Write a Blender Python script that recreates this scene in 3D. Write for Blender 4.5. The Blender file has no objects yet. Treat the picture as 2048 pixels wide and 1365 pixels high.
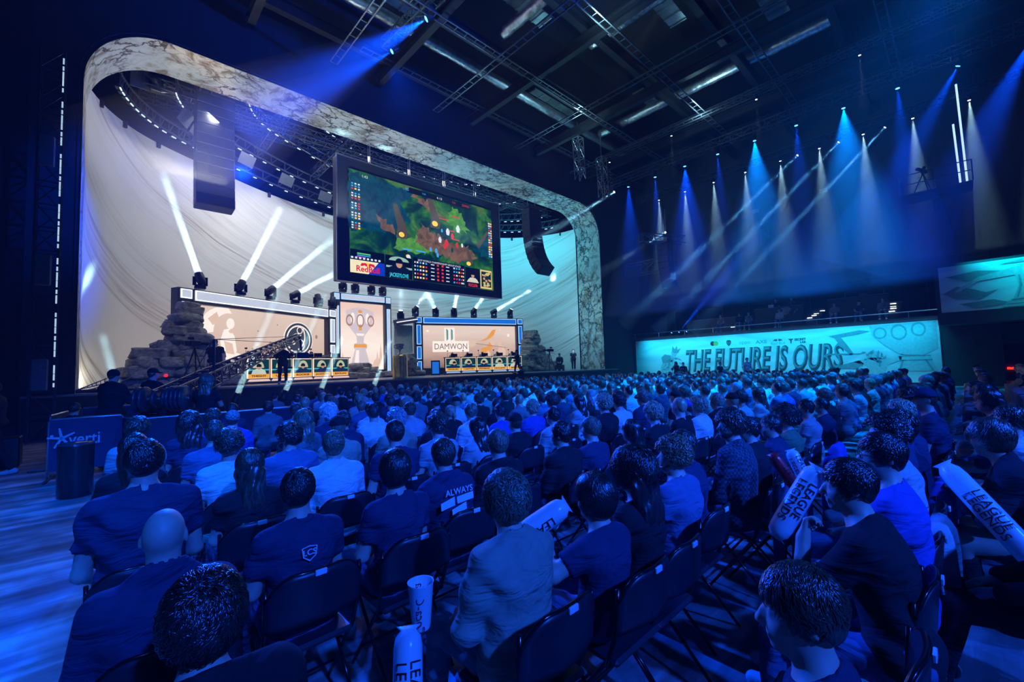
import bpy, math, random, numpy as np
from mathutils import Vector, Matrix, Euler
R = math.radians
rnd = random.Random(7)
C = bpy.context.scene.collection
sc = bpy.context.scene

# ---------------------------------------------------------------- camera, world, exposure, big lights
CAMH = 1.72
YAW, PITCH, ROLL, FPX = R(43.6), R(3.4), R(1.8), 860.0
cd = bpy.data.cameras.new('camera'); cam = bpy.data.objects.new('camera', cd); C.objects.link(cam)
cd.sensor_width = 36.0; cd.lens = 36.0*FPX/2048; cd.clip_start = 0.03; cd.clip_end = 200
_f = Vector((math.sin(YAW)*math.cos(PITCH), math.cos(YAW)*math.cos(PITCH), math.sin(PITCH)))
_r = Vector((math.cos(YAW), -math.sin(YAW), 0)); _u = _r.cross(_f)
_r2 = _r*math.cos(ROLL)-_u*math.sin(ROLL); _u2 = _u*math.cos(ROLL)+_r*math.sin(ROLL)
cam.matrix_world = Matrix(((_r2.x,_u2.x,-_f.x,0),(_r2.y,_u2.y,-_f.y,0),(_r2.z,_u2.z,-_f.z,CAMH),(0,0,0,1)))
sc.camera = cam
w = bpy.data.worlds.new('world'); sc.world = w; w.use_nodes = True
w.node_tree.nodes['Background'].inputs[0].default_value = (0.0, 0.01, 0.08, 1)
w.node_tree.nodes['Background'].inputs[1].default_value = 0.1
vs = sc.view_settings; vs.view_transform = 'Standard'; vs.look = 'None'; vs.gamma = 1; vs.use_curve_mapping = False
vs.exposure = 0.0
cy = sc.cycles
cy.max_bounces = 4; cy.diffuse_bounces = 2; cy.glossy_bounces = 2; cy.transmission_bounces = 2; cy.transparent_max_bounces = 8
cy.volume_bounces = 0; cy.caustics_reflective = False; cy.caustics_refractive = False
cy.sample_clamp_indirect = 4.0; cy.use_adaptive_sampling = True; cy.adaptive_threshold = .07; cy.adaptive_min_samples = 16; cy.use_denoising = True
try: cy.use_light_tree = True
except Exception: pass

def spot(name, loc, target, color, power, ang, blend=0.6, size=0.05, parent=None):
    l = bpy.data.lights.new(name, 'SPOT'); l.color = color; l.energy = power
    l.spot_size = R(ang); l.spot_blend = blend; l.shadow_soft_size = size
    o = bpy.data.objects.new(name, l); C.objects.link(o)
    o.location = loc; d = Vector(target)-Vector(loc); o.rotation_euler = d.to_track_quat('-Z', 'Y').to_euler()
    return o
def area(name, loc, target, color, power, sx, sy, spread=None):
    l = bpy.data.lights.new(name, 'AREA'); l.color = color; l.energy = power
    l.shape = 'RECTANGLE'; l.size = sx; l.size_y = sy; l.spread = R(180 if spread is None else spread)
    o = bpy.data.objects.new(name, l); C.objects.link(o)
    o.location = loc; d = Vector(target)-Vector(loc); o.rotation_euler = d.to_track_quat('-Z', 'Y').to_euler()
    return o
BLUE = (0.0, 0.06, 1.0)
SKYB = (0.0, 0.20, 1.0)
WARM = (1.0, 0.97, 0.90)
TEAL = (0.045, 0.66, 0.88)
HAZE = .0018                                  # density of the thin haze in the whole hall
PB_ = [1]*11; PWH = 1800; PBIG = 14000        # white wall lamps, strong blue lamps (used where each lamp is built)
# washes hung high over and behind the audience
for x, y, tx, ty, c, p, an in ((0.5,-9.5,2.2,4.5,(.008,.09,1),10500,44), (6,-9.5,6.0,5,(.008,.09,1),12000,44), (12,-4,11,6,SKYB,36000,40), (18,-2,14.5,6,SKYB,36000,40), (-2.2,-1,-2.0,6,(0,.12,1),15000,36), (22,0,17,1,BLUE,6000,40), (9,16.5,8,7,BLUE,11000,50), (3.5,17.4,1.5,1.0,BLUE,30000,30)):
    spot('audience_wash', (x, y, 9.0 if y < -9 or y > 17 else 15.0), (tx, ty, 0.8), c, p, an, .8, .25)
for x, y, z, tx, tz, c, p, an in ((7,7,15,2.4,2.6,(.95,1,.95),1500,20), (10,7,15,9.5,2.0,(1,.92,.84),1500,20), (15,7,15,12.5,1.8,(1,.92,.84),1500,20), (22,8,15,24,2.2,(.35,.85,.95),2000,20)):
    spot('stage_front_light', (x, y, z), (tx, 21.5, tz), c, p, an, .7, .15)
spot('proscenium_wash', (14, 3, 13.5), (5, 19, 18.5), BLUE, 16000, 50, 1.0, .3)
area('over_stage_blue', (6, 24, 16.5), (8, 25, 13), (0,.12,1), 350, 8, 3)
area('banner_wash', (31.15, 9.5, 4.3), (31.85, 9.5, 1.2), (0.0, 0.54, 0.95), 430, 17, 0.3, 75)
area('upper_banner_wash', (28.6, -2.5, 6.6), (29.4, -2.8, 4.6), (0.0, 0.60, 0.8), 110, 5, 0.3, 80)
# lamps behind the portal lighting the backdrop cloth and the printed lining
for x, y, tx, ty, tz, c, p in ((4.0,22.5,1.0,26.0,9,WARM,130),(6.5,23.5,5.0,28.0,9,WARM,205),(10,24,10.0,30.0,8,WARM,160),(14.5,24,15.5,30,8,(.6,.95,1),190),(19,23.5,20,29,8,TEAL,240),(22.5,22.5,24.5,27,8,TEAL,250),(24.5,22,27,24,7,TEAL,130)):
    area('backdrop_wash', (x, y, 13.0), (tx, ty, tz), c, p, 2.2, .4)
for x, c in ((.2,(1,.95,.75)),(3.6,(1,.95,.8)),(21.5,TEAL),(25,(.6,.95,.9))):
    area('backdrop_footlight', (x, 23.0 if x > 1 else 21.6, 1.55), (x-.2, 27, 4.5), c, 40, 1.8, .2)
for x, c, p in ((3,(1,.96,.85),150),(9,(.8,.95,1),120),(16,(.35,.8,1),150),(23,(.25,.8,1),190)):
    area('lining_wash', (x, 20.1, 9.4), (x, 20.1, 13.7), c, p, 3.5, .2)
area('lining_wash_side', (24.5, 20.1, 5.5), (27.8, 20.1, 6.5), (.3,.8,1), 90, .3, 6)
area('stage_floor_wash', (12, 21.5, 13.2), (12, 21, 1.3), (1,.85,.75), 260, 10, .4)
# work lights up in the roof steel
for x, y in ((7,13),(14,9),(19,14),(23,9),(12,3)):
    area('roof_work_light', (x, y, 14.6), (x+.5, y, 17.5), (.45,.9,1.0), 90, .5, .5)
# ---------------------------------------------------------------- mesh helpers
def link(o, parent=None):
    C.objects.link(o)
    if parent is not None: o.parent = parent
    return o
class MB:
    """collects faces and links them as ONE mesh object"""
    def __init__(s): s.v = []; s.f = []; s.m = []; s.cur = 0
    def add(s, vs, fs, M=None):
        b = len(s.v)
        if M is not None: vs = [M @ Vector(v) for v in vs]
        s.v += [tuple(v) for v in vs]; s.f += [tuple(b+i for i in f) for f in fs]; s.m += [s.cur]*len(fs)
        return s
    def box(s, c, d, M=None, bev=0.0, rot=None):
        x, y, z = d[0]/2, d[1]/2, d[2]/2
        if bev > 0:
            b = min(bev, x*.99, y*.99, z*.99)
            vs = []; idx = {}
            for sx in (-1, 1):
                for sy in (-1, 1):
                    for sz in (-1, 1):
                        for k in range(3):
                            p = [sx*(x-b), sy*(y-b), sz*(z-b)]; p[k] = (sx*x, sy*y, sz*z)[k]
                            idx[(sx, sy, sz, k)] = len(vs); vs.append(p)
            fs = []
            for k in range(3):
                a, c2 = [(1, 2), (2, 0), (0, 1)][k]
                for sg in (-1, 1):
                    q = []
                    for (u, v2) in ((-1, -1), (1, -1), (1, 1), (-1, 1)):
                        t = [0, 0, 0]; t[k] = sg; t[a] = u; t[c2] = v2; q.append(idx[(t[0], t[1], t[2], k)])
                    fs.append(q if sg > 0 else q[::-1])
            for k in range(3):
                a, c2 = [(1, 2), (2, 0), (0, 1)][k]
                for u in (-1, 1):
                    for v2 in (-1, 1):
                        def I(w, kk):
                            t = [0, 0, 0]; t[k] = w; t[a] = u; t[c2] = v2; return idx[(t[0], t[1], t[2], kk)]
                        q = [I(-1, a), I(1, a), I(1, c2), I(-1, c2)]
                        fs.append(q if u*v2 < 0 else q[::-1])
            for sx in (-1, 1):
                for sy in (-1, 1):
                    for sz in (-1, 1):
                        q = [idx[(sx, sy, sz, k)] for k in range(3)]
                        fs.append(q if sx*sy*sz > 0 else q[::-1])
        else:
            vs = [(-x,-y,-z),(x,-y,-z),(x,y,-z),(-x,y,-z),(-x,-y,z),(x,-y,z),(x,y,z),(-x,y,z)]
            fs = [(0,3,2,1),(4,5,6,7),(0,1,5,4),(1,2,6,5),(2,3,7,6),(3,0,4,7)]
        T = Matrix.Translation(c)
        if rot is not None: T = T @ Euler(rot).to_matrix().to_4x4()
        if M is not None: T = M @ T
        return s.add(vs, fs, T)
    def bar(s, a, b, wx, wy=None, up=(0, 0, 1)):
        a = Vector(a); b = Vector(b); wy = wy or wx; d = b-a
        L = d.length
        if L < 1e-6: return s
        z = d/L; u = Vector(up)
        if abs(z.dot(u)) > .99: u = Vector((1, 0, 0))
        x = u.cross(z).normalized(); y = z.cross(x)
        M = Matrix(((x.x,y.x,z.x,0),(x.y,y.y,z.y,0),(x.z,y.z,z.z,0),(0,0,0,1))); M.translation = (a+b)/2
        return s.box((0,0,0), (wx, wy, L), M)
    def tube(s, pts, r, n=8, cap=True, closed=False):
        pts = [Vector(p) for p in pts]; N = len(pts)
        rs = r if isinstance(r, (list, tuple)) else [r]*N
        vs = []; prev = None
        for i, p in enumerate(pts):
            if closed: t = (pts[(i+1) % N]-pts[i-1])
            else: t = pts[min(i+1, N-1)]-pts[max(i-1, 0)]
            t = t.normalized() if t.length > 1e-9 else Vector((0,0,1))
            if prev is None:
                u = Vector((0,0,1)) if abs(t.z) < .9 else Vector((1,0,0))
                x = u.cross(t).normalized()
            else:
                x = (prev-t*prev.dot(t)).normalized()
            prev = x; y = t.cross(x)
            for k in range(n):
                a = 2*math.pi*k/n; vs.append(p+(x*math.cos(a)+y*math.sin(a))*rs[i])
        fs = []
        for i in range(N if closed else N-1):
            j = (i+1) % N
            for k in range(n):
                k2 = (k+1) % n; fs.append((i*n+k, i*n+k2, j*n+k2, j*n+k))
        if cap and not closed:
            fs.append(tuple(range(n))[::-1]); fs.append(tuple((N-1)*n+k for k in range(n)))
        return s.add(vs, fs)
    def lathe(s, prof, n=24, M=None, cap=True, sx=1, sy=1):
        vs = []; fs = []; m = len(prof)
        for (r, z) in prof:
            for k in range(n):
                a = 2*math.pi*k/n; vs.append((r*math.cos(a)*sx, r*math.sin(a)*sy, z))
        for i in range(m-1):
            for k in range(n):
                k2 = (k+1) % n; fs.append((i*n+k, i*n+k2, (i+1)*n+k2, (i+1)*n+k))
        if cap:
            fs.append(tuple(range(n))[::-1]); fs.append(tuple((m-1)*n+k for k in range(n)))
        return s.add(vs, fs, M)
    def prism(s, poly, z0, z1, M=None):
        n = len(poly)
        vs = [(p[0], p[1], z0) for p in poly]+[(p[0], p[1], z1) for p in poly]
        fs = [tuple(range(n))[::-1], tuple(range(n, 2*n))]+[(i, (i+1) % n, n+(i+1) % n, n+i) for i in range(n)]
        return s.add(vs, fs, M)
    def grid(s, fn, nu, nv):
        vs = [fn(i/nu, j/nv) for j in range(nv+1) for i in range(nu+1)]
        fs = [(j*(nu+1)+i, j*(nu+1)+i+1, (j+1)*(nu+1)+i+1, (j+1)*(nu+1)+i) for j in range(nv) for i in range(nu)]
        return s.add(vs, fs)
    def rock(s, c, d, seed, M=None):
        rr = random.Random(seed); n, m = 22, 11
        ph = [rr.uniform(0, 6.3) for _ in range(8)]
        vs = []; fs = []
        for j in range(m+1):
            b = -math.pi/2+math.pi*j/m
            for i in range(n):
                a = 2*math.pi*i/n
                e = .42
                ca, sa, cb, sb = math.cos(a), math.sin(a), math.cos(b), math.sin(b)
                P = lambda q, e: math.copysign(abs(q)**e, q)
                k = 1+.07*math.sin(3*a+ph[0])+.06*math.sin(5*a+ph[1]+3*b)+.05*math.sin(4*b+ph[2]+a)+.03*math.sin(9*a+7*b+ph[5])
                vs.append((c[0]+d[0]/2*P(ca, e)*P(cb, .28)*k, c[1]+d[1]/2*P(sa, e)*P(cb, .28)*k, c[2]+d[2]/2*P(sb, .5)*(1+.10*math.sin(2*a+ph[3])+.06*math.sin(3*a+ph[4]))))
        for j in range(m):
            for i in range(n):
                i2 = (i+1) % n; fs.append((j*n+i, j*n+i2, (j+1)*n+i2, (j+1)*n+i))
        fs.append(tuple(range(n))[::-1]); fs.append(tuple(m*n+i for i in range(n)))
        return s.add(vs, fs, M)
    def mesh(s, name, mats, smooth=False):
        me = bpy.data.meshes.new(name); me.from_pydata(s.v, [], s.f); me.update()
        if not isinstance(mats, (list, tuple)): mats = [mats]
        for m in mats: me.materials.append(m)
        if len(mats) > 1: me.polygons.foreach_set('material_index', s.m)
        if smooth: me.polygons.foreach_set('use_smooth', [True]*len(me.polygons))
        return me
    def build(s, name, mats, parent=None, smooth=False, loc=None, rot=None):
        o = bpy.data.objects.new(name, s.mesh(name, mats, smooth))
        if loc is not None: o.location = loc
        if rot is not None: o.rotation_euler = rot
        return link(o, parent)
def tag(o, label, cat, group=None, kind=None):
    o['label'] = label; o['category'] = cat
    if group: o['group'] = group
    if kind: o['kind'] = kind
    return o
def thing(name, label, cat, loc=(0,0,0), rz=0, group=None):
    o = bpy.data.objects.new(name, None); C.objects.link(o); o.location = loc; o.rotation_euler = (0,0,rz)
    o.empty_display_size = .1
    return tag(o, label, cat, group)
def struct(o): o['kind'] = 'structure'; return o
def copy_tree(o, parent=None):
    c = o.copy(); C.objects.link(c)
    if parent is not None: c.parent = parent; c.matrix_parent_inverse = Matrix()
    for ch in list(KIDS.get(o.name, o.children)): copy_tree(ch, c)
    return c
ORD = ['','first','second','third','fourth','fifth','sixth','seventh','eighth','ninth','tenth','eleventh','twelfth','thirteenth','fourteenth','fifteenth','sixteenth','seventeenth','eighteenth','nineteenth','twentieth']
def ordn(n):
    if n <= 20: return ORD[n]
    return {2:'twenty',3:'thirty',4:'forty'}[n//10]+'-'+ORD[n % 10] if n % 10 else {2:'twentieth',3:'thirtieth',4:'fortieth'}[n//10]
KIDS = {}
_fonts = {}
def text_mesh(txt, size, mat, name, parent=None, loc=(0,0,0), M=None, ext=0.0, shear=0.0, bold=0.0, width=None, align='CENTER', space=1.0):
    """flat lettering in its own mesh; lies in local XY (x right, y up), centred"""
    cu = bpy.data.curves.new(name, 'FONT'); cu.body = txt; cu.size = size; cu.align_x = align; cu.align_y = 'CENTER'
    cu.extrude = ext; cu.shear = shear; cu.offset = bold; cu.resolution_u = 3; cu.space_character = space
    to = bpy.data.objects.new(name, cu); C.objects.link(to)
    dg = bpy.context.evaluated_depsgraph_get()
    me = bpy.data.meshes.new_from_object(to.evaluated_get(dg))
    bpy.data.objects.remove(to)
    if width is not None and len(me.vertices):
        xs = [v.co.x for v in me.vertices]; k = width/max(1e-6, max(xs)-min(xs))
        for v in me.vertices: v.co.x *= k
    me.materials.clear(); me.materials.append(mat); me.name = name
    o = bpy.data.objects.new(name, me); link(o, parent)
    if M is not None: o.matrix_local = M
    else: o.location = loc
    return o
def plane_M(origin, xdir, ydir=(0,0,1)):
    x = Vector(xdir).normalized(); y = Vector(ydir).normalized(); z = x.cross(y)
    M = Matrix(((x.x,y.x,z.x,0),(x.y,y.y,z.y,0),(x.z,y.z,z.z,0),(0,0,0,1))); M.translation = Vector(origin); return M
# ---------------------------------------------------------------- materials
MATS = {}
def nt(name):
    m = bpy.data.materials.new(name); m.use_nodes = True; t = m.node_tree
    return m, t, t.nodes['Principled BSDF']
def noise(t, scale, detail=3, rough=.5, vec=None, dist=0.0):
    n = t.nodes.new('ShaderNodeTexNoise'); n.inputs['Scale'].default_value = scale; n.inputs['Detail'].default_value = detail
    n.inputs['Roughness'].default_value = rough; n.inputs['Distortion'].default_value = dist
    if vec is not None: t.links.new(vec, n.inputs['Vector'])
    return n
def coord(t, scale=(1,1,1), kind='Object', rot=(0,0,0)):
    c = t.nodes.new('ShaderNodeTexCoord'); mp = t.nodes.new('ShaderNodeMapping')
    mp.inputs['Scale'].default_value = scale; mp.inputs['Rotation'].default_value = rot
    t.links.new(c.outputs[kind], mp.inputs[0]); return mp.outputs[0]
def ramp(t, fac, stops):
    r = t.nodes.new('ShaderNodeValToRGB'); e = r.color_ramp.elements
    while len(e) > 1: e.remove(e[0])
    e[0].position = stops[0][0]; e[0].color = (*stops[0][1], 1)
    for p, c in stops[1:]:
        q = e.new(p); q.color = (*c, 1)
    t.links.new(fac, r.inputs[0]); return r.outputs[0]
def mat(name, col, rough=.6, metal=0.0, var=.15, scale=8, bump=0.0, spec=.5, emit=None, estr=0.0, stretch=(1,1,1)):
    if name in MATS: return MATS[name]
    m, t, b = nt(name)
    n = noise(t, scale, 3, .6, coord(t, stretch))
    lo = tuple(c*(1-var) for c in col); hi = tuple(min(1, c*(1+var)) for c in col)
    t.links.new(ramp(t, n.outputs[0], [(.3, lo), (.7, hi)]), b.inputs['Base Color'])
    b.inputs['Roughness'].default_value = rough; b.inputs['Metallic'].default_value = metal
    b.inputs['Specular IOR Level'].default_value = spec
    if bump > 0:
        bp = t.nodes.new('ShaderNodeBump'); bp.inputs['Strength'].default_value = bump; bp.inputs['Distance'].default_value = .02
        t.links.new(n.outputs[0], bp.inputs['Height']); t.links.new(bp.outputs[0], b.inputs['Normal'])
    if emit:
        b.inputs['Emission Color'].default_value = (*emit, 1); b.inputs['Emission Strength'].default_value = estr
    MATS[name] = m; return m
def glow(name, col, strength):
    """a lit screen, lamp or LED strip with a faint pixel structure"""
    if name in MATS: return MATS[name]
    m, t, b = nt(name)
    n = noise(t, 3, 2, .5, coord(t))
    c = ramp(t, n.outputs[0], [(.3, tuple(x*.93 for x in col)), (.7, col)])
    t.links.new(c, b.inputs['Emission Color']); b.inputs['Emission Strength'].default_value = strength
    b.inputs['Base Color'].default_value = (.02,.02,.02,1); b.inputs['Roughness'].default_value = .4
    MATS[name] = m; return m
BLACK = mat('black_cloth', (.012,.013,.018), .9)
BLKM = mat('black_metal', (.02,.02,.024), .4, .3)
DARKM = mat('dark_steel', (.10,.11,.13), .35, .7, .3)
STEEL = mat('aluminium', (.55,.57,.6), .3, .9)
WHITE = mat('white_plastic', (.75,.76,.78), .4)
CHB = mat('chair_black_metal', (.012,.012,.015), .16, .2); CHP = mat('chair_pad', (.02,.02,.03), .38); PLATE = mat('number_plate', (.75,.77,.8), .25)
# ---------------------------------------------------------------- the hall shell
WX, SY, PY, PB = 32.0, 18.5, 19.0, 21.2     # right wall, stage edge, portal front and back
PX0, PX1, PZ, PR, SZ = -0.62, 27.8, 13.75, 2.3, 1.3
def concrete(name, c0, c1, rough, scale=(.5,.5,.5), bump=.1):
    m, t, b = nt(name)
    n = noise(t, 3, 6, .6, coord(t, scale)); n2 = noise(t, 40, 2, .5, coord(t))
    t.links.new(ramp(t, n.outputs[0], [(.35, c0), (.65, c1)]), b.inputs['Base Color'])
    b.inputs['Roughness'].default_value = rough
    bp = t.nodes.new('ShaderNodeBump'); bp.inputs['Strength'].default_value = bump; bp.inputs['Distance'].default_value = .01
    t.links.new(n2.outputs[0], bp.inputs['Height']); t.links.new(bp.outputs[0], b.inputs['Normal'])
    return m
m, t, b = nt('hall_floor')    # polished hall floor with long streaks of light painted into its colour
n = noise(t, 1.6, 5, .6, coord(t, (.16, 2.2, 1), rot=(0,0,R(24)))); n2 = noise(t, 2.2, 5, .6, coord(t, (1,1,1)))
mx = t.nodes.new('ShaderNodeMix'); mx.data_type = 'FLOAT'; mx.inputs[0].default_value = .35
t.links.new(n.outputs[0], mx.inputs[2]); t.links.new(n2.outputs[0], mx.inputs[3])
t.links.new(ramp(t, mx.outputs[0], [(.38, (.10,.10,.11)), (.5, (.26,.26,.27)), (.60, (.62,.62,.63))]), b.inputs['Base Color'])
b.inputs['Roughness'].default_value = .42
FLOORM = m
WALLM = mat('dark_wall_paint', (.035,.037,.045), .8, var=.25, scale=1.5)
CEILM = mat('black_ceiling', (.010,.010,.012), .9)
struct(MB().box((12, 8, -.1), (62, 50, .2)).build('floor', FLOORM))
struct(MB().box((12, 8, 22.1), (62, 50, .2)).build('ceiling', CEILM))
struct(MB().box((-9.1, 8, 11), (.2, 50, 22)).build('wall_left', CEILM))
struct(MB().box((12, 33.1, 11), (62, .2, 22)).build('wall_stage', CEILM))
struct(MB().box((12, -12.1, 11), (62, .2, 22)).build('wall_rear', CEILM))
struct(MB().box((43.1, 8, 11), (.2, 50, 22)).build('wall_far_side', CEILM))
# right-hand wall: balcony front below, recessed gallery, high wall above
wr = MB(); wr.box((WX+.15, 8.85, 1.75), (.3, 20.3, 3.5)); struct(wr.build('wall_right', WALLM))
struct(MB().box((WX+3.2, 8.85, 3.6), (6.4, 20.3, .25)).build('trim_1', mat('balcony_slab', (.10,.10,.11), .7)))
bw = MB(); bw.box((WX+6.3, 9, 5.2), (.25, 20.6, 3.4)); struct(bw.build('wall_gallery', WALLM))
m, t, b = nt('ribbed_wall')
wv = t.nodes.new('ShaderNodeTexWave'); wv.bands_direction = 'Z'; wv.inputs['Scale'].default_value = 3; wv.inputs['Distortion'].default_value = .3
t.links.new(coord(t), wv.inputs['Vector'])
t.links.new(ramp(t, wv.outputs[0], [(.3, (.028,.028,.035)), (.7, (.045,.045,.052))]), b.inputs['Base Color']); b.inputs['Roughness'].default_value = .75
RIBM = m
up = MB(); up.box((WX+1.6, 6, 12.6), (.3, 30, 12.5)); struct(up.build('wall_upper', RIBM))
struct(MB().box((WX+3.9, 6, 6.35), (4.9, 30, .2)).build('ceiling_gallery', CEILM))
# vertical panel joints on the gallery wall
for i in range(9):
    struct(MB().box((WX+6.14, 18.2-i*2.1, 5.2), (.06, .07, 3.3)).build('trim_2', mat('panel_joint', (.09,.09,.11), .5)))
# black wall with the rounded opening round the stage
def rr_path(x0, x1, z0, z1, r, n=14):
    p = [(x0, z0)]
    for i in range(n+1):
        a = math.pi-math.pi/2*i/n; p.append((x0+r+r*math.cos(a), z1-r+r*math.sin(a)))
    for i in range(n+1):
        a = math.pi/2-math.pi/2*i/n; p.append((x1-r+r*math.cos(a), z1-r+r*math.sin(a)))
    p.append((x1, z0)); return p
path = rr_path(PX0, PX1, 0.0, PZ, PR)
def opening(y, name, m):
    mb = MB(); pts = path; W0, W1, T = -9.0, 43.0, 22.0
    out = []
    for (x, z) in pts:
        # spread outward onto the outer rectangle
        if z < .01: out.append((W0 if x < 10 else W1, 0))
        elif x < PX0+PR*.7 and z < PZ-PR*.3: out.append((W0, z))
        elif x > PX1-PR*.7 and z < PZ-PR*.3: out.append((W1, z))
        else: out.append((x, T))
    n = len(pts)
    vs = [(x, y, z) for x, z in pts]+[(x, y, z) for x, z in out]
    fs = [(i, i+1, n+i+1, n+i) for i in range(n-1)]
    vs2 = [(x, y+.12, z) for x, y_, z in vs]
    mb.add(vs, fs); mb.add(vs2, [f[::-1] for f in fs])
    return struct(mb.build(name, m))
opening(PY+.02, 'wall_proscenium', mat('proscenium_black', (.022,.023,.03), .85, var=.2, scale=2))
# printed fabric lining of the opening
m, t, b = nt('printed_sand_fabric')
co = coord(t, (1,1,1))
warp = noise(t, .55, 4, .6, co)
wv = t.nodes.new('ShaderNodeTexWave'); wv.wave_type = 'BANDS'; wv.bands_direction = 'DIAGONAL'; wv.inputs['Scale'].default_value = .33
wv.inputs['Distortion'].default_value = 14; wv.inputs['Detail'].default_value = 5; wv.inputs['Detail Scale'].default_value = 1.4; wv.inputs['Detail Roughness'].default_value = .7
t.links.new(co, wv.inputs['Vector'])
lines = ramp(t, wv.outputs[0], [(.0, (.06,.05,.05)), (.06, (.20,.17,.15)), (.16, (.50,.45,.38)), (.5, (.62,.57,.48)), (.85, (.68,.63,.54)), (1, (.36,.33,.30))])
mask = noise(t, .28, 4, .6, coord(t, (1,1,1)))
mk = ramp(t, mask.outputs[0], [(.45, (0,0,0)), (.60, (1,1,1))])
blot = noise(t, 1.1, 8, .72, coord(t), 1.0)
bl = ramp(t, blot.outputs[0], [(.30, (.05,.05,.07)), (.42, (.34,.24,.15)), (.50, (.60,.55,.46)), (.62, (.70,.66,.57))])
mix = t.nodes.new('ShaderNodeMix'); mix.data_type = 'RGBA'; t.links.new(mk, mix.inputs[0]); t.links.new(lines, mix.inputs[7]); t.links.new(bl, mix.inputs[6])
vo = t.nodes.new('ShaderNodeTexVoronoi'); vo.feature = 'DISTANCE_TO_EDGE'; vo.inputs['Scale'].default_value = 1.15
wn = noise(t, 1.3, 4, .6, coord(t)); va = t.nodes.new('ShaderNodeVectorMath'); va.operation = 'MULTIPLY_ADD'; t.links.new(wn.outputs[1], va.inputs[0]); va.inputs[1].default_value = (1.6,1.6,1.6); t.links.new(coord(t, (.8,1.5,.8)), va.inputs[2]); t.links.new(va.outputs[0], vo.inputs['Vector'])
ink = ramp(t, vo.outputs['Distance'], [(.0, (.06,.05,.06)), (.035, (.25,.22,.20)), (.07, (1,1,1))])
mk2 = ramp(t, noise(t, .35, 3, .5, coord(t)).outputs[0], [(.42, (1,1,1)), (.52, (0,0,0))])
m3 = t.nodes.new('ShaderNodeMix'); m3.data_type = 'RGBA'; t.links.new(mk2, m3.inputs[0]); t.links.new(ink, m3.inputs[6]); m3.inputs[7].default_value = (1,1,1,1)
m4 = t.nodes.new('ShaderNodeMix'); m4.data_type = 'RGBA'; m4.blend_type = 'MULTIPLY'; m4.inputs[0].default_value = 1; t.links.new(mix.outputs[2], m4.inputs[6]); t.links.new(m3.outputs[2], m4.inputs[7])
blue = ramp(t, noise(t, .22, 3, .6, coord(t)).outputs[0], [(.45, (1,1,1)), (.56, (.62,.74,.86))])
m5 = t.nodes.new('ShaderNodeMix'); m5.data_type = 'RGBA'; m5.blend_type = 'MULTIPLY'; m5.inputs[0].default_value = 1; t.links.new(m4.outputs[2], m5.inputs[6]); t.links.new(blue, m5.inputs[7])
t.links.new(m5.outputs[2], b.inputs['Base Color']); b.inputs['Roughness'].default_value = .8
PRINT = m
mb = MB(); p2 = rr_path(PX0, PX1, SZ-.05, PZ, PR, 20); n = len(p2)
for th, flip in ((0, 0), (.1, 1)):
    vs = [(x+(th if x > 14 else -th), PY, z+(th if z > PZ-PR else 0)) for x, z in p2]+[(x+(th if x > 14 else -th), PB, z+(th if z > PZ-PR else 0)) for x, z in p2]
    mb.add(vs, [((i, i+1, n+i+1, n+i) if flip else (n+i, n+i+1, i+1, i)) for i in range(n-1)])
po = mb.build('stage_portal', PRINT, smooth=True)
tag(po, 'rounded stage portal lined with printed sand-coloured fabric', 'portal')
# cyclorama
CY = [(-.62,21.3),(-.5,22.4),(.15,23.9),(1.3,25.3),(3.4,26.7),(7.2,28.8),(11.4,30.2),(15,30.1),(18.6,29.0),(22.2,28.0),(24.8,26.7),(26.6,24.9),(27.6,22.8),(27.8,21.3)]
def catmull(P, k=8):
    out = []
    for i in range(len(P)-1):
        p0, p1, p2_, p3 = P[max(i-1,0)], P[i], P[i+1], P[min(i+2,len(P)-1)]
        for j in range(k):
            u = j/k
            out.append(tuple(.5*((2*b_)+(-a+c)*u+(2*a-5*b_+4*c-d)*u*u+(-a+3*b_-3*c+d)*u**3) for a,b_,c,d in zip(p0,p1,p2_,p3)))
    out.append(P[-1]); return out
cyp = catmull(CY)
arc = [0]
for i in range(1, len(cyp)): arc.append(arc[-1]+math.dist(cyp[i], cyp[i-1]))
m, t, b = nt('swirled_sand_backdrop')
uv = t.nodes.new('ShaderNodeUVMap'); uv.uv_map = 'wrap'
mp = t.nodes.new('ShaderNodeMapping'); mp.inputs['Scale'].default_value = (1,1,1); t.links.new(uv.outputs[0], mp.inputs[0])
# broad sweeping dune lines: noise stretched along a curved flow
sep = t.nodes.new('ShaderNodeSeparateXYZ'); t.links.new(mp.outputs[0], sep.inputs[0])
def mth(op, a, b_=None, c_=None):
    n_ = t.nodes.new('ShaderNodeMath'); n_.operation = op
    for k, q in enumerate((a, b_, c_)):
        if q is None: continue
        if isinstance(q, (int, float)): n_.inputs[k].default_value = q
        else: t.links.new(q, n_.inputs[k])
    return n_.outputs[0]
u_, v_ = sep.outputs[0], sep.outputs[1]      # metres along the cloth and up
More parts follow.
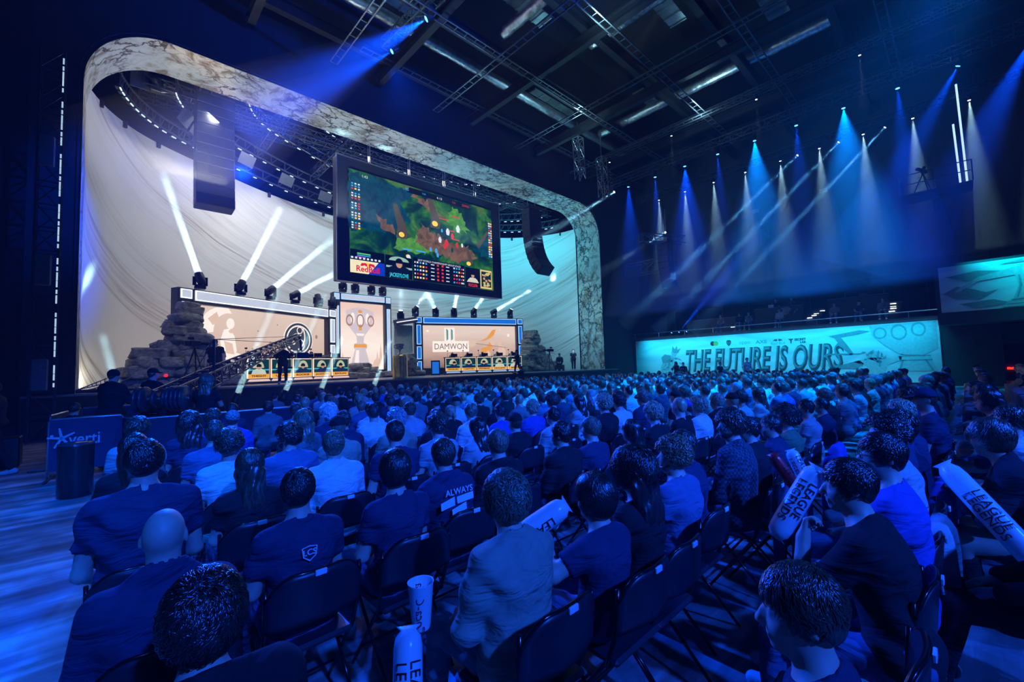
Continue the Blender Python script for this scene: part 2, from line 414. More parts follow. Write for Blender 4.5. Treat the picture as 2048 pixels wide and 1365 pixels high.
# the flow height: a curve that falls from the upper left, levels out, then rises to the right
cen = mth('SUBTRACT', u_, 21.0)
bowl = mth('MULTIPLY', mth('POWER', mth('ABSOLUTE', mth('DIVIDE', cen, 21.0)), 2.4), 7.5)
wob = noise(t, .07, 2, .5, mp.outputs[0])
flow = mth('SUBTRACT', v_, bowl); flow = mth('ADD', flow, mth('MULTIPLY', wob.outputs[0], 3.2))
cmb = t.nodes.new('ShaderNodeCombineXYZ'); t.links.new(mth('MULTIPLY', u_, .03), cmb.inputs[0]); t.links.new(flow, cmb.inputs[1])
fine = noise(t, 3.4, 10, .78, cmb.outputs[0], .0); big = noise(t, .33, 3, .6, cmb.outputs[0], .2)
f1 = ramp(t, fine.outputs[0], [(.37, (.24,.16,.13)), (.43, (.56,.48,.42)), (.49, (.85,.82,.80)), (.54, (1,1,1))])
f2 = ramp(t, big.outputs[0], [(.40, (0,0,0)), (.56, (1,1,1))])
mix = t.nodes.new('ShaderNodeMix'); mix.data_type = 'RGBA'; t.links.new(f2, mix.inputs[0]); t.links.new(f1, mix.inputs[6]); mix.inputs[7].default_value = (1,1,1,1)
cl = t.nodes.new('ShaderNodeMix'); cl.data_type = 'RGBA'; cl.blend_type = 'MULTIPLY'; cl.inputs[0].default_value = 1
t.links.new(mix.outputs[2], cl.inputs[6]); cl.inputs[7].default_value = (.72,.72,.70,1)
t.links.new(cl.outputs[2], b.inputs['Base Color']); b.inputs['Roughness'].default_value = .85
mb = MB(); NV = 24
vs = []; fs = []; NC = len(cyp)
for j in range(NV+1):
    z = SZ+(12.8-SZ)*j/NV
    for i in range(NC):
        fold = .018*math.sin(arc[i]*4.2)*(1-j/NV)
        vs.append((cyp[i][0], cyp[i][1]+fold, z))
for j in range(NV):
    for i in range(NC-1): fs.append((j*NC+i, j*NC+i+1, (j+1)*NC+i+1, (j+1)*NC+i))
mb.add(vs, fs); cyo = mb.build('backdrop_cloth', m, smooth=True)
uvl = cyo.data.uv_layers.new(name='wrap')
for lp in cyo.data.loops:
    k = lp.vertex_index; uvl.data[lp.index].uv = (arc[k % NC], (k//NC)*(12.8-SZ)/NV)
tag(cyo, 'huge curved sand-swirl backdrop cloth behind the stage', 'backdrop')
# stage
STG = mat('stage_deck', (.16,.15,.15), .35, var=.3, scale=3); STF = mat('stage_skirt', (.015,.016,.022), .8)
s_ = MB(); s_.box((13.6, (SY+31)/2, SZ/2-.03), (30.6, 31-SY, SZ-.06)); so = s_.build('stage_platform', STF)
tag(so, 'long low black stage running below the portal', 'stage')
MB().box((13.6, (SY+31)/2, SZ-.03), (30.6, 31-SY, .06)).build('stage_deck', STG, so)
# ---------------------------------------------------------------- figures: smooth bodies grown from blended capsules
V = lambda *a: np.array(a, dtype=np.float32)
class Field:
    def __init__(s, lo, hi, h):
        s.lo = np.array(lo, np.float32); s.h = h
        s.n = np.ceil((np.array(hi)-np.array(lo))/h).astype(int)+1
        s.f = np.full(s.n, .5, np.float32)
    def sub(s, lo, hi, m):
        a = np.clip(np.floor((np.asarray(lo)-m-s.lo)/s.h).astype(int), 0, s.n-1)
        b = np.clip(np.ceil((np.asarray(hi)+m-s.lo)/s.h).astype(int)+1, 1, s.n)
        b = np.maximum(b, a+1)
        sl = tuple(slice(a[i], b[i]) for i in range(3))
        ax = [s.lo[i]+s.h*np.arange(a[i], b[i], dtype=np.float32) for i in range(3)]
        return sl, ax[0][:,None,None], ax[1][None,:,None], ax[2][None,None,:]
    def mix(s, sl, d, k):
        a = s.f[sl]
        if k <= 0: s.f[sl] = np.minimum(a, d); return
        hh = np.maximum(k-np.abs(a-d), 0)/k
        s.f[sl] = np.minimum(a, d)-hh*hh*k*.25
    def cap(s, a, b, r1, r2, k=.02, op='+'):
        a = np.asarray(a, np.float32); b = np.asarray(b, np.float32); rm = max(r1, r2)
        sl, x, y, z = s.sub(np.minimum(a, b)-rm, np.maximum(a, b)+rm, k+.03)
        ab = b-a; L = float(ab@ab)+1e-9
        t = np.clip(((x-a[0])*ab[0]+(y-a[1])*ab[1]+(z-a[2])*ab[2])/L, 0, 1)
        d = np.sqrt((x-a[0]-t*ab[0])**2+(y-a[1]-t*ab[1])**2+(z-a[2]-t*ab[2])**2)-(r1+(r2-r1)*t)
        if op == '+': s.mix(sl, d, k)
        else: s.f[sl] = np.maximum(s.f[sl], -d)
    def ell(s, c, r, M=None, k=.02, op='+'):
        c = np.asarray(c, np.float32); r = np.asarray(r, np.float32); rm = float(r.max())
        sl, x, y, z = s.sub(c-rm, c+rm, k+.03)
        x = x-c[0]; y = y-c[1]; z = z-c[2]
        if M is not None:   # M maps local to world; go back with its transpose
            X = x*M[0][0]+y*M[1][0]+z*M[2][0]; Y = x*M[0][1]+y*M[1][1]+z*M[2][1]; Z = x*M[0][2]+y*M[1][2]+z*M[2][2]
        else: X, Y, Z = x, y, z
        k0 = np.sqrt((X/r[0])**2+(Y/r[1])**2+(Z/r[2])**2); k1 = np.sqrt((X/r[0]**2)**2+(Y/r[1]**2)**2+(Z/r[2]**2)**2)+1e-6
        d = k0*(k0-1)/k1
        if op == '+': s.mix(sl, d, k)
        else: s.f[sl] = np.maximum(s.f[sl], -d)
    def grids(s):
        return [ (s.lo[i]+s.h*np.arange(s.n[i], dtype=np.float32)).reshape([-1 if j == i else 1 for j in range(3)]) for i in range(3)]
    def cut(s, p, n):   # drop everything on the side n points to
        x, y, z = s.grids(); s.f = np.maximum(s.f, ((x-p[0])*n[0]+(y-p[1])*n[1]+(z-p[2])*n[2]).astype(np.float32))
    def mesh(s, name, mats, smooth=True, eyes=None):
        f = s.f; ins = f < 0
        n0, n1, n2 = f.shape
        cnt = np.zeros((n0-1, n1-1, n2-1), np.int8)
        cs = [(i, j, k) for i in (0,1) for j in (0,1) for k in (0,1)]
        for (i, j, k) in cs: cnt += ins[i:n0-1+i, j:n1-1+j, k:n2-1+k]
        act = (cnt > 0) & (cnt < 8); idx = np.argwhere(act)
        if len(idx) == 0: return bpy.data.meshes.new(name)
        vid = np.full(act.shape, -1, np.int64); vid[act] = np.arange(len(idx))
        cv = {c: f[idx[:,0]+c[0], idx[:,1]+c[1], idx[:,2]+c[2]] for c in cs}
        acc = np.zeros((len(idx), 3)); nn = np.zeros(len(idx))
        for a in cs:
            for ax in range(3):
                if a[ax] == 1: continue
                b = list(a); b[ax] = 1; b = tuple(b)
                fa, fb = cv[a], cv[b]; m = (fa < 0) != (fb < 0)
                t = np.where(m, fa/np.where(fa-fb == 0, 1, fa-fb), 0)
                p = np.tile(np.array(a, float), (len(idx), 1)); p[:,ax] = t
                acc += p*m[:,None]; nn += m
        P = s.lo+s.h*(idx+acc/nn[:,None])
        quads = []
        for ax in range(3):
            sl0 = [slice(None)]*3; sl1 = [slice(None)]*3; sl0[ax] = slice(0, -1); sl1[ax] = slice(1, None)
            A = ins[tuple(sl0)]; B = ins[tuple(sl1)]; e = np.argwhere(A != B)
            o = [q for q in range(3) if q != ax]
            e = e[(e[:,o[0]] > 0) & (e[:,o[1]] > 0) & (e[:,o[0]] < f.shape[o[0]]-1) & (e[:,o[1]] < f.shape[o[1]]-1)]
            if len(e) == 0: continue
            sg = A[e[:,0], e[:,1], e[:,2]]
            def g(d0, d1):
                q = e.copy(); q[:,o[0]] -= d0; q[:,o[1]] -= d1; return vid[q[:,0], q[:,1], q[:,2]]
            Q = np.stack([g(1,1), g(0,1), g(0,0), g(1,0)], 1)
            fl = sg if ax != 1 else ~sg
            Q[~fl] = Q[~fl][:,::-1]; quads.append(Q)
        Q = np.concatenate(quads); Q = Q[(Q >= 0).all(1)]
        return np_mesh(name, P, Q, mats, smooth)
def np_mesh(name, P, Q, mats, smooth=True):
    me = bpy.data.meshes.new(name); nv, nf = len(P), len(Q); w_ = Q.shape[1]
    me.vertices.add(nv); me.vertices.foreach_set('co', np.asarray(P, np.float32).ravel())
    me.loops.add(nf*w_); me.loops.foreach_set('vertex_index', Q.astype(np.int32).ravel())
    me.polygons.add(nf); me.polygons.foreach_set('loop_start', np.arange(0, nf*w_, w_, dtype=np.int32))
    try: me.polygons.foreach_set('loop_total', np.full(nf, w_, np.int32))
    except Exception: pass
    if smooth: me.polygons.foreach_set('use_smooth', np.ones(nf, bool))
    if not isinstance(mats, (list, tuple)): mats = [mats]
    for m in mats: me.materials.append(m)
    me.update(calc_edges=True); me.validate(); return me
def rotz(a): c, s_ = math.cos(a), math.sin(a); return np.array([[c,-s_,0],[s_,c,0],[0,0,1]])
def rotx(a): c, s_ = math.cos(a), math.sin(a); return np.array([[1,0,0],[0,c,-s_],[0,s_,c]])
def roty(a): c, s_ = math.cos(a), math.sin(a); return np.array([[c,0,s_],[0,1,0],[-s_,0,c]])
# skin, cloth and hair materials
def cloth(name, col, pattern=None):
    k = 'cloth_'+name
    if k in MATS: return MATS[k]
    m, t, b = nt(k)
    co = coord(t); n = noise(t, 9, 4, .6, co)
    lo = tuple(c*.82 for c in col); hi = tuple(min(1, c*1.15) for c in col)
    base = ramp(t, n.outputs[0], [(.3, lo), (.7, hi)])
    if pattern == 'check':
        br = t.nodes.new('ShaderNodeTexChecker'); br.inputs['Scale'].default_value = 44; t.links.new(co, br.inputs['Vector'])
        br.inputs['Color1'].default_value = (*[c*.6 for c in col], 1); br.inputs['Color2'].default_value = (*[min(1, c*1.5) for c in col], 1); base = br.outputs[0]
    if pattern == 'stripe':
        wv = t.nodes.new('ShaderNodeTexWave'); wv.bands_direction = 'Z'; wv.inputs['Scale'].default_value = 5; t.links.new(co, wv.inputs['Vector'])
        base = ramp(t, wv.outputs[0], [(.45, (.02,.02,.03)), (.55, (.8,.8,.8))])
    t.links.new(base, b.inputs['Base Color']); b.inputs['Roughness'].default_value = .85; b.inputs['Specular IOR Level'].default_value = .2
    f = noise(t, 3.2, 3, .55, coord(t, (1,.8,3.0)), 1.2); bp = t.nodes.new('ShaderNodeBump'); bp.inputs['Strength'].default_value = .8; bp.inputs['Distance'].default_value = .045
    t.links.new(f.outputs[0], bp.inputs['Height']); t.links.new(bp.outputs[0], b.inputs['Normal'])
    MATS[k] = m; return m
SKIN = [mat('skin_fair', (.62,.42,.33), .5, var=.06, scale=20), mat('skin_tan', (.45,.28,.20), .5, var=.06, scale=20), mat('skin_deep', (.20,.11,.075), .5, var=.06, scale=20)]
def hairm(name, col):
    k = 'hair_'+name
    if k in MATS: return MATS[k]
    m, t, b = nt(k)
    n = noise(t, 90, 2, .5, coord(t, (1,1,.25)))
    t.links.new(ramp(t, n.outputs[0], [(.3, tuple(c*.5 for c in col)), (.7, tuple(min(1, c*1.6) for c in col))]), b.inputs['Base Color'])
    b.inputs['Roughness'].default_value = .30; b.inputs['Specular IOR Level'].default_value = .9
    bp = t.nodes.new('ShaderNodeBump'); bp.inputs['Strength'].default_value = .5; bp.inputs['Distance'].default_value = .004
    t.links.new(n.outputs[0], bp.inputs['Height']); t.links.new(bp.outputs[0], b.inputs['Normal'])
    MATS[k] = m; return m
HAIR = dict(black=hairm('black', (.022,.018,.016)), brown=hairm('brown', (.07,.045,.03)), light=hairm('light_brown', (.20,.14,.09)), blond=hairm('blond', (.42,.33,.20)), grey=hairm('grey', (.35,.35,.36)), ginger=hairm('ginger', (.30,.13,.06)), white=hairm('white', (.7,.7,.72)))
CL = dict(white=cloth('white', (.72,.73,.74)), lightgrey=cloth('light_grey', (.42,.43,.45)), grey=cloth('grey', (.20,.21,.23)), black=cloth('black', (.022,.022,.028)),
          navy=cloth('navy', (.035,.045,.10)), blue=cloth('blue', (.07,.10,.45)), denim=cloth('denim', (.12,.17,.30)), khaki=cloth('khaki', (.34,.33,.26)), red=cloth('red', (.45,.03,.03)),
          plaid=cloth('plaid', (.06,.07,.09), 'check'), striped=cloth('striped', (.5,.5,.5), 'stripe'), checked=cloth('checked', (.25,.26,.28), 'check'), green=cloth('green', (.12,.22,.12)))
SHOE = mat('shoe_white', (.62,.62,.63), .5); SHOEB = mat('shoe_black', (.02,.02,.022), .4); EYE = mat('eye_dark', (.02,.015,.012), .1)

def hand(F, w, d, side, curl=.5, palm=(0,0,-1), k=.006):
    """a palm, four unequal fingers with a knuckle bend each, and a thumb from the side of the palm"""
    w = np.asarray(w, float); d = np.asarray(d, float); d = d/np.linalg.norm(d)
    n = np.asarray(palm, float); n = n-d*(n@d); n = n/np.linalg.norm(n); s_ = np.cross(d, n)*side
    F.cap(w, w+d*.03, .026, .024, .015)
    for q in (-.028, -.009, .010, .027): F.cap(w+d*.02+s_*q*.5, w+d*.082+s_*q, .015, .0115, .012)
    for q, L in ((-.029,.030), (-.010,.036), (.010,.034), (.028,.027)):
        a = w+d*.088+s_*q; c1 = curl*1.0; d1 = d*math.cos(c1)+n*math.sin(c1); b1 = a+d1*L
        c2 = curl*2.1; d2 = d*math.cos(c2)+n*math.sin(c2); b2 = b1+d2*L*.75; c3 = curl*2.9; d3 = d*math.cos(c3)+n*math.sin(c3); b3 = b2+d3*L*.6
        F.cap(a, b1, .0095, .009, k); F.cap(b1, b2, .009, .0082, k*.6); F.cap(b2, b3, .0082, .007, k*.6)
    t0 = w+d*.025-s_*.022; td = (d*.62-s_*.62+n*.35); td /= np.linalg.norm(td); t1 = t0+td*.036; td2 = d*.8-s_*.15+n*.5; td2 /= np.linalg.norm(td2)
    F.cap(t0, t1, .014, .011, .010); F.cap(t1, t1+td2*.030, .0105, .0085, k)

def skeleton(p):
    """joint positions of a figure; p: pose dictionary"""
    st = p.get('stand', False); S = p.get('s', 1.0); w = p.get('w', 1.0); lean = p.get('lean', .04); tw = p.get('twist', 0.0); side = p.get('side', 0.0)
    J = {}
    hip = V(0, 0, .93*S if st else .545); J['hip'] = hip
    Tm = rotz(tw) @ roty(side) @ rotx(-lean)
    t = Tm @ np.array([0,0,1.]); X = Tm @ np.array([1.,0,0]); Yv = Tm @ np.array([0,1.,0])
    J['T'] = Tm; J['t'] = t; J['X'] = X; J['Y'] = Yv
    L = .50*S
    J['neck'] = hip+t*L; J['sh'] = hip+t*(L-.078)
    hy = p.get('yaw', 0); hp = p.get('nod', 0)
    Hm = rotz(hy) @ roty(p.get('tilt', 0)) @ rotx(-hp-lean*.4)
    J['H'] = Hm; J['head'] = J['neck']+t*.055+np.array([0,.012,.10])+Hm @ np.array([0,.012,.0])
    for sgn, nm in ((-1,'l'), (1,'r')):
        sh = J['sh']+X*sgn*.168*w; J['sh'+nm] = sh
        a = p.get('arm_'+nm, p.get('arms', 'lap'))
        if isinstance(a, dict): el, wr, hd = V(*a['el']), V(*a['wr']), V(*a['hd'])
        elif a == 'lap': el = sh+X*sgn*.05+np.array([0,.06,-.26*S]); wr = hip+np.array([sgn*.10,.30,.09]); hd = np.array([-sgn*.5,.8,-.2])
        elif a == 'knee': el = hip+np.array([sgn*.21,.26,.17]); wr = hip+np.array([sgn*.07,.44,.16]); hd = np.array([-sgn*.7,.6,-.1])
        elif a == 'side': el = sh+X*sgn*.06+np.array([0,.02,-.28*S]); wr = el+np.array([sgn*.01,.05,-.25*S]); hd = np.array([0,.1,-1.])
        elif a == 'cross': el = sh+X*sgn*.06+np.array([0,.08,-.26*S]); wr = hip+np.array([-sgn*.08,.20,.24]); hd = np.array([-sgn,.1,0.])
        elif a == 'phone': el = sh+X*sgn*.05+np.array([0,.08,-.26*S]); wr = hip+np.array([sgn*.06,.33,.26]); hd = np.array([-sgn*.4,.4,.6])
        elif a == 'camera': el = sh+X*sgn*.07+np.array([0,.16,-.20*S]); wr = sh+np.array([-sgn*.08,.36,-.10]); hd = np.array([-sgn*.4,.7,.3])
        elif a == 'up': el = sh+X*sgn*.12+np.array([0,.14,.05]); wr = el+np.array([-sgn*.05,.08,.22]); hd = np.array([-sgn*.3,.1,1])
        elif a == 'clap': el = sh+X*sgn*.05+np.array([0,.12,-.24*S]); wr = hip+np.array([sgn*.05,.42,.30]); hd = np.array([-sgn*.3,.8,.5])
        J['el'+nm] = np.asarray(el, float); J['wr'+nm] = np.asarray(wr, float); J['hd'+nm] = hd
        if st:
            sp = p.get('step', 0)*sgn
            J['hj'+nm] = hip+np.array([sgn*.095,0,-.02]); J['kn'+nm] = np.array([sgn*.11, .03+sp*.16, .50*S]); J['an'+nm] = np.array([sgn*.12, -.02+sp*.30, .09]); J['toe'+nm] = np.array([sgn*.15, .14+sp*.30, .035])
        else:
            kx = p.get('knees', .13); fw = p.get('foot', .50)
            J['hj'+nm] = hip+np.array([sgn*.09,.02,-.03]); J['kn'+nm] = np.array([sgn*kx,.47,.53]); J['an'+nm] = np.array([sgn*(kx+.01),fw,.10]); J['toe'+nm] = np.array([sgn*(kx+.03),fw+.17,.035])
            if p.get('crossleg') == nm:
                J['kn'+nm] = np.array([sgn*.04,.47,.62]); J['an'+nm] = np.array([-sgn*.18,.62,.36]); J['toe'+nm] = np.array([-sgn*.25,.76,.30])
    return J
def bounds(J, pad=.21):
    P = np.array([J[k] for k in J if k not in ('T','t','X','Y','H') and not k.startswith('hd')]+[J['head']+np.array([0,0,.13])])
    return P.min(0)-pad, P.max(0)+pad
def torso(F, J, w, g, k=.05, top=True):
    T = J['T']; h = J['hip']; t = J['t']; X = J['X']; Yv = J['Y']; S = np.linalg.norm(J['neck']-h)/.5
    F.cap(h-X*.075*w, h+X*.075*w, .118*(.5+.5*w)+g, .118*(.5+.5*w)+g, k)
    F.ell(h+t*.17*S-Yv*.0, V(.150*w+g, .112*(.4+.6*w)+g, .17*S), T, k)
    F.ell(h+t*.33*S-Yv*.012, V(.172*w+g, .118*(.6+.4*w)+g, .17*S), T, k)
    F.cap(J["sh"]-X*.13*w-Yv*.012, J["sh"]+X*.13*w-Yv*.012, .052+g, .052+g, k)
    if top:
        for sg in (-1, 1): F.cap(J['neck']+t*.012-Yv*.015+X*sg*.022, J['sh']+X*sg*.135*w, .044+g*.8, .046+g, .03)
def arm(F, J, nm, w, g, to=1.0, k=.02, fat=1.0):
    sh, el, wr = J['sh'+nm], J['el'+nm], J['wr'+nm]
    F.cap(sh, el if to >= 1 else sh+(el-sh)*to, .055*fat+g, (.042 if to >= 1 else .048)*fat+g, .035)
    if to > 1: F.cap(el, el+(wr-el)*(to-1), .042*fat+g, .030*fat+g, k)
def make_person(name, p):
    """returns [(part name, mesh)], body first; the caller links them under an Empty"""
    J = skeleton(p); w = p.get('w', 1.0); h = p.get('h', .013); lo, hi = bounds(J)
    sk = SKIN[p.get('skin', 0)]; Hm = J['H']; hc = J['head']; out = []; female = p.get('female', False)
    L2W = lambda q: hc+Hm @ np.asarray(q, float)
    F = Field(lo, hi, h*p.get('bh', 1.0))
    torso(F, J, w, -.004)
    for nm, sg in (('l',-1), ('r',1)):
        arm(F, J, nm, w, 0, 2.0)
        hand(F, J['wr'+nm], J['hd'+nm], sg, p.get('curl', .45), p.get('palm', (0,0,-1)))
        F.cap(J['hj'+nm], J['kn'+nm], .082, .056, .04); F.cap(J['kn'+nm], J['an'+nm], .055, .034, .02); F.cap(J['an'+nm], J['toe'+nm], .036, .028, .02)
    F.cap(J['neck']-J['t']*.03, L2W((0,-.012,-.06)), .060*(.6+.4*w), .055*(.6+.4*w), .03)
    hs = p.get('head', 1.0)
    F.ell(L2W((0,-.010,.022)), V(.071,.091,.093)*hs, Hm, .02); F.ell(L2W((0,.028,-.035)), V(.056,.062,.078)*hs, Hm, .03)
    F.cap(L2W((0,.062,-.092)), L2W((0,.07,-.088)), .022, .022, .02)
    F.cap(L2W((0,.089,.012)), L2W((0,.108,-.022)), .009, .014, .012)                   # nose
    for sg in (-1, 1):
        F.ell(L2W((sg*.031,.075,.010)), V(.015,.012,.009)*1.0, Hm, .004, '-')           # eye sockets
        F.ell(L2W((sg*.0735*hs,-.010,-.008)), V(.0085,.019,.031), Hm @ rotz(sg*.30), .008)
        F.cap(L2W((sg*.042,.060,-.03)), L2W((sg*.03,.07,-.03)), .018, .018, .02)
        F.ell(L2W((sg*.031,.073,.010)), V(.012,.012,.011), Hm, .003)
    F.cap(L2W((-.018,.092,-.052)), L2W((.018,.092,-.052)), .006, .006, .006); F.cap(L2W((-.016,.09,-.063)), L2W((.016,.09,-.063)), .007, .007, .006)
    out.append(('body', F.mesh(name+'_body', [sk])))
    # top
    kind = p.get('top', 'tee'); cm = CL[p.get('col', 'black')]
    if kind:
        F = Field(lo, hi, h); thick = .016 if kind == 'tee' else .024
        if kind == 'puffy': thick = .05
        torso(F, J, w, thick)
        to = .62 if kind == 'tee' else 1.93
        for nm in 'lr':
            arm(F, J, nm, w, thick*.85, to, fat=1.05)
            if kind != 'tee': pass
        if kind == 'hoodie':
            c = J['neck']-J['Y']*.055+J['t']*.005
            F.ell(c, V(.115,.05,.06), J['T'], .03); F.cap(c+J['X']*.07, J['neck']+J['X']*.085+J['Y']*.05-J['t']*.02, .04, .025, .03); F.cap(c-J['X']*.07, J['neck']-J['X']*.085+J['Y']*.05-J['t']*.02, .04, .025, .03)
        if kind == 'polo': F.cap(J['neck']-J['t']*.02, J['neck']+J['t']*.045-J['Y']*.005, .082, .066, .015)
        x, y, z = F.grids(); sd = p.get('seed', 1)
        q = (z*30+x*9*math.sin(sd)+3*np.sin(y*9+sd)+2.2*np.sin(x*11+sd*2.1)); fold = np.sin(q)*np.clip(.6+np.sin(x*7+sd)*np.cos(z*6+sd*.7), 0, 1.2)
        F.f = F.f+(fold*(.0075 if kind != 'puffy' else .011)).astype(np.float32)
        hipz = J['hip'][2]
        F.cut(J['hip']-J['t']*.06, -J['t'])
        if kind == 'tee':
            for nm in 'lr':
                d = J['el'+nm]-J['sh'+nm]; d = d/np.linalg.norm(d)
                pc = J['sh'+nm]+(J['el'+nm]-J['sh'+nm])*.60
                # clean sleeve hem: only near the arm
                xx, yy, zz = x-pc[0], y-pc[1], z-pc[2]; al = xx*d[0]+yy*d[1]+zz*d[2]; rad = np.sqrt(np.maximum(xx**2+yy**2+zz**2-al**2, 0))
                F.f = np.where((al > 0) & (rad < .085) & (al < .12) & (np.abs(x-J['hip'][0]) > .165*w), np.maximum(F.f, al), F.f).astype(np.float32)
        top = J['neck']+J['t']*(.012 if kind == 'tee' else .028 if kind == 'puffy' else .06 if kind == 'polo' else .03); nn = J['t']+J['Y']*(.55 if kind != 'hoodie' else .3); nn = nn/np.linalg.norm(nn); F.cut(top, nn)
        # hollow neck
        F.cap(J['neck']+J['t']*.035, J['neck']+J['t']*.12, .060*(.7+.3*w), .064*(.7+.3*w), 0, '-')
        out.append(('jacket' if kind in ('jacket','puffy') else 'hoodie' if kind == 'hoodie' else 'shirt', F.mesh(name+'_top', [cm])))
    # trousers
    if not p.get('nolegs'):
        F = Field(lo, (hi[0], hi[1], J['hip'][2]+.2), h)
        F.cap(J['hip']-J['X']*.075, J['hip']+J['X']*.075, .126, .126, .04)
        short = p.get('shorts', False)
        for nm in 'lr':
            F.cap(J['hj'+nm], J['kn'+nm], .094, .070, .03)
            F.cap(J['kn'+nm], J['kn'+nm]+(J['an'+nm]-J['kn'+nm])*(.93 if not short else .15), .068, .055 if not short else .075, .02)
        x, y, z = F.grids(); F.f = F.f+(.004*np.sin(y*60+z*30+np.sin(x*20)*2)).astype(np.float32)
        F.cut(J['hip']+J['t']*.09, J['t'])
        out.append(('trousers' if not short else 'shorts', F.mesh(name+'_trousers', [CL[p.get('legcol', 'denim')]])))
        for nm in 'lr':
            F = Field(np.minimum(J['an'+nm], J['toe'+nm])-.09, np.maximum(J['an'+nm], J['toe'+nm])+.09, min(h, .014))
            d = J['toe'+nm]-J['an'+nm]; heel = J['an'+nm]-d*.25+np.array([0,0,-.045 if not (p.get('crossleg') == nm) else 0])
            F.cap(heel, J['toe'+nm]+d*.1, .045, .040, .02); F.cap(J['an'+nm], J['an'+nm]+np.array([0,0,-.03]), .05, .046, .02)
            if p.get('crossleg') != nm: F.cut((0,0,.004), (0,0,-1))
            out.append(('shoe', F.mesh(name+'_shoe', [SHOE if p.get('shoe', 'white') == 'white' else SHOEB])))
    # hair
    st = p.get('hair', 'short'); hm = HAIR[p.get('hcol', 'brown')]
    if st not in ('bald', None):
        R_ = .30 if st in ('long', 'bighair') else .17
        hh = min(h, p.get('hh', .009)); F = Field(hc-np.array([.17,.20,R_+.06]), hc+np.array([.17,.17,.19]), hh)
        g = dict(short=.009, buzz=.003, messy=.020, curly=.026, long=.018, bun=.012, pony=.012, bob=.022, cap=.004, beanie=.004, afro=.05, bighair=.035).get(st, .01)
        F.ell(L2W((0,-.012,.030)), V(.0735+g*.75,.092+g*.8,.089+g)*hs, Hm, 0)
        F.ell(L2W((0,-.032,-.012)), V(.0655+g*.35,.068+g*.55,.072), Hm, .025)
        if st == 'bob':
            F.ell(L2W((0,-.020,-.018)), V(.086,.090,.092), Hm, .03)
        x, y, z = F.grids(); dx, dy, dz = x-hc[0], y-hc[1], z-hc[2]
        X_ = dx*Hm[0][0]+dy*Hm[1][0]+dz*Hm[2][0]; Y_ = dx*Hm[0][1]+dy*Hm[1][1]+dz*Hm[2][1]; Z_ = dx*Hm[0][2]+dy*Hm[1][2]+dz*Hm[2][2]
        nf = dict(curly=(55,.010), afro=(50,.014), messy=(32,.007), bighair=(34,.012)).get(st, (42,.0028)); q = nf[0]; sd = p.get('seed', 1)
        F.f = F.f+(nf[1]*np.sin(X_*q+sd+2*np.sin(Z_*q*.6))*np.sin(Y_*q+2*sd)*np.sin(Z_*q*.8+sd)).astype(np.float32)
        face = np.minimum(Y_-.012-np.clip(Z_, 0, .05)*.9, .060-Z_-np.clip(Y_-.04, 0, 1)*.0) if st not in ('bob','long','bighair') else np.minimum(Y_-.035-np.clip(Z_,0,.05)*.6, .055-Z_)
        F.f = np.maximum(F.f, face)
        if st in ('long', 'bighair'):
            F2 = Field(hc-np.array([.17,.20,R_+.06]), hc+np.array([.17,.17,.19]), hh)
            wd = .095 if st == 'long' else .125
            nb = J['neck']-J['Y']*.085
            F2.ell(L2W((0,-.055,-.04)), V(wd,.062,.11), Hm, .03); F2.ell((hc+nb)*.5+np.array([0,-.03,-.05]), V(wd*.95,.045,.15), None, .05); F2.ell(nb+np.array([0,-.02,-.10]), V(wd*.85,.032,.13), None, .05)
            F2.f = F2.f+(.004*np.sin(X_*130+3*np.sin(Z_*14+sd))+.004*np.sin(X_*47+sd)).astype(np.float32)
            F.f = np.minimum(F.f, F2.f)
        elif st not in ('bob',): F.f = np.maximum(F.f, np.maximum(-Z_-.072+np.clip(Y_,-.1,0)*.12, -(Z_+.012)-(-Y_-.022)*1.6*(-1)*(-1)))
        else: F.f = np.maximum(F.f, -Z_-.10)
        if st == 'bun': F.ell(L2W((0,-.06,.115)), V(.036,.036,.032), Hm, .01)
        if st == 'pony': F.cap(L2W((0,-.10,.03)), L2W((0,-.135,-.05)), .022, .026, .01); F.cap(L2W((0,-.135,-.05)), L2W((0,-.12,-.15)), .026, .010, .01)
        hp_ = F.mesh(name+'_hair', [hm])
        n = p.get('locks', 0)
        if n and st not in ('cap', 'beanie', 'buzz'):
            hp_ = add_locks(hp_, hm, hc, Hm, st, n, g, hs, sd, p.get('lw', .003), J)
        out.append(('hair', hp_))
    if st in ('cap', 'beanie'):
        F = Field(hc-.17, hc+.19, min(h, .009)); F.ell(L2W((0,-.008,.034)), V(.088,.106,.100), Hm, 0)
        if st == 'cap':
            F.cut(L2W((0,0,.028)), -(Hm @ np.array([0,0,1.])))
            q = [L2W((0,.085,.045)), L2W((0,.155,.030))]
            F.ell((q[0]+q[1])/2, V(.070,.062,.008), Hm @ rotx(-.2), .008)
        else:
            F.cut(L2W((0,0,-.012)), -(Hm @ np.array([0,-.25,1.])))
        out.append(('cap' if st == 'cap' else 'beanie', F.mesh(name+'_cap', [CL[p.get('capcol', 'navy')]])))
    if p.get('beard'):
        F = Field(hc-.16, hc+.10, min(h, .008)); F.ell(L2W((0,.030,-.048)), V(.064,.070,.066), Hm, 0); F.cut(L2W((0,.0,-.035)), Hm @ np.array([0,.35,1.])/1.06); F.cut(L2W((0,-.005,0)), Hm @ np.array([0,-1.,0]))
        out.append(('beard', F.mesh(name+'_beard', [hm])))
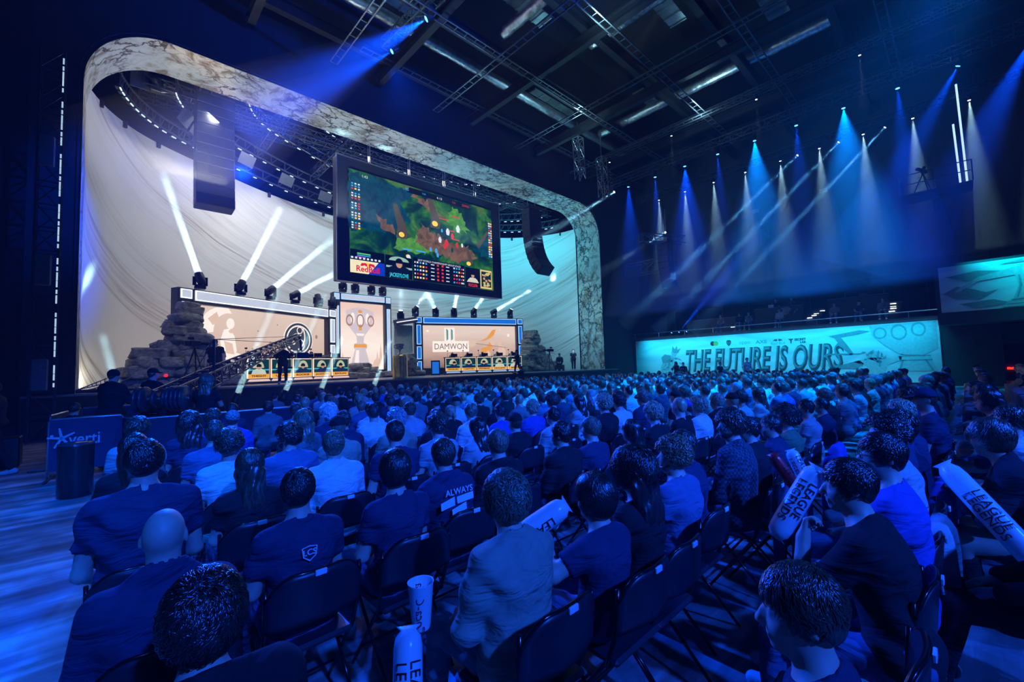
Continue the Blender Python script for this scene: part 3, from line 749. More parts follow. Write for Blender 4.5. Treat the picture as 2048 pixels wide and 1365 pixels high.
    if p.get('glasses'):
        g_ = MB()
        for sg in (-1, 1):
            g_.tube([L2W((sg*.032+.022*math.cos(a), .096, .010+.017*math.sin(a))) for a in np.linspace(0, 6.283, 13)[:-1]], .0016, 5, closed=True)
            g_.tube([L2W((sg*.054,.094,.014)), L2W((sg*.076,.05,.014)), L2W((sg*.080,-.01,.008))], .0018, 5)
        g_.tube([L2W((-.010,.098,.013)), L2W((.010,.098,.013))], .0016, 5)
        out.append(('glasses', g_.mesh(name+'_glasses', BLKM)))
    return out, J
def add_locks(me, hm, hc, Hm, st, n, g, hs, seed, lw, J):
    """tapered strands combed outward from the crown, joined to the hair mesh"""
    rg = np.random.default_rng(int(abs(seed)*97)+5)
    th = rg.uniform(0, 2*np.pi, n*2); cz = rg.uniform(-.55, 1, n*2); sn = np.sqrt(1-cz**2)
    D = np.stack([sn*np.cos(th), sn*np.sin(th), cz], 1)
    c = np.array([0,-.012,.030]); rad = (np.array([.0735,.092,.089])+g*np.array([.75,.8,1.])*.9+{'messy':.007,'curly':.009,'bob':.008,'bighair':.012,'afro':.014,'long':.003}.get(st, 0))*hs
    P = c+D*rad
    ok = ((P[:,1] < .012+np.clip(P[:,2], 0, .05)*.9) | (P[:,2] > .064)) & (P[:,2] > (-.075 if st not in ('long','bob','bighair') else -.04))
    ok &= ~((P[:,2] < -.02) & (P[:,1] > -.03) & (st not in ('long','bob','bighair'))); P = P[ok][:n]; D = D[ok][:n]; N = len(P)
    crown = np.array([.012,-.055,.115])
    out = P-crown; out -= D*np.sum(out*D, 1)[:,None]; out /= np.linalg.norm(out, axis=1)[:,None]+1e-6
    sw = np.cross(D, out)*(.45 if st != 'curly' else 0)*np.sign(np.sin(seed*3))
    jit = {'curly': 1.6, 'messy': .8, 'afro': 1.6, 'bighair': .6}.get(st, .28)
    # neighbouring strands lean the same way, so the hair falls in tufts
    tuft = np.stack([np.sin(P[:,0]*70+seed)+np.sin(P[:,1]*55), np.sin(P[:,1]*64+2*seed)+np.cos(P[:,2]*60), np.sin(P[:,2]*58+3*seed)], 1)
    tan = out*.8+sw+(.45+jit*.5)*tuft*.6+np.array([.25*np.sin(seed*2),-.15,-.1])+rg.normal(0, .30+.25*jit, (N, 3))
    tan -= D*np.sum(tan*D, 1)[:,None]; tan /= np.linalg.norm(tan, axis=1)[:,None]+1e-6
    L = {'short': .045, 'messy': .062, 'curly': .045, 'long': .11, 'bob': .075, 'afro': .05, 'bun': .05, 'pony': .06, 'bighair': .11}.get(st, .045)*rg.uniform(.6, 1.2, N)
    lift = {'short': .007, 'messy': .014, 'curly': .014, 'afro': .02, 'bighair': .014}.get(st, .004)*rg.uniform(.2, 1.5, N)
    SEG = 4; prof = np.array([.9, 1.0, .85, .55, .08]); pts = []
    Q = P.copy(); T = tan.copy()
    ctr = c
    for i in range(SEG+1):
        u = i/SEG
        nrm = (Q-ctr)/rad**2; nrm /= np.linalg.norm(nrm, axis=1)[:,None]
        pts.append(Q+nrm*(lift*np.sin(np.pi*min(1, u*.8)))[:,None]+nrm*.001)
        T = T-nrm*np.sum(T*nrm, 1)[:,None]; T = T+np.array([0,0,-.25 if st in ('long','bob','bighair') else -.10])*u; T /= np.linalg.norm(T, axis=1)[:,None]+1e-6
        Q = Q+T*(L/SEG)[:,None]
        e = (Q-ctr)/rad; k = np.linalg.norm(e, axis=1)[:,None]
        if st not in ('long', 'bighair', 'bob'): Q = ctr+(Q-ctr)/k
        else: Q = np.where((Q[:,2:3] > -.02) | (k < 1), ctr+(Q-ctr)/k, Q)
        if st in ('curly', 'afro'): T = T+np.cross(nrm, T)*1.1
    pts = np.stack(pts, 1)                      # N,5,3
    tg = np.gradient(pts, axis=1); nr = (pts-ctr); sdv = np.cross(tg, nr); sdv /= np.linalg.norm(sdv, axis=2)[:,:,None]+1e-9
    nr /= np.linalg.norm(nr, axis=2)[:,:,None]
    W = lw*prof[None,:,None]*rg.uniform(.6, 1.5, N)[:,None,None]
    ring = np.stack([pts+sdv*W, pts+nr*W*.8, pts-sdv*W], 2)   # N,5,3,3
    Vv = ring.reshape(-1, 3) @ Hm.T+hc
    base = (np.arange(N)*15)[:,None]
    fs = []
    for i in range(SEG):
        for k in range(2):
            fs.append(np.stack([base[:,0]+i*3+k, base[:,0]+i*3+k+1, base[:,0]+(i+1)*3+k+1, base[:,0]+(i+1)*3+k], 1))
    Fq = np.concatenate(fs)
    v0 = np.empty(len(me.vertices)*3, np.float32); me.vertices.foreach_get('co', v0); v0 = v0.reshape(-1, 3)
    f0 = np.empty(len(me.loops), np.int32); me.loops.foreach_get('vertex_index', f0); f0 = f0.reshape(-1, 4)
    nm = me.name; bpy.data.meshes.remove(me)
    return np_mesh(nm, np.concatenate([v0, Vv]), np.concatenate([f0, Fq+len(v0)]), [hm])
def place(parts, label, loc, rz=0, group=None, cat='person', name='person', scale=1.0, mats=None):
    e = thing(name, label, cat, loc, rz, group)
    if scale != 1.0: e.scale = (scale,)*3
    for nm, me in parts:
        o = bpy.data.objects.new(nm, me); link(o, e)
        if mats and nm in mats:
            o.material_slots[0].link = 'OBJECT'; o.material_slots[0].material = mats[nm]
    return e
# ---------------------------------------------------------------- stage sets
def flat(mb, pts): mb.add([(p[0], p[1], 0) for p in pts], [tuple(range(len(pts)))]); return mb
def circ(cx, cy_, rx, ry=None, n=24, a0=0, a1=2*math.pi):
    ry = ry or rx; return [(cx+rx*math.cos(a0+(a1-a0)*i/(n if a1-a0 > 6.2 else n-1)), cy_+ry*math.sin(a0+(a1-a0)*i/(n if a1-a0 > 6.2 else n-1))) for i in range(n)]
def ringp(mb, cx, cy_, r0, r1, n=40, sx=1, sy=1, a0=0, a1=2*math.pi):
    vs = []; full = a1-a0 > 6.2
    for i in range(n+(0 if full else 1)):
        a = a0+(a1-a0)*i/n
        for r in (r0, r1): vs.append((cx+sx*r*math.cos(a), cy_+sy*r*math.sin(a), 0))
    k = len(vs)//2
    mb.add(vs, [(2*i, 2*i+1, 2*((i+1) % k)+1, 2*((i+1) % k)) for i in range(k if full else k-1)]); return mb
def layer(name, polys, m, parent, M, dz):
    """a flat picture element of a lit screen, a hair in front of the one below"""
    mb = MB()
    for p in polys:
        if callable(p): p(mb)
        else: flat(mb, p)
    o = mb.build(name+'_pattern', m, parent); o.matrix_local = M @ Matrix.Translation((0,0,dz)); return o
def gradient_screen(name, c0, c1, c2, st, zs):
    m, t, b = nt(name); c = t.nodes.new('ShaderNodeTexCoord'); s_ = t.nodes.new('ShaderNodeSeparateXYZ'); t.links.new(c.outputs['Object'], s_.inputs[0])
    n = noise(t, .8, 4, .6, coord(t, (.6,1.6,1)), .6)
    a = t.nodes.new('ShaderNodeMath'); a.operation = 'MULTIPLY_ADD'; t.links.new(s_.outputs[1], a.inputs[0]); a.inputs[1].default_value = 1/zs; a.inputs[2].default_value = 0
    a2 = t.nodes.new('ShaderNodeMath'); a2.operation = 'MULTIPLY_ADD'; t.links.new(n.outputs[0], a2.inputs[0]); a2.inputs[1].default_value = .3; t.links.new(a.outputs[0], a2.inputs[2])
    t.links.new(ramp(t, a2.outputs[0], [(.1, c0), (.55, c1), (1, c2)]), b.inputs['Emission Color']); b.inputs['Emission Strength'].default_value = st
    b.inputs['Base Color'].default_value = (.02,.02,.02,1); return m
FR = mat('scenic_frame', (.03,.035,.045), .5)
def scr(*c): return tuple(pow(x/255, 2.2) for x in c)
LWH = glow('panel_white', scr(196,205,222), 1.0); LWE = glow('panel_white_edge', scr(240,243,255), 1.5)
LBL = glow('panel_blue', scr(30,110,215), 1.0); LBE = glow('panel_blue_edge', scr(150,200,255), 1.4)
PK = scr(250,236,222)
ART_W = glow('art_white', scr(252,236,224), 1.1); ART_O = glow('art_orange', scr(240,160,70), 1.0); ART_D = glow('art_dark', scr(62,66,72), .9); ART_P = glow('art_peach', scr(232,196,172), 1.0); ART_S = glow('art_shadow', scr(170,130,112), 1.0)
NAMEO = glow('name_orange', scr(246,168,40), 1.0); NAMEK = glow('name_ink', scr(40,25,10), .6)
PICB = glow('cam_feed_back', scr(18,62,60), .8); PICC = glow('cam_feed_chair', scr(196,200,160), .9); PICH = glow('cam_feed_hair', scr(12,18,20), .6); PICF = glow('cam_feed_face', scr(205,150,110), .9); PICS = glow('cam_feed_shirt', scr(24,48,84), .8); PICW = glow('cam_feed_white', scr(205,215,200), .9); PICT = glow('cam_feed_light', scr(70,190,200), .9)
def lightpanel(par, M, x0, x1, y0, y1, m, me, name='light_panel', e=.045):
    o = MB().box(((x0+x1)/2, (y0+y1)/2, .02), (x1-x0, y1-y0, .04)).build(name, me, par); o.matrix_local = M
    i = MB().box(((x0+x1)/2, (y0+y1)/2, .045), (x1-x0-2*e, y1-y0-2*e, .02)).build('panel_face', m, o)
def portal_frame(name, label, P0, P1, z1, head, col, mL, mE, screen_m, splits, colr=None):
    """scenic frame standing on the stage; local x along the front, y up, z towards the hall"""
    x0 = Vector((P0[0], P0[1], SZ)); d = Vector((P1[0]-P0[0], P1[1]-P0[1], 0)); W = d.length; d.normalize(); Ht = z1-SZ
    M = plane_M((0,0,0), d)
    e = thing(name, label, 'stage set', x0)
    def B(nm, x, y, z, dx, dy, dz, m=FR, bev=.02):
        o = MB().box((x, y, z), (dx, dy, dz), bev=bev).build(nm, m, e); o.matrix_local = M; return o
    B('column', col/2, Ht/2, -.2, col, Ht, .5); B('column', W-col/2, Ht/2, -.2, col, Ht, .5)
    B('header', W/2, Ht-head/2, -.22, W-2*col, head, .46); B('plinth', W/2, .25, -.25, W-2*col, .5, .4)
    sc_ = MB().box((W/2, (Ht-head+.5)/2, -.32), (W-2*col, Ht-head-.5, .06)).build('screen', screen_m, e)
    sc_.matrix_local = M
    lightpanel(e, M @ Matrix.Translation((0,0,.05)), col+.05, W-col-.05, Ht-head+.12, Ht-.06, mL, mE)
    for cx in (col/2, W-col/2):
        lightpanel(e, M @ Matrix.Translation((0,0,.05)), cx-col*.36, cx+col*.36, Ht-.45, Ht-.06, mL, mE)
        for a, b_ in splits: lightpanel(e, M @ Matrix.Translation((0,0,.05)), cx-col*.27, cx+col*.27, a, b_, mL, mE)
    return e, M, W, Ht
SCA = gradient_screen('screen_beige_left', scr(150,118,104), scr(214,184,164), scr(226,200,182), 1.0, 4.2)
SCB = gradient_screen('screen_beige_right', scr(60,52,50), scr(196,160,142), scr(232,208,192), 1.0, 3.6)
SCC = gradient_screen('screen_cream_centre', scr(238,206,190), scr(252,236,222), scr(236,200,182), 1.05, 5.4)
# left team set
A, MA, WA, HA = portal_frame('team_set_frame', 'left stage set frame with white light panels and round emblem screen', (2.2,22.5), (10.2,26.2), 5.5, .62, .62, LWH, LWE, SCA, [(2.2,3.6),(1.15,2.05),(.1,1.0)])
zf = -.28
cx, cyy = 6.35, 2.28
layer('emblem_disc', [circ(cx, cyy, .98)], ART_W, A, MA, zf); layer('emblem_ring', [lambda mb: ringp(mb, cx, cyy, .80, .92), circ(cx, cyy, .72)], ART_D, A, MA, zf+.012)
layer('emblem_lines', [lambda mb: ringp(mb, cx+.06, cyy+.52, .15, .20), lambda mb: ringp(mb, cx-.10, cyy-.08, .36, .43, a0=.9, a1=3.6), lambda mb: ringp(mb, cx-.42, cyy+.18, .78, .86, a0=-1.1, a1=.6), circ(cx-.34, cyy-.18, .11), lambda mb: ringp(mb, cx+.02, cyy-.30, .30, .36, a0=-1.5, a1=1.5)], ART_W, A, MA, zf+.024)
def wing(ox, oy, s_):
    out = []
    for i in range(10): a = 1.4+i*.2; out.append((ox+s_*1.25*math.cos(a), oy+s_*1.35*math.sin(a)))
    for i in range(9, -1, -1): a = 1.4+i*.2; out.append((ox+.28*s_+s_*.8*math.cos(a), oy+.1*s_+s_*.95*math.sin(a)))
    return out
SM = MA @ Matrix.Translation((.15,-.15,0)) @ Matrix.Scale(1.15, 4)
layer('statue_art', [[(1.6,1.9),(1.75,2.35),(2.0,2.42),(2.2,2.1),(2.3,1.5),(2.15,1.2),(2.4,.55),(1.5,.5),(1.75,1.1)], circ(2.02, 2.62, .17, .22), [(2.2,1.45),(2.9,1.25),(3.35,1.32),(3.3,1.2),(2.85,1.12),(2.2,1.2)]]+[wing(1.75, 2.2, .80)], ART_W, A, SM, zf/1.15)
layer('statue_shade', [[(1.75,1.9),(2.1,1.8),(2.2,1.35),(1.85,1.4)], [(1.6,.55),(1.9,1.05),(1.8,.55)], circ(2.06,2.3,.12,.08), [(1.1,2.75),(1.45,3.05),(1.6,2.7),(1.3,2.5)]], ART_P, A, SM, (zf+.012)/1.15)
layer('drifting_leaves', [circ(3.9,2.6,.05,.04,8), circ(4.6,2.0,.09,.11,10), circ(5.0,3.0,.04,.04,8), circ(7.6,2.5,.09,.12,10), circ(3.6,1.7,.05,.05,8)], ART_S, A, MA, zf)
# centre set
Cc, MC, WC, HC = portal_frame('centre_set_frame', 'tall centre frame with cup picture screen and blue-white border', (10.35,27.0), (14.3,27.0), 6.75, .55, .45, LWH, LBE, SCC, [(.3,4.6)])
tx = WC/2-.1
cupo = [(-.95,4.35),(-.88,3.9),(-.75,3.35),(-.45,2.95),(-.28,2.75),(-.22,2.3),(-.42,2.2),(-.45,1.95),(-.36,1.85),(-.55,1.2),(-.7,.6),(.7,.6),(.55,1.2),(.36,1.85),(.45,1.95),(.42,2.2),(.22,2.3),(.28,2.75),(.45,2.95),(.75,3.35),(.88,3.9),(.95,4.35),(.5,4.55),(0,4.62),(-.5,4.55)]
layer('cup_art', [[(tx+a, b_) for a, b_ in cupo]], glow('art_cup', scr(216,200,205), 1.0), Cc, MC, zf)
layer('cup_art_light', [circ(tx-.5,3.9,.14,.36), circ(tx+.5,3.9,.14,.36), circ(tx,3.8,.16,.5), [(tx-.3,2.9),(tx+.3,2.9),(tx+.2,2.75),(tx-.2,2.75)], [(tx-.45,.65),(tx-.1,.65),(tx-.1,1.8),(tx-.3,1.8)]], ART_W, Cc, MC, zf+.012)
layer('cup_art_gold', [circ(tx,4.35,.14,.12), [(tx-.42,2.2),(tx+.42,2.2),(tx+.45,1.98),(tx-.45,1.98)], [(tx-.08,3.5),(tx+.08,3.5),(tx+.12,3.1),(tx-.12,3.1)]], ART_O, Cc, MC, zf+.024)
layer('cup_art_shade', [lambda mb: ringp(mb, tx-.72, 3.75, .16, .24, sy=1.6), lambda mb: ringp(mb, tx+.72, 3.75, .16, .24, sy=1.6), lambda mb: ringp(mb, tx, 3.75, .20, .26, sy=1.7)], ART_S, Cc, MC, zf+.03)
layer('mist_art', [circ(.75,.75,.35,.28), circ(1.1,.65,.3,.2), circ(3.1,.85,.35,.4), circ(2.8,.65,.4,.2), [(3.15,1),(3.3,2.3),(3.42,1)], [(2.95,1),(3.05,1.8),(3.15,1)], [(.6,1),(.7,1.7),(.8,1)]], ART_P, Cc, MC, zf)
# right team set
Bf, MBm, WB, HB = portal_frame('team_set_frame', 'right stage set frame with blue light panels and white block emblem screen', (16.0,26.8), (24.2,24.1), 5.5, .6, .58, LBL, LBE, SCB, [(2.2,3.6),(1.15,2.05),(.1,1.0)])
UP = MBm @ Matrix.Translation((0,.5,0))
layer('emblem_block', [[(1.35,1.15),(4.15,1.15),(4.15,1.95),(1.35,1.95)], [(2.25,1.95),(3.05,1.95),(3.05,2.95),(2.25,2.95)]], ART_W, Bf, UP, zf)
layer('emblem_bars', [[(2.40,1.98),(2.55,2.1),(2.55,2.75),(2.40,2.88)], [(2.75,1.98),(2.9,2.1),(2.9,2.75),(2.75,2.88)]], glow('art_teal', scr(110,160,165), .9), Bf, UP, zf+.012)
text_mesh('DAMWON', .62, glow('art_grey', scr(120,112,108), .9), 'emblem_lettering', Bf, M=UP @ Matrix.Translation((2.75,1.53,zf+.014)), width=2.5)
layer('banner_art', [[(5.0,2.4),(5.6,2.7),(6.1,3.3),(6.4,3.35),(6.2,2.9),(5.9,2.65),(5.5,2.5)], [(5.3,1.1),(5.55,1.6),(5.95,1.9),(5.8,2.3),(5.6,2.0),(5.1,1.9)], [(5.9,1.5),(6.05,2.1),(5.8,2.4),(5.7,1.9)]], ART_O, Bf, MBm, zf+.012)
layer('pennant_art', [[(3.9,2.35),(4.6,2.5),(4.85,2.25),(4.35,1.95)], circ(6.7,2.35,.16,.3), [(6.3,.6),(6.6,2.1),(7.0,2.1),(7.2,1.6),(6.95,.6)], [(5.2,.6),(5.1,1.5),(5.5,1.9),(5.9,1.5),(5.9,.6)], [(5.8,2.5),(6.2,2.55),(6.3,2.1),(5.9,2.1)]], ART_P, Bf, MBm, zf)
layer('pole_art', [[(4.7,2.28),(7.2,1.95),(7.2,1.90),(4.7,2.23)]], ART_S, Bf, MBm, zf+.024)
layer('drifting_leaves', [circ(3.4,2.4,.06,.05,8), circ(7.45,2.9,.1,.13,10), circ(6.75,3.3,.04,.03,8), circ(1.0,3.2,.1,.08,8)], ART_W, Bf, MBm, zf)
# short lit beam joining centre and right sets
jb = MB().bar((14.4,26.7,4.95), (16.0,26.6,5.25), .35, .4).build('link_beam', FR); tag(jb, 'short blue-white lit beam joining centre and right set frames', 'beam')
MB().bar((14.45,26.47,4.97), (15.95,26.37,5.25), .24, .05).build('light_panel', LWE, jb)
MB().box((15.2,26.95,3.1), (1.4,.08,3.5)).build('cloth_panel', mat('teal_cloth', (.45,.5,.48), .8), jb)
# team desks with camera-feed panels
def desk(P0, P1, label, names, mP, mPe, shirts, lean):
    x0 = Vector((P0[0], P0[1], SZ)); d = Vector((P1[0]-P0[0], P1[1]-P0[1], 0)); W = d.length; d.normalize(); M = plane_M((0,0,0), d)
    e = thing('team_desk', label, 'desk', x0)
    def put(o): o.matrix_local = M; return o
    put(MB().box((W/2, .60, -.35), (W+.1, 1.14, .6), bev=.02).build('desk_body', FR, e)); put(MB().box((W/2, 1.19, -.42), (W+.2, .04, .95), bev=.01).build('desk_top', BLKM, e))
    put(MB().box((W/2, .05, .15), (W+.3, .10, .9), bev=.02).build('plinth', FR, e))
    n = len(names); cw = W/n
    for i, nm in enumerate(names):
        a, b_ = i*cw+.03, (i+1)*cw-.03; g = []
        fr = put(MB().box(((a+b_)/2, .70, -.02), (b_-a, .92, .05), bev=.01).build('feed_frame', glow('feed_border', scr(255,226,196), 1.1), e))
        def lay(name, polys, m, dz): 
            o = layer(name, polys, m, fr, Matrix(), dz); return o
        z = .03; ia, ib = a+.035, b_-.035; lo, hi = .44, 1.12; mid = (ia+ib)/2; w2 = ib-ia
        lay('feed_picture', [[(ia,lo),(ib,lo),(ib,hi),(ia,hi)]], PICB, z)
        lay('feed_lights', [[(ia,.60),(ib,.60),(ib,.66),(ia,.66)]], PICT, z+.004)
        lay('feed_chair', [circ(mid+rnd.uniform(-.05,.05), .72, w2*.27, .34, 18, 0, math.pi)], PICC, z+.008)
        dx = lean[i]*w2*.18
        lay('feed_shirt', [[(mid-w2*.36+dx*.3,lo),(mid-w2*.30+dx*.3,.60),(mid-w2*.10+dx,.70),(mid+w2*.10+dx,.70),(mid+w2*.30+dx*.3,.60),(mid+w2*.36+dx*.3,lo)]], PICW if shirts[i] else PICS, z+.012)
        lay('feed_face', [circ(mid+dx, .76, w2*.10, .115, 16)], PICF, z+.016)
        lay('feed_hair', [[(mid+dx+w2*.125*math.cos(q), .80+.12*math.sin(q)) for q in np.linspace(-.25, math.pi+.25, 12)]], PICH, z+.020)
        lay('name_bar', [[(ia,.26),(ib,.26),(ib,lo),(ia,lo)]], NAMEO, z+.004)
        text_mesh(nm, .13, NAMEK, 'name_lettering', fr, M=Matrix.Translation((mid, .345, z+.008)), width=min(w2*.8, .11*len(nm)), bold=.004)
        pd = [(a+.05,.05),(a+.03,.12),(a+.10,.20),(b_-.10,.20),(b_-.03,.12),(b_-.05,.05)]
        o = MB().prism(pd, .0, .16).build('foot_light', mP, e); o.matrix_local = M @ Matrix.Translation((0,-.0,.0))
    return e, M, W
dA = desk((4.72,22.5), (9.85,23.5), 'left team desk with five player camera panels and orange name bars', ['THESHY','LEYAN','ROOKIE','JACKEYLOVE','BAOLAN'], glow('foot_light_warm', scr(236,196,190), 1), LWE, (1,0,0,0,0), (0,-.3,0,.1,0))
dB = desk((17.3,25.0), (21.9,22.0), 'right team desk with five player camera panels and orange name bars', ['NUGURI','CANYON','SHOWMAKER','NUCLEAR','BERYL'], glow('foot_light_cool', scr(150,185,225), 1), LBE, (0,0,0,1,1), (.5,0,-.2,0,0))
# caster side table with the sponsor mark left of the left desk
st_ = thing('side_table', 'small dark side table with white rounded mark, left of left desk', 'table', (4.0,22.6,SZ), .2)
MB().box((0,0,.5), (.75,.5,1.0), bev=.02).build('cabinet', FR, st_); o = MB().box((0,-.26,.5), (.70,.02,.9)).build('front_frame', LWH, st_); MB().box((0,-.275,.5), (.62,.02,.82)).build('front_panel', FR, o)
text_mesh('OPPO', .22, LWE, 'mark_lettering', st_, M=plane_M((0,-.29,.55), (1,0,0)), width=.45)
st_ = thing('side_table', 'small dark side table left of the right desk', 'table', (16.5,25.0,SZ), -.55)
MB().box((0,0,.5), (.6,.5,1.0), bev=.02).build('cabinet', FR, st_); MB().box((0,-.26,.5), (.45,.02,.8)).build('front_panel', LBL, st_)
# monitors and face cameras on the desks, players behind
def monitor(loc, rz, label):
    e = thing('monitor', label, 'monitor', loc, rz, 'monitors on the team desks')
    MB().box((0,0,.14), (.46,.03,.22), bev=.008).build('screen_shell', BLKM, e); MB().tube([(0,.02,.0),(0,.02,.15)], .02, 6).build('stand', BLKM, e)
def facecam(loc, rz, label):
    e = thing('face_camera', label, 'camera', loc, rz, 'small face cameras on the team desks')
    MB().tube([(0,0,0),(0,0,.42)], .008, 6).build('stalk', BLKM, e); MB().box((0,0,.45), (.09,.10,.07), bev=.01).build('camera_body', BLKM, e)
for D, P0, P1, side, nms in ((dA, (4.72,22.5), (9.85,23.5), 'left', None), (dB, (17.3,25.0), (21.9,22.0), 'right', None)):
    dx, dy = (P1[0]-P0[0])/5, (P1[1]-P0[1])/5; ang = math.atan2(dy, dx); nx, ny = -math.sin(ang), math.cos(ang)
    for i in range(5):
        bx, by = P0[0]+dx*(i+.5), P0[1]+dy*(i+.5)
        monitor((bx+nx*.55+dx*.1, by+ny*.55+dy*.1, SZ+1.21), ang, 'black monitor on the %s team desk, %s from its left end' % (side, ordn(i+1)))
        facecam((bx+nx*.5-dx*.32, by+ny*.5-dy*.32, SZ+1.21), ang, 'small face camera on a stalk on the %s team desk, %s from its left end' % (side, ordn(i+1)))
        st = dict(hair='short', hcol='black', top='hoodie' if side == 'left' else 'tee', col='white' if (side, i) in (('left',0),('right',3),('right',4)) else 'navy', yaw=0, nod=.25, seed=60+i, h=.018, hh=.014, locks=300, lw=.004, arms='knee', lean=.1, nolegs=False)
        if (side, i) == ('left', 0): ppl, _ = make_person('player', dict(st, yaw=-.4)); 
        elif i == 0 or i == 3: ppl, _ = make_person('player', st)
        elif i == 1: ppl, _ = make_person('player', st)
        e = place(ppl, 'player seated behind the %s team desk, %s from its left end' % (side, ordn(i+1)), (bx+nx*1.1, by+ny*1.1, SZ+.17), ang+math.pi, 'players behind the desks')
        e.scale = (1.05,)*3
        g = thing('gaming_chair', 'high-backed gaming chair behind the %s team desk, %s from its left end' % (side, ordn(i+1)), 'chair', (bx+nx*1.1, by+ny*1.1, SZ+.12), ang+math.pi, 'gaming chairs behind the desks')
        MB().box((0,.0,.44), (.5,.5,.1), bev=.03).build('seat', CHP, g); MB().prism([(-.25,.5),(-.27,1.0),(-.17,1.28),(.17,1.28),(.27,1.0),(.25,.5)], 0, .09, plane_M((0,-.26,0), (1,0,0))).build('backrest', CL['khaki'], g); MB().tube([(0,0,.06),(0,0,.42)], .03, 8).build('column', BLKM, g); MB().tube([(-.28,0,.04),(.28,0,.04)], .03, 6).build('base', BLKM, g)
for nm_, P0, P1 in (('left', (4.72,22.5), (9.85,23.5)), ('right', (17.3,25.0), (21.9,22.0))):
    dx, dy = P1[0]-P0[0], P1[1]-P0[1]; L_ = math.hypot(dx, dy); o = MB().box((L_/2, 1.35, .06), (L_, 1.3, .12), bev=.01).build('riser', FR, loc=(P0[0],P0[1],SZ), rot=(0,0,math.atan2(dy, dx))); tag(o, 'low dark riser under the players behind the %s desk' % nm_, 'riser')
# rocks
ROCK = concrete('stage_rock', (.16,.15,.13), (.42,.40,.35), .85, (2.2,2.2,5), .6)
def rocks(label, items, seed):
    cx = sum(i[0] for i in items)/len(items); cy_ = sum(i[1] for i in items)/len(items)
    e = thing('rock_stack', label, 'rocks', (cx, cy_, SZ))
    for k, (x, y, z, dx, dy, dz) in enumerate(items):
        mb = MB(); mb.rock((0,0,0), (dx, dy, dz), seed+k); o = mb.build('stone', ROCK, e, smooth=True); o.location = (x-cx, y-cy_, z); o.rotation_euler = (rnd.uniform(-.06,.06), rnd.uniform(-.06,.06), rnd.uniform(-.5,.5))
rr = random.Random(5)
it = []
for lv, (z, x0, x1, n) in enumerate([(.22,.30,4.1,5),(.62,.45,3.9,5),(.98,.75,3.7,4),(1.32,1.0,3.5,3),(1.62,1.45,3.3,3),(1.95,1.85,3.2,2),(2.22,1.9,3.0,2),(2.5,2.0,2.9,1),(2.78,2.1,2.85,1),(3.05,2.2,2.8,1),(3.28,2.25,2.75,1)]):
    w_ = (x1-x0)/n
    for i in range(n): it.append((x0+w_*(i+.5)+rr.uniform(-.1,.1), 21.3+rr.uniform(-.25,.25)+.05*lv, z, w_*1.36, 1.2-.05*lv, .47-.01*lv))
rocks('tall stack of flat grey stones left of the left stage set', it, 3)
it = []
for (z, x0, x1, n) in [(.18,10.0,15.6,8),(.45,10.3,12.3,3),(.45,13.6,15.2,3),(.72,10.8,11.9,2),(.72,13.9,14.9,2),(1.0,14.1,14.8,1),(1.28,14.2,14.7,1)]:
    w_ = (x1-x0)/n
    for i in range(n): it.append((x0+w_*(i+.5)+rr.uniform(-.1,.1), 25.2+rr.uniform(-.2,.2), z, w_*1.34, 1.0, .38))
rocks('low pale stones along the foot of the centre frame', it, 40)
it = []
for (z, x0, x1, n) in [(.2,22.9,26.8,5),(.52,23.0,26.2,4),(.85,23.0,25.6,3),(1.15,23.1,25.3,3),(1.45,23.1,25.0,2),(1.75,23.2,24.8,2),(2.05,23.3,24.6,1),(2.35,23.3,24.3,1),(2.65,23.4,24.2,1),(2.92,23.5,24.1,1)]:
    w_ = (x1-x0)/n
    for i in range(n): it.append((x0+w_*(i+.5)+rr.uniform(-.1,.1), 22.9+rr.uniform(-.2,.2), z, w_*1.34, 1.1, .44))
rocks('stack of rounded pale stones right of the right stage set', it, 80)
# cup on its golden pedestal at the stage edge
GOLD = mat('aged_gold', (.62,.52,.22), .28, .85, .2, 4); SILV = mat('trophy_silver', (.5,.5,.52), .25, .9)
t3 = thing('trophy_pedestal', 'golden fluted pedestal at the stage edge', 'pedestal', (10.5,19.0,SZ))
mb = MB(); n = 8
for k in range(n):
    a = 2*math.pi*k/n; mb.box((0,0,0), (.24,.10,1.0), Matrix.Translation((.30*math.cos(a)*1, .30*math.sin(a), .58)) @ Matrix.Rotation(a+math.pi/2, 4, 'Z'), bev=.03)
mb.lathe([(.34,0),(.36,.04),(.36,.10),(.30,.12),(.26,.5),(.24,1.02),(.33,1.06),(.35,1.1),(.33,1.15)], 24); mb.build('column', GOLD, t3)
t4 = thing('trophy', 'dark silver trophy cup on top of the golden pedestal', 'trophy', (10.5,19.0,SZ+1.15))
MB().lathe([(.16,0),(.15,.05),(.07,.10),(.05,.22),(.10,.28)], 16).build('stem', SILV, t4, True); MB().lathe([(.09,.26),(.19,.38),(.22,.52),(.24,.55),(.20,.54),(.08,.30)], 16, cap=False).build('bowl', SILV, t4, True)
for sg in (-1, 1): MB().tube([(sg*.2,0,.5),(sg*.30,0,.46),(sg*.29,0,.36),(sg*.15,0,.32)], .02, 6).build('handle', SILV, t4, True)
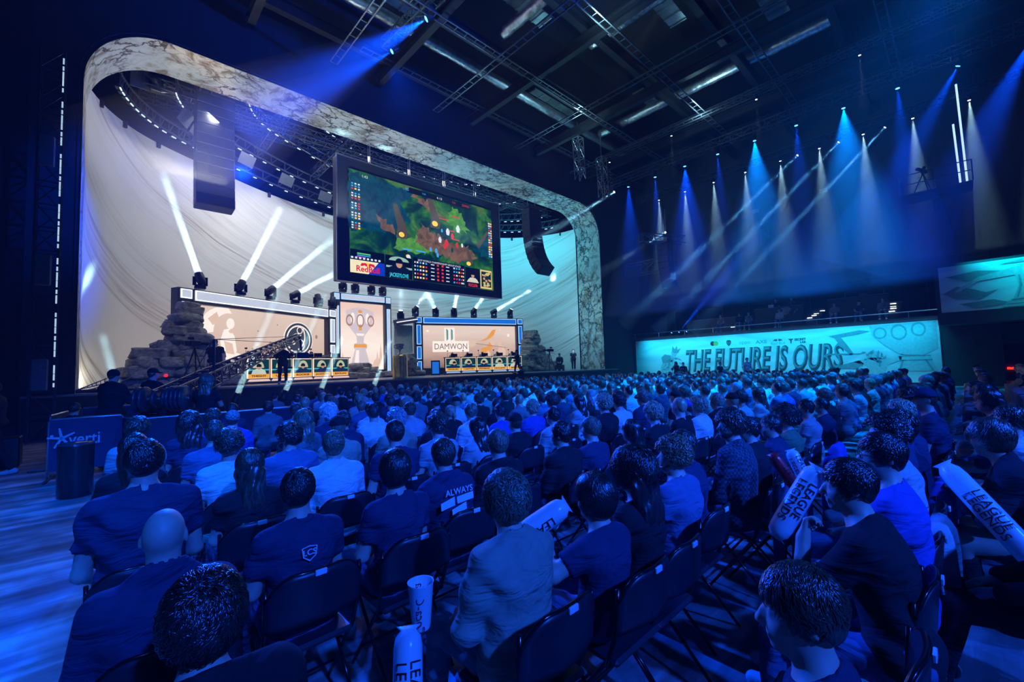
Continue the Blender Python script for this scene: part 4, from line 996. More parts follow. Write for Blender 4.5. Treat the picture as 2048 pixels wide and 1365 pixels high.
# big hanging screen
BX0, BX1, BZ0, BZ1, BY = 8.27, 19.15, 6.25, 12.66, 21.0
big = thing('hanging_video_screen', 'huge hanging video screen showing a top-down battle game', 'screen', ((BX0+BX1)/2, BY, BZ0))
MB_ = plane_M((0,0,0), (1,0,0)); Wb = BX1-BX0; Hb = BZ1-BZ0
MB().box((0,.25,Hb/2), (Wb,.5,Hb), bev=.03).build('casing', mat('screen_casing', (.03,.035,.05), .5), big)
rim = MB()
for a, b_ in (((-Wb/2,0),(Wb/2,0)),((-Wb/2,Hb),(Wb/2,Hb)),((-Wb/2,0),(-Wb/2,Hb)),((Wb/2,0),(Wb/2,Hb))): rim.bar((a[0],-.02,a[1]), (b_[0],-.02,b_[1]), .05)
rim.build('rim', STEEL, big)
# the picture: mossy jungle map, lanes, clearings
m, t, b = nt('game_picture'); co = coord(t, (1,1,1)); n1 = noise(t, .55, 6, .62, co, .8); n2 = noise(t, 2.6, 4, .6, co, .3)
base = ramp(t, n1.outputs[0], [(.36, scr(6,34,52)), (.46, scr(12,64,52)), (.54, scr(44,110,44)), (.60, scr(78,128,50)), (.68, scr(112,92,62))])
r2 = ramp(t, n2.outputs[0], [(.3, (.45,.5,.55)), (.7, (1.25,1.25,1.2))])
mx = t.nodes.new('ShaderNodeMix'); mx.data_type = 'RGBA'; mx.blend_type = 'MULTIPLY'; mx.inputs[0].default_value = 1; t.links.new(base, mx.inputs[6]); t.links.new(r2, mx.inputs[7])
t.links.new(mx.outputs[2], b.inputs['Emission Color']); b.inputs['Emission Strength'].default_value = .9; b.inputs['Base Color'].default_value = (.01,.01,.01,1)
PW, PH = Wb-1.35, Hb-1.05; px0 = -PW/2-.05; pz0 = .46
Mp = plane_M((px0, -.03, pz0), (1,0,0))
pic = MB().box((PW/2, PH/2, 0), (PW, PH, .03)).build('picture', m, big); pic.matrix_local = Mp
def G(n_, *c, s=1.0): return glow('game_'+n_, scr(*c), s)
def pl(name, polys, m_, dz): return layer(name, polys, m_, pic, Matrix(), .018+dz)
def nrm(L): return [(x*PW, y*PH) for x, y in L]
def rough(L, amp=.16, seed=1, step=.16):
    r_ = random.Random(seed); P = nrm(L); out = []
    for i in range(len(P)):
        (x0, y0), (x1, y1) = P[i], P[(i+1) % len(P)]; d_ = math.hypot(x1-x0, y1-y0); n_ = max(1, int(d_/step))
        for k in range(n_):
            u = k/n_; out.append((x0+(x1-x0)*u+r_.uniform(-amp, amp), y0+(y1-y0)*u+r_.uniform(-amp, amp)))
    return out
def GN(n_, lo, hi, s):
    m_, t_, b_ = nt('game_'+n_); q_ = noise(t_, 2.4, 7, .7, coord(t_), .8); t_.links.new(ramp(t_, q_.outputs[0], [(.32, scr(*lo)), (.66, scr(*hi))]), b_.inputs['Emission Color']); b_.inputs['Emission Strength'].default_value = s; b_.inputs['Base Color'].default_value = (.01,.01,.01,1); return m_
dirt = GN('dirt', (70,62,48), (150,112,84), .85); dk = GN('shade', (4,34,70), (14,92,104), .85); grn = GN('meadow', (40,110,40), (104,172,60), .95); stn = G('stone', 92,82,66, s=.8); gl = G('lamp', 255,190,70, s=1.4)
pl('game_dark_woods', [rough([(.0,.98),(.42,.95),(.30,.78),(.36,.62),(.22,.45),(.0,.42)]), rough([(.84,.45),(.99,.38),(.99,.72),(.93,.62)])], dk, 0)
pl('game_path', [rough([(.44,.62),(.62,.50),(.78,.48),(.86,.35),(.72,.28),(.50,.33),(.40,.42)]), rough([(.36,.95),(.48,.90),(.60,.76),(.52,.76),(.42,.84)]), rough([(.16,.60),(.24,.55),(.27,.47),(.20,.47)])], dirt, .003)
pl('game_meadow', [rough([(.62,.72),(.72,.62),(.80,.68),(.75,.85),(.66,.90)]), rough([(.28,.42),(.40,.48),(.52,.35),(.40,.28),(.26,.30)])], grn, .002)
def ruin(x, y, s_): return [nrm([(x-.05*s_,y+.30*s_),(x-.02*s_,y+.30*s_),(x+.045*s_,y+.04*s_),(x+.04*s_,y-.05*s_),(x-.03*s_,y-.05*s_),(x-.02*s_,y+.05*s_)])]
pl('game_ruins', ruin(.30,.47,1)+ruin(.53,.66,1)+ruin(.80,.30,.55)+[nrm([(.86,.52),(.95,.72),(.97,.70),(.88,.48)])], stn, .006)
pl('game_lamp_glow', [circ(.305*PW,.46*PH,.17,.14,14), circ(.535*PW,.66*PH,.20,.16,14), circ(.79*PW,.28*PH,.17,.13,14), circ(.345*PW,.245*PH,.14,.10,12)], gl, .009)
red = G('red', 214,60,60); blu = G('blue', 70,170,235); whi = G('white', 225,235,240); gre = G('green', 90,205,110); pur = G('purple', 150,80,200)
bar_ = lambda x, y, w_, h_: [(x*PW-w_/2,y*PH-h_/2),(x*PW+w_/2,y*PH-h_/2),(x*PW+w_/2,y*PH+h_/2),(x*PW-w_/2,y*PH+h_/2)]
pl('game_red_bars', [bar_(.60,.735,.62,.07), bar_(.65,.62,.60,.07), bar_(.69,.53,.55,.07), bar_(.695,.795,.6,.07)], red, .012)
pl('game_blue_bars', [bar_(.34,.315,.60,.08), bar_(.43,.32,.62,.08)], blu, .012)
rg = random.Random(3)
def fig(x, y, s_): return [[(x*PW+s_*.68*a, y*PH+s_*.8*b_) for a, b_ in [(-.12,-.2),(.1,-.22),(.16,.02),(.05,.22),(-.06,.24),(-.18,.05)]]]
pl('game_fighters_red', fig(.62,.47,1.3)+fig(.605,.43,1)+fig(.70,.47,.9)+fig(.665,.56,1.1), red, .014)
pl('game_fighters_pale', fig(.71,.66,1.3)+fig(.63,.60,1.2)+fig(.57,.49,1.0)+fig(.35,.22,1.2)+fig(.74,.48,.7), whi, .015)
pl('game_fighters_blue', fig(.54,.36,.8)+fig(.50,.365,.7)+fig(.55,.315,.8)+fig(.585,.60,.6), blu, .016)
pl('game_fighters_dark', fig(.43,.20,1.9)+fig(.66,.40,.8)+fig(.78,.22,1.2), dk, .013)
# heads-up display strips
hud = G('panel', 6,14,26, s=.7)
pl('score_strip', [nrm([(.34,.925),(.82,.925),(.80,.985),(.36,.985)]), nrm([(0,0),(.195,0),(.195,.225),(0,.225)]), nrm([(.20,0),(.37,0),(.37,.225),(.20,.225)]), nrm([(.375,0),(.755,0),(.755,.245),(.375,.245)]), nrm([(.76,0),(.88,0),(.88,.235),(.76,.235)])], hud, .02)
pl('sponsor_tile_cream', [nrm([(0,.0),(.10,.0),(.16,.125),(0,.125)])], G('cream', 250,240,190), .024)
pl('sponsor_tile_blue', [nrm([(.10,.0),(.195,.0),(.195,.125),(.16,.125)])], G('tileblue', 20,60,190), .024)
pl('sponsor_bulls', [nrm([(.055,.075),(.062,.10),(.085,.105),(.095,.09),(.09,.07),(.078,.082),(.065,.07)]), nrm([(.14,.075),(.133,.10),(.11,.105),(.10,.09),(.105,.07),(.117,.082),(.13,.07)])], G('bullred', 225,30,60), .028)
pl('sponsor_sun', [circ(.0975*PW,.088*PH,.14,.13,14)], gl, .026)
text_mesh('RedBull', .42, G('bullred', 225,30,60), 'sponsor_lettering', pic, M=Matrix.Translation((.098*PW,.042*PH,.05)), width=1.25, bold=.01)
text_mesh('JACKEYLOVE', .30, G('cyan', 60,210,225), 'player_name', pic, M=Matrix.Translation((.285*PW,.028*PH,.045)), width=1.15, bold=.008)
text_mesh('NUCLEAR', .26, red, 'player_name', pic, M=Matrix.Translation((.82*PW,.03*PH,.045)), width=.75, bold=.008)
text_mesh('2019 WORLD CHAMPIONSHIP GROUP STAGE', .16, whi, 'title_lettering', pic, M=Matrix.Translation((.565*PW,.222*PH,.045)), width=3.0)
text_mesh('1:43', .2, whi, 'clock_lettering', pic, M=Matrix.Translation((.085*PW,.955*PH,.045)))
text_mesh('IG', .22, blu, 'team_lettering', pic, M=Matrix.Translation((.345*PW,.955*PH,.045))); text_mesh('DWG', .22, red, 'team_lettering', pic, M=Matrix.Translation((.775*PW,.955*PH,.045)))
text_mesh('4 / 0', .2, whi, 'score_lettering', pic, M=Matrix.Translation((.57*PW,.955*PH,.045))); text_mesh('9.0K', .14, blu, 'score_lettering', pic, M=Matrix.Translation((.46*PW,.955*PH,.045))); text_mesh('7.7K', .14, red, 'score_lettering', pic, M=Matrix.Translation((.68*PW,.955*PH,.045)))
pl('webcam_left', [nrm([(.215,.06),(.355,.06),(.35,.10),(.315,.13),(.31,.16),(.26,.16),(.255,.13),(.22,.10)])], G('shirt_dark', 12,24,40), .026)
pl('webcam_light', [nrm([(.205,.10),(.368,.10),(.368,.12),(.205,.12)]), [(.285*PW+.6*math.cos(a), .175*PH+.25*math.sin(a)) for a in np.linspace(0,3.14,12)]], G('teal_light', 150,190,170), .023)
pl('webcam_face', [circ(.285*PW,.145*PH,.19,.22,14), circ(.82*PW,.15*PH,.13,.16,14)], G('face', 200,150,115), .030)
pl('webcam_hair', [[(.285*PW+.23*math.cos(a), .16*PH+.24*math.sin(a)) for a in np.linspace(-.2,3.34,12)], [(.82*PW+.16*math.cos(a), .16*PH+.17*math.sin(a)) for a in np.linspace(-.2,3.34,12)]], G('hair', 14,14,18), .033)
pl('webcam_right', [nrm([(.77,.065),(.785,.10),(.80,.12),(.84,.12),(.857,.10),(.87,.065)])], G('shirt_pale', 215,215,190), .026)
mm_ = [nrm([(.885,.01),(.985,.01),(.985,.235),(.885,.235)])]
pl('map_edge', mm_, G('map_edge', 230,205,130), .022); pl('map_ground', [nrm([(.893,.03),(.978,.03),(.978,.215),(.893,.215)])], G('map_ground', 22,44,42), .025)
pl('map_blocks', [circ((.90+.07*rg.random())*PW, (.04+.165*rg.random())*PH, .06+.06*rg.random(), .05+.05*rg.random(), 7) for _ in range(22)], G('map_block', 205,190,120), .028)
pl('map_marks', [circ((.915+.045*rg.random())*PW, (.08+.09*rg.random())*PH, .05, .05, 7) for _ in range(5)], red, .031)
# rows of little icons and bars down both edges and in the table
icn = [[], [], [], []]
for k in range(5):
    y = .86-.095*k
    for j, x in enumerate((.008,.026,.045)):
        for dy in (0, -.025, -.05): icn[rg.randrange(4)].append(bar_(x+.006, y+dy, .10, .08))
for k in range(15):
    icn[rg.randrange(4)].append(bar_(.972, .82-.029*k, .15, .10)); icn[rg.randrange(4)].append(bar_(.989, .82-.029*k, .10, .10))
for k in range(5):
    for side in (0, 1):
        for j in range(4): icn[rg.randrange(4)].append(bar_((.405+.02*j) if not side else (.67+.02*j), .195-.04*k, .11, .10))
        icn[0].append(bar_(.548 if not side else .582, .195-.04*k, .14, .12))
    icn[2].append(bar_(.51, .195-.04*k, .24, .05)); icn[2].append(bar_(.62, .195-.04*k, .24, .05)); icn[2].append(bar_(.388, .195-.04*k, .07, .10)); icn[2].append(bar_(.743, .195-.04*k, .07, .10))
for k in range(8): icn[2].append(bar_(.01+.022*k, .145, .12, .10))
for mm2, L in zip((red, gl, whi, blu), icn): pl('interface_icons', L, mm2, .036)
pl('health_bar', [bar_(.075,.19,.72,.07)], gre, .036); pl('mana_bar', [bar_(.075,.172,.72,.05)], blu, .036); pl('power_bar', [bar_(.06,.157,.5,.05)], pur, .036)
for x in (-3.6, -1.2, 1.2, 3.6):
    for yy in (.15,.35): MB().tube([(x,yy,Hb),(x,yy,Hb+3)], .02, 6).build('hanging_cable', STEEL, big)
# ---------------------------------------------------------------- moving-head lamps
LENS = glow('lamp_lens', (.75,.9,1.0), 6.0); LENSB = glow('lamp_lens_blue', (.05,.35,1.0), 9.0); LENSW = glow('lamp_lens_warm', (1.0,.93,.80), 7.0)
def lamp_parts():
    L = {}
    L['base'] = MB().box((0,0,.06), (.30,.22,.12), bev=.02).mesh('lamp_base', BLKM)
    y = MB(); y.bar((-.15,0,.12), (-.15,0,.40), .04, .10); y.bar((.15,0,.12), (.15,0,.40), .04, .10); y.bar((-.15,0,.13), (.15,0,.13), .10, .04); L['yoke'] = y.mesh('lamp_yoke', BLKM)
    L['head'] = MB().lathe([(.03,-.20),(.11,-.19),(.13,-.10),(.13,.08),(.12,.17),(.115,.18)], 16).mesh('lamp_head', BLKM, True)
    for nm, mt in (('white', LENS), ('blue', LENSB), ('warm', LENSW)): L[nm] = MB().lathe([(.0,.185),(.05,.20),(.10,.185)], 16, cap=False).mesh('lamp_lens_'+nm, mt, True)
    return L
LAMP = lamp_parts()
def beam_haze(e, c, d, ang, L, dens, r0=.04):
    """the denser smoke that drifts through a lamp's throw: scatters that lamp's own light, gives off none"""
    k = 'added_beam_haze_%g' % dens
    if k not in MATS:
        m_ = bpy.data.materials.new(k); m_.use_nodes = True; t_ = m_.node_tree; t_.nodes.remove(t_.nodes['Principled BSDF'])
        v_ = t_.nodes.new('ShaderNodeVolumeScatter'); v_.inputs['Density'].default_value = dens; v_.inputs['Anisotropy'].default_value = .1; v_.inputs['Color'].default_value = (1,1,1,1)
        t_.links.new(v_.outputs[0], t_.nodes['Material Output'].inputs['Volume']); MATS[k] = m_
    n = 20; r1 = r0+L*math.tan(R(ang)/2)*1.02; Mq = Matrix.Translation(c) @ d.to_track_quat('Z', 'Y').to_matrix().to_4x4()
    mb = MB(); mb.lathe([(r0,0),(r1,L)], n, Mq); o = bpy.data.objects.new('haze', mb.mesh('beam_haze', MATS[k])); C.objects.link(o)
    o.parent = e; o.matrix_parent_inverse = e.matrix_basis.inverted(); return o
def lamp(loc, target, label, group, lens='white', scale=1.0, hang=False, beam=None, head_tilt=True):
    """moving-head lamp; beam = (colour, power, angle, blend)"""
    e = thing('moving_head_lamp', label, 'lamp', loc, 0, group); e.scale = (scale,)*3
    if hang: e.rotation_euler = (math.pi, 0, 0)
    loc = Vector(loc); c = loc+Vector((0,0,-.36 if hang else .36))*scale; d = (Vector(target)-c).normalized()
    for nm in ('base', 'yoke'): link(bpy.data.objects.new(nm, LAMP[nm]), e)
    hd = link(bpy.data.objects.new('head', LAMP['head']), e); ln = link(bpy.data.objects.new('lens', LAMP[lens]), hd)
    q = d.to_track_quat('Z', 'Y').to_matrix().to_4x4()
    base = Matrix.Rotation(math.pi, 4, 'X') if hang else Matrix()
    hd.matrix_local = Matrix.Translation((0,0,.36)) @ base.inverted() @ q
    if beam:
        colr, power, ang, bl, L, dens = beam
        if dens: beam_haze(e, c+d*.215*scale, d, ang, L, dens, .11*scale if ang < 8 else .04)
        if ang < 8:      # a tight moving-head beam leaves the whole width of the lens nearly parallel
            l_ = bpy.data.lights.new('lamp_light', 'AREA'); l_.shape = 'DISK'; l_.size = .2*scale; l_.spread = R(ang); l_.color = colr; l_.energy = power*0.9e-3
            s_ = bpy.data.objects.new('lamp_light', l_); C.objects.link(s_); s_.location = c+d*.225*scale; s_.rotation_euler = d.to_track_quat('-Z', 'Y').to_euler()
        else: s_ = spot('lamp_light', c+d*.26*scale, Vector(target), colr, power, ang, bl, .03*scale)
    return e
# ---------------------------------------------------------------- roof steel, trusses, speakers, lamps
def truss(name, label, a, b, w=.4, m=DARKM, cat='truss', group=None, step=None, r=.025):
    a = Vector(a); b = Vector(b); d = b-a; L = d.length; z = d/L; u = Vector((0,0,1)) if abs(z.z) < .9 else Vector((0,1,0))
    x = u.cross(z).normalized(); y = z.cross(x); mb = MB(); h = w/2
    cs = [(x*sx+y*sy)*h for sx, sy in ((-1,-1),(1,-1),(1,1),(-1,1))]
    for c in cs: mb.bar(a+c, b+c, r*2)
    n = max(2, int(L/(step or w*1.3)))
    for i in range(n):
        p, q = a+d*(i/n), a+d*((i+1)/n)
        for k in range(4):
            c0, c1 = cs[k], cs[(k+1) % 4]
            if i % 2: c0, c1 = c1, c0
            mb.bar(p+c0, q+c1, r*1.2)
            mb.bar(p+c0, p+c1, r*1.2)
    o = mb.build(name, m); return tag(o, label, cat, group)
BEAMM = mat('painted_steel', (.014,.016,.02), .5, .4); FOIL = concrete('foil_duct', (.25,.28,.3), (.75,.8,.82), .22, (2,2,2), .9); FOIL.node_tree.nodes['Principled BSDF'].inputs['Metallic'].default_value = .8
GRP = 'steel roof beams crossing the hall'
for i, y in enumerate((18.2, 14.4, 10.6, 6.8, 3.0, -.8)):
    mb = MB(); z = 16.4
    mb.bar((-8,y,z), (43,y,z), .30, .08); mb.bar((-8,y,z+.5), (43,y,z+.5), .30, .08); mb.bar((-8,y,z+.25), (43,y,z+.25), .05, .5)
    o = mb.build('roof_beam', BEAMM); tag(o, 'dark steel roof beam parallel to the stage, %s out from the portal' % ordn(i+1), 'beam', GRP)
for i, x in enumerate((4, 9.5, 15, 20.5, 26)):
    mb = MB(); z = 15.6
    mb.bar((x,-9,z), (x,18.8,z), .28, .08); mb.bar((x,-9,z+.45), (x,18.8,z+.45), .28, .08); mb.bar((x,-9,z+.2), (x,18.8,z+.2), .05, .45)
    o = mb.build('roof_beam', BEAMM); tag(o, 'dark steel roof beam running out from the stage, %s from the left' % ordn(i+1), 'beam', GRP)
for i, (a, b) in enumerate([((2,16.6,17.3),(29,16.6,17.3)), ((11,9.5,17.6),(11,-6,17.6)), ((17.5,12,17.8),(17.5,1,17.8)), ((13.2,14,17.2),(13.2,4,17.2)), ((24,16,17.2),(24,3,17.2))]):
    mb = MB(); a = Vector(a); b = Vector(b); n = 40
    mb.tube([a+(b-a)*(k/n)+Vector((0,0,.0)) for k in range(n+1)], [.27*(1+.06*((k % 3)-1)) for k in range(n+1)], 12)
    o = mb.build('air_duct', FOIL, smooth=True); tag(o, ['long foil-wrapped duct above the proscenium wall','foil-wrapped duct running out over the left of the hall','foil-wrapped duct in the middle of the roof','foil-wrapped duct left of the middle one','foil-wrapped duct towards the right of the roof'][i], 'duct')
GLS = mat('skylight_panel', (.20,.27,.28), .2, .3, .3, 2)
for i, (x, y, w_, l) in enumerate([(13.5,12.6,2.6,.8),(18,8.4,3.2,.8),(9,16.2,3.5,.6),(15.5,4.6,3.4,.9),(7.4,12.4,2.6,.7),(21.5,5.0,3,.9),(4.9,16.4,2.6,.6),(24,12.4,2.4,.7),(19.8,16.5,3.6,.5)]):
    mb = MB(); mb.box((x,y,17.9), (w_,l,.06))
    for k in range(6): mb.box((x-w_/2+w_*k/5,y,17.85), (.05,l,.08))
    o = mb.build('roof_panel', GLS); tag(o, 'pale ribbed roof panel between the beams, %s of the scattered ones' % ordn(i+1), 'panel', 'ribbed panels between the roof beams')
# thin cable trays and hung battens
for i, (a, b) in enumerate([((8,17.4,15.9),(28,17.4,15.9)),((6,13.2,15.3),(27,13.2,15.3)),((10,9,15.2),(28,9,15.2)),((12,5.4,15.2),(28,5.4,15.2)),((8,1.4,15.3),(28,1.4,15.3)),((7,18,15.1),(7,0,15.1)),((12.2,18,15.0),(12.2,2,15.0)),((18,18,15.0),(18,0,15.0)),((23.3,18,15),(23.3,0,15))]):
    mb = MB(); a = Vector(a); b = Vector(b); d = (b-a).normalized(); s_ = d.cross(Vector((0,0,1)))*.15
    mb.bar(a+s_, b+s_, .05); mb.bar(a-s_, b-s_, .05); n = int((b-a).length/.5)
    for k in range(n): p = a+(b-a)*(k/n); mb.bar(p-s_, p+s_, .03)
    o = mb.build('cable_tray', DARKM); tag(o, 'thin ladder-like cable tray under the roof, %s of the crossing set' % ordn(i+1), 'cable tray', 'ladder trays under the roof')
truss('lighting_truss', 'long truss over the audience carrying the blue lamps', (26.5,17,14.7), (26.5,-4,14.7), .45)
truss('lighting_truss', 'truss along the right wall carrying the white downlights', (31.1,17.5,14.75), (31.1,-4,14.75), .35)
truss('lighting_truss', 'thin high truss carrying the small downlights', (25,17,15.95), (25,-2,15.95), .3)
truss('ladder_truss', 'short hanging ladder truss, left of the pair by the portal corner', (20.6,15.3,15.4), (20.7,15.3,12.9), .45, STEEL)
truss('ladder_truss', 'short hanging ladder truss, right of the pair by the portal corner', (22.4,14.9,14.6), (22.5,14.9,12.1), .45, STEEL)
truss('lighting_truss', 'short truss under the roof beams carrying two strong blue lamps', (8.7,16.6,15.95), (9.0,12.6,15.95), .4)
for o_, (x_, y_, z_) in ((bpy.data.objects['ladder_truss'], (20.6,15.3,15.4)), (bpy.data.objects['ladder_truss.001'], (22.4,14.9,14.6))):
    MB().tube([(x_,y_,z_),(x_,y_,16.4)], .02, 6).build('hanging_cable', STEEL, o_)
# left-hand tower with bright slots
tw = truss('truss_tower', 'tall black truss tower left of the portal with light slots', (-1.25,18.3,.05), (-1.25,18.3,11.6), .5, BLKM)
slot = glow('tower_slot', scr(190,225,255), .8)
sl = MB()
for k in range(44):
    z = 1.6+k*.225
    if k % 7 == 3: continue
    sl.box((-1.02,18.02,z), (.035,.03,.12+.06*((k*7) % 3)))
tag(sl.build('light_slots', slot, tw), '', '') if False else None
o = bpy.data.objects.get('light_slots'); o = o or sl.build('light_slots', slot, tw)
for z in (8.4, 4.9, 1.9): MB().box((-1.3,17.95,z), (.34,.1,.9), bev=.03).build('speaker_box', mat('grey_box', (.16,.18,.22), .5), tw)
MB().box((-2.2,18.9,8), (.9,.06,15)).build('black_drape', BLACK, tw)
# speaker arrays
def array(label, x, y, ztop, n, w_, h_, curve, cable=True):
    e = thing('speaker_array', label, 'loudspeaker', (x, y, ztop))
    px, pz, a = 0.0, 0.0, 0.0
    for i in range(n):
        a = curve*(i/n)**2.2
        M = Matrix.Translation((0, px, pz)) @ Matrix.Rotation(-a, 4, 'X')
        b_ = MB().box((0,0,-h_/2), (w_, .75, h_*.985), M, bev=.03); b_.build('speaker_cabinet', mat('speaker_grey', (.035,.04,.055), .55), e)
        px += math.sin(-a)*h_*-1*(-1); pz -= math.cos(a)*h_
    for sx in (-1, 1): MB().tube([(sx*w_*.3,0,0),(sx*w_*.3,0,2.5)], .02, 6).build('hanging_cable', STEEL, e)
    MB().box((0,0,.12), (w_*1.05,.8,.16)).build('fly_frame', DARKM, e)
    return e
array('large straight speaker array hanging at the left of the stage', 3.40, 22.3, 14.9, 13, 1.42, .455, .12)
array('curved speaker array hanging at the right of the stage', 21.6, 20.3, 12.6, 12, 1.25, .40, .95)
array('dark speaker array hanging before the right-hand wall', 27.2, 13.4, 9.6, 7, .8, .42, .3)
truss('wall_balcony_truss', 'small dark truss above the speaker array by the right wall', (25.5,14.2,9.9), (28.3,12.6,9.9), .5, DARKM)
# curved trusses inside the portal above the cloth, with strip lights and reflectors
def curved_truss(off, z, label, m=DARKM):
    pts = [(x+(13.6-x)*off, y-(y-20.5)*off*1.1) for x, y in cyp[6:-6]]
    mb = MB()
    for dz in (0, .5): mb.tube([(x, y, z+dz) for x, y in pts], .05, 5)
    for i in range(0, len(pts)-1, 2):
        mb.bar((pts[i][0], pts[i][1], z), (pts[i+1][0], pts[i+1][1], z+.5), .035); mb.bar((pts[i][0], pts[i][1], z), (pts[i][0], pts[i][1], z+.5), .035)
    tag(mb.build('curved_truss', m), label, 'truss'); return pts
c0 = curved_truss(.06, 13.2, 'outer curved truss following the top of the backdrop'); c1 = curved_truss(.18, 13.6, 'second curved truss above the stage'); c2 = curved_truss(.36, 14.2, 'third curved truss above the stage', STEEL); c3 = curved_truss(.55, 14.6, 'innermost curved truss above the stage')
SGR = 'bright strip lights on the curved trusses'
strip = MB().box((0,0,0), (.20,.04,.04)).mesh('strip_light', glow('strip_glow', scr(200,225,245), 1.6)); stripb = MB().box((0,0,0), (.22,.2,.04)).mesh('strip_housing', BLKM)
ns = 0
for pts, z, st, lab in ((c0, 13.05, 2, 'short bright strip light on the outer curved truss'), (c1, 13.45, 2, 'short bright strip light on the second curved truss'), (c2, 14.05, 3, 'short bright strip light on the third curved truss'), (c3, 14.5, 3, 'short bright strip light on the innermost curved truss')):
    for i in range(1, len(pts)-2, st):
        a = math.atan2(pts[i+1][1]-pts[i][1], pts[i+1][0]-pts[i][0])
        e = thing('strip_light', lab, 'lamp', (pts[i][0], pts[i][1]-.05, z), a, SGR); link(bpy.data.objects.new('tube', strip), e); h_ = link(bpy.data.objects.new('housing', stripb), e); h_.location = (0,.06,.04); ns += 1
# reflector flags
for i in range(6):
    j = 8+i*6; x, y = c1[j]; o = MB().box((0,0,0), (.9,.04,.6), bev=.01).build('reflector_flag', mat('flag_grey', (.05,.06,.08), .5), loc=(x, y-.4, 12.9), rot=(.5,0,math.atan2(c1[j+1][1]-c1[j][1], c1[j+1][0]-c1[j][0]))); tag(o, 'grey square flag hung inside the curved truss, %s from the left' % ordn(i+1), 'flag', 'grey flags inside the curved truss')
for i in range(7):
    x0 = 3+3.2*i; truss('stage_truss', 'straight truss over the stage, %s from the left' % ordn(i+1), (x0,21.6,14.2+.2*(i % 2)), (x0,27.5,14.2+.2*(i % 2)), .4, DARKM, group='straight trusses over the stage')
for i, (y, z) in enumerate(((22.4,13.9),(24.2,14.6),(26,15.1))): truss('stage_truss', 'truss across the stage, %s behind the portal' % ordn(i+1), (1,y,z), (26,y,z), .4, DARKM, group='straight trusses over the stage')
# little hooks along the backdrop top
for i in range(5, len(cyp)-4, 7):
    o = MB().box((0,0,0), (.16,.10,.30), bev=.02).build('backdrop_clamp', BLKM, loc=(cyp[i][0], cyp[i][1]-.08, 12.7)); tag(o, 'small black clamp on the top edge of the backdrop cloth', 'clamp', 'clamps on the backdrop top')
# ---- lamps: stage sets
def along(P0, P1, f): return (P0[0]+(P1[0]-P0[0])*f, P0[1]+(P1[1]-P0[1])*f)
BM = (.55,.85,1.0)
n = 0
for f, tg in ((.10,(-.22,.9)),(.31,(.45,1)),(.49,(1.0,1)),(.66,(1.5,1)),(.84,(-.1,1)),(.965,(.2,1))):
    x, y = along((2.2,22.5),(10.2,26.2), f); n += 1
    b = (BM, 30000, 2.4, .3, 5.0, .22) if f < .7 else None
    lamp((x,y-.15,5.5), (x+tg[0]*4,y+1.0,5.5+tg[1]*4.5), 'black moving lamp on top of the left set frame, %s from left' % ordn(n), 'lamps along the stage set tops', beam=b, scale=1.35)
for k, x in enumerate((10.9,11.7,12.8,13.6)): lamp((x,26.8,6.75), (x+.1,24,10), 'black moving lamp on top of the centre frame, %s from left' % ordn(k+1), 'lamps along the stage set tops', scale=1.35)
for k, (f, tg) in enumerate(((-.12,(-.15,1)),(.0,(.5,1)),(.17,(-.75,1)),(.33,(-.03,1)),(.51,(.45,1)),(.70,(1.5,1)),(.86,(.3,1)))):
    x, y = along((16.0,26.8),(24.2,24.1), f)
    lamp((x,y-.15,5.5 if f >= 0 else 5.15), (x+tg[0]*3,y-1.2,5.5+tg[1]*3), 'black moving lamp on top of the right set frame, %s from left' % ordn(k+1), 'lamps along the stage set tops', beam=(BM, 30000, 2.4, .3, 3.6, .25) if k < 6 else None, scale=1.35)
# floor lamps in the pit
for k, (x, y, z, t) in enumerate([(.42,17.4,.55,(-.8,24,7)),(3.33,17.4,.55,(6.6,19.6,9)),(4.85,17.4,.55,(8.6,19.6,9)),(6.2,17.6,.55,(10.0,20,8)),(8.4,17.6,.55,(12.5,20,8))]):
    lamp((x,y,z), t, 'lit floor lamp in front of the stage, %s from left' % ordn(k+1), 'floor lamps before the stage', beam=((.5,.9,1.0), 7000, 4.0 if k else 6, .3, (3.2,4.5,4.5,2.5,2.5)[k], .2), scale=1.0)
    o = MB().box((x,y,z/2), (.5,.4,z), bev=.02).build('lamp_case', BLKM); tag(o, 'black case under the floor lamp, %s from left' % ordn(k+1), 'case')
# lamps of the right-hand hall
for k in range(11):
    y = 15.5-2.02*k
    t = (26.5, y-.1, 0)
    if k == 8: t = (27.5, 4.0, 6)
    if k == 9: t = (26.0, 2, 4)
    lamp((26.5,y,14.48), t, 'blue lamp hanging from the audience truss, %s from the stage' % ordn(k+1), 'blue lamps on the audience truss', 'blue', hang=True, beam=(SKYB if k in (4,6) else BLUE, (9000,6000,12000,6000,17000,6500,16000,6000,9000,12000,12000)[k], (26,18,34,17,38,20,40,20,22,26,30)[k], 1.0, 9.0, .035), scale=.8)
for k in range(10):
    y = 15.6-2.07*k
    lamp((31.1,y,14.6), (31.2,y,0), 'white downlight on the right wall truss, %s from the stage' % ordn(k+1), 'white downlights along the right wall', 'warm', hang=True, beam=((.42,.85,1.0), PWH*2.2, 18, 1.0, 7.5, .08), scale=.6)
for k, (x, y, z) in enumerate(((25,15.97,15.8),(25,11.52,15.8),(25,6.78,15.8),(25,2.45,15.8))):
    lamp((x,y,z), (x,y,0), 'small distant downlight high under the roof, %s from the stage' % ordn(k+1), 'small downlights under the roof', 'warm', hang=True, beam=((.5,.8,1.0), 300, 9, .8, 2.5, .06), scale=.5)
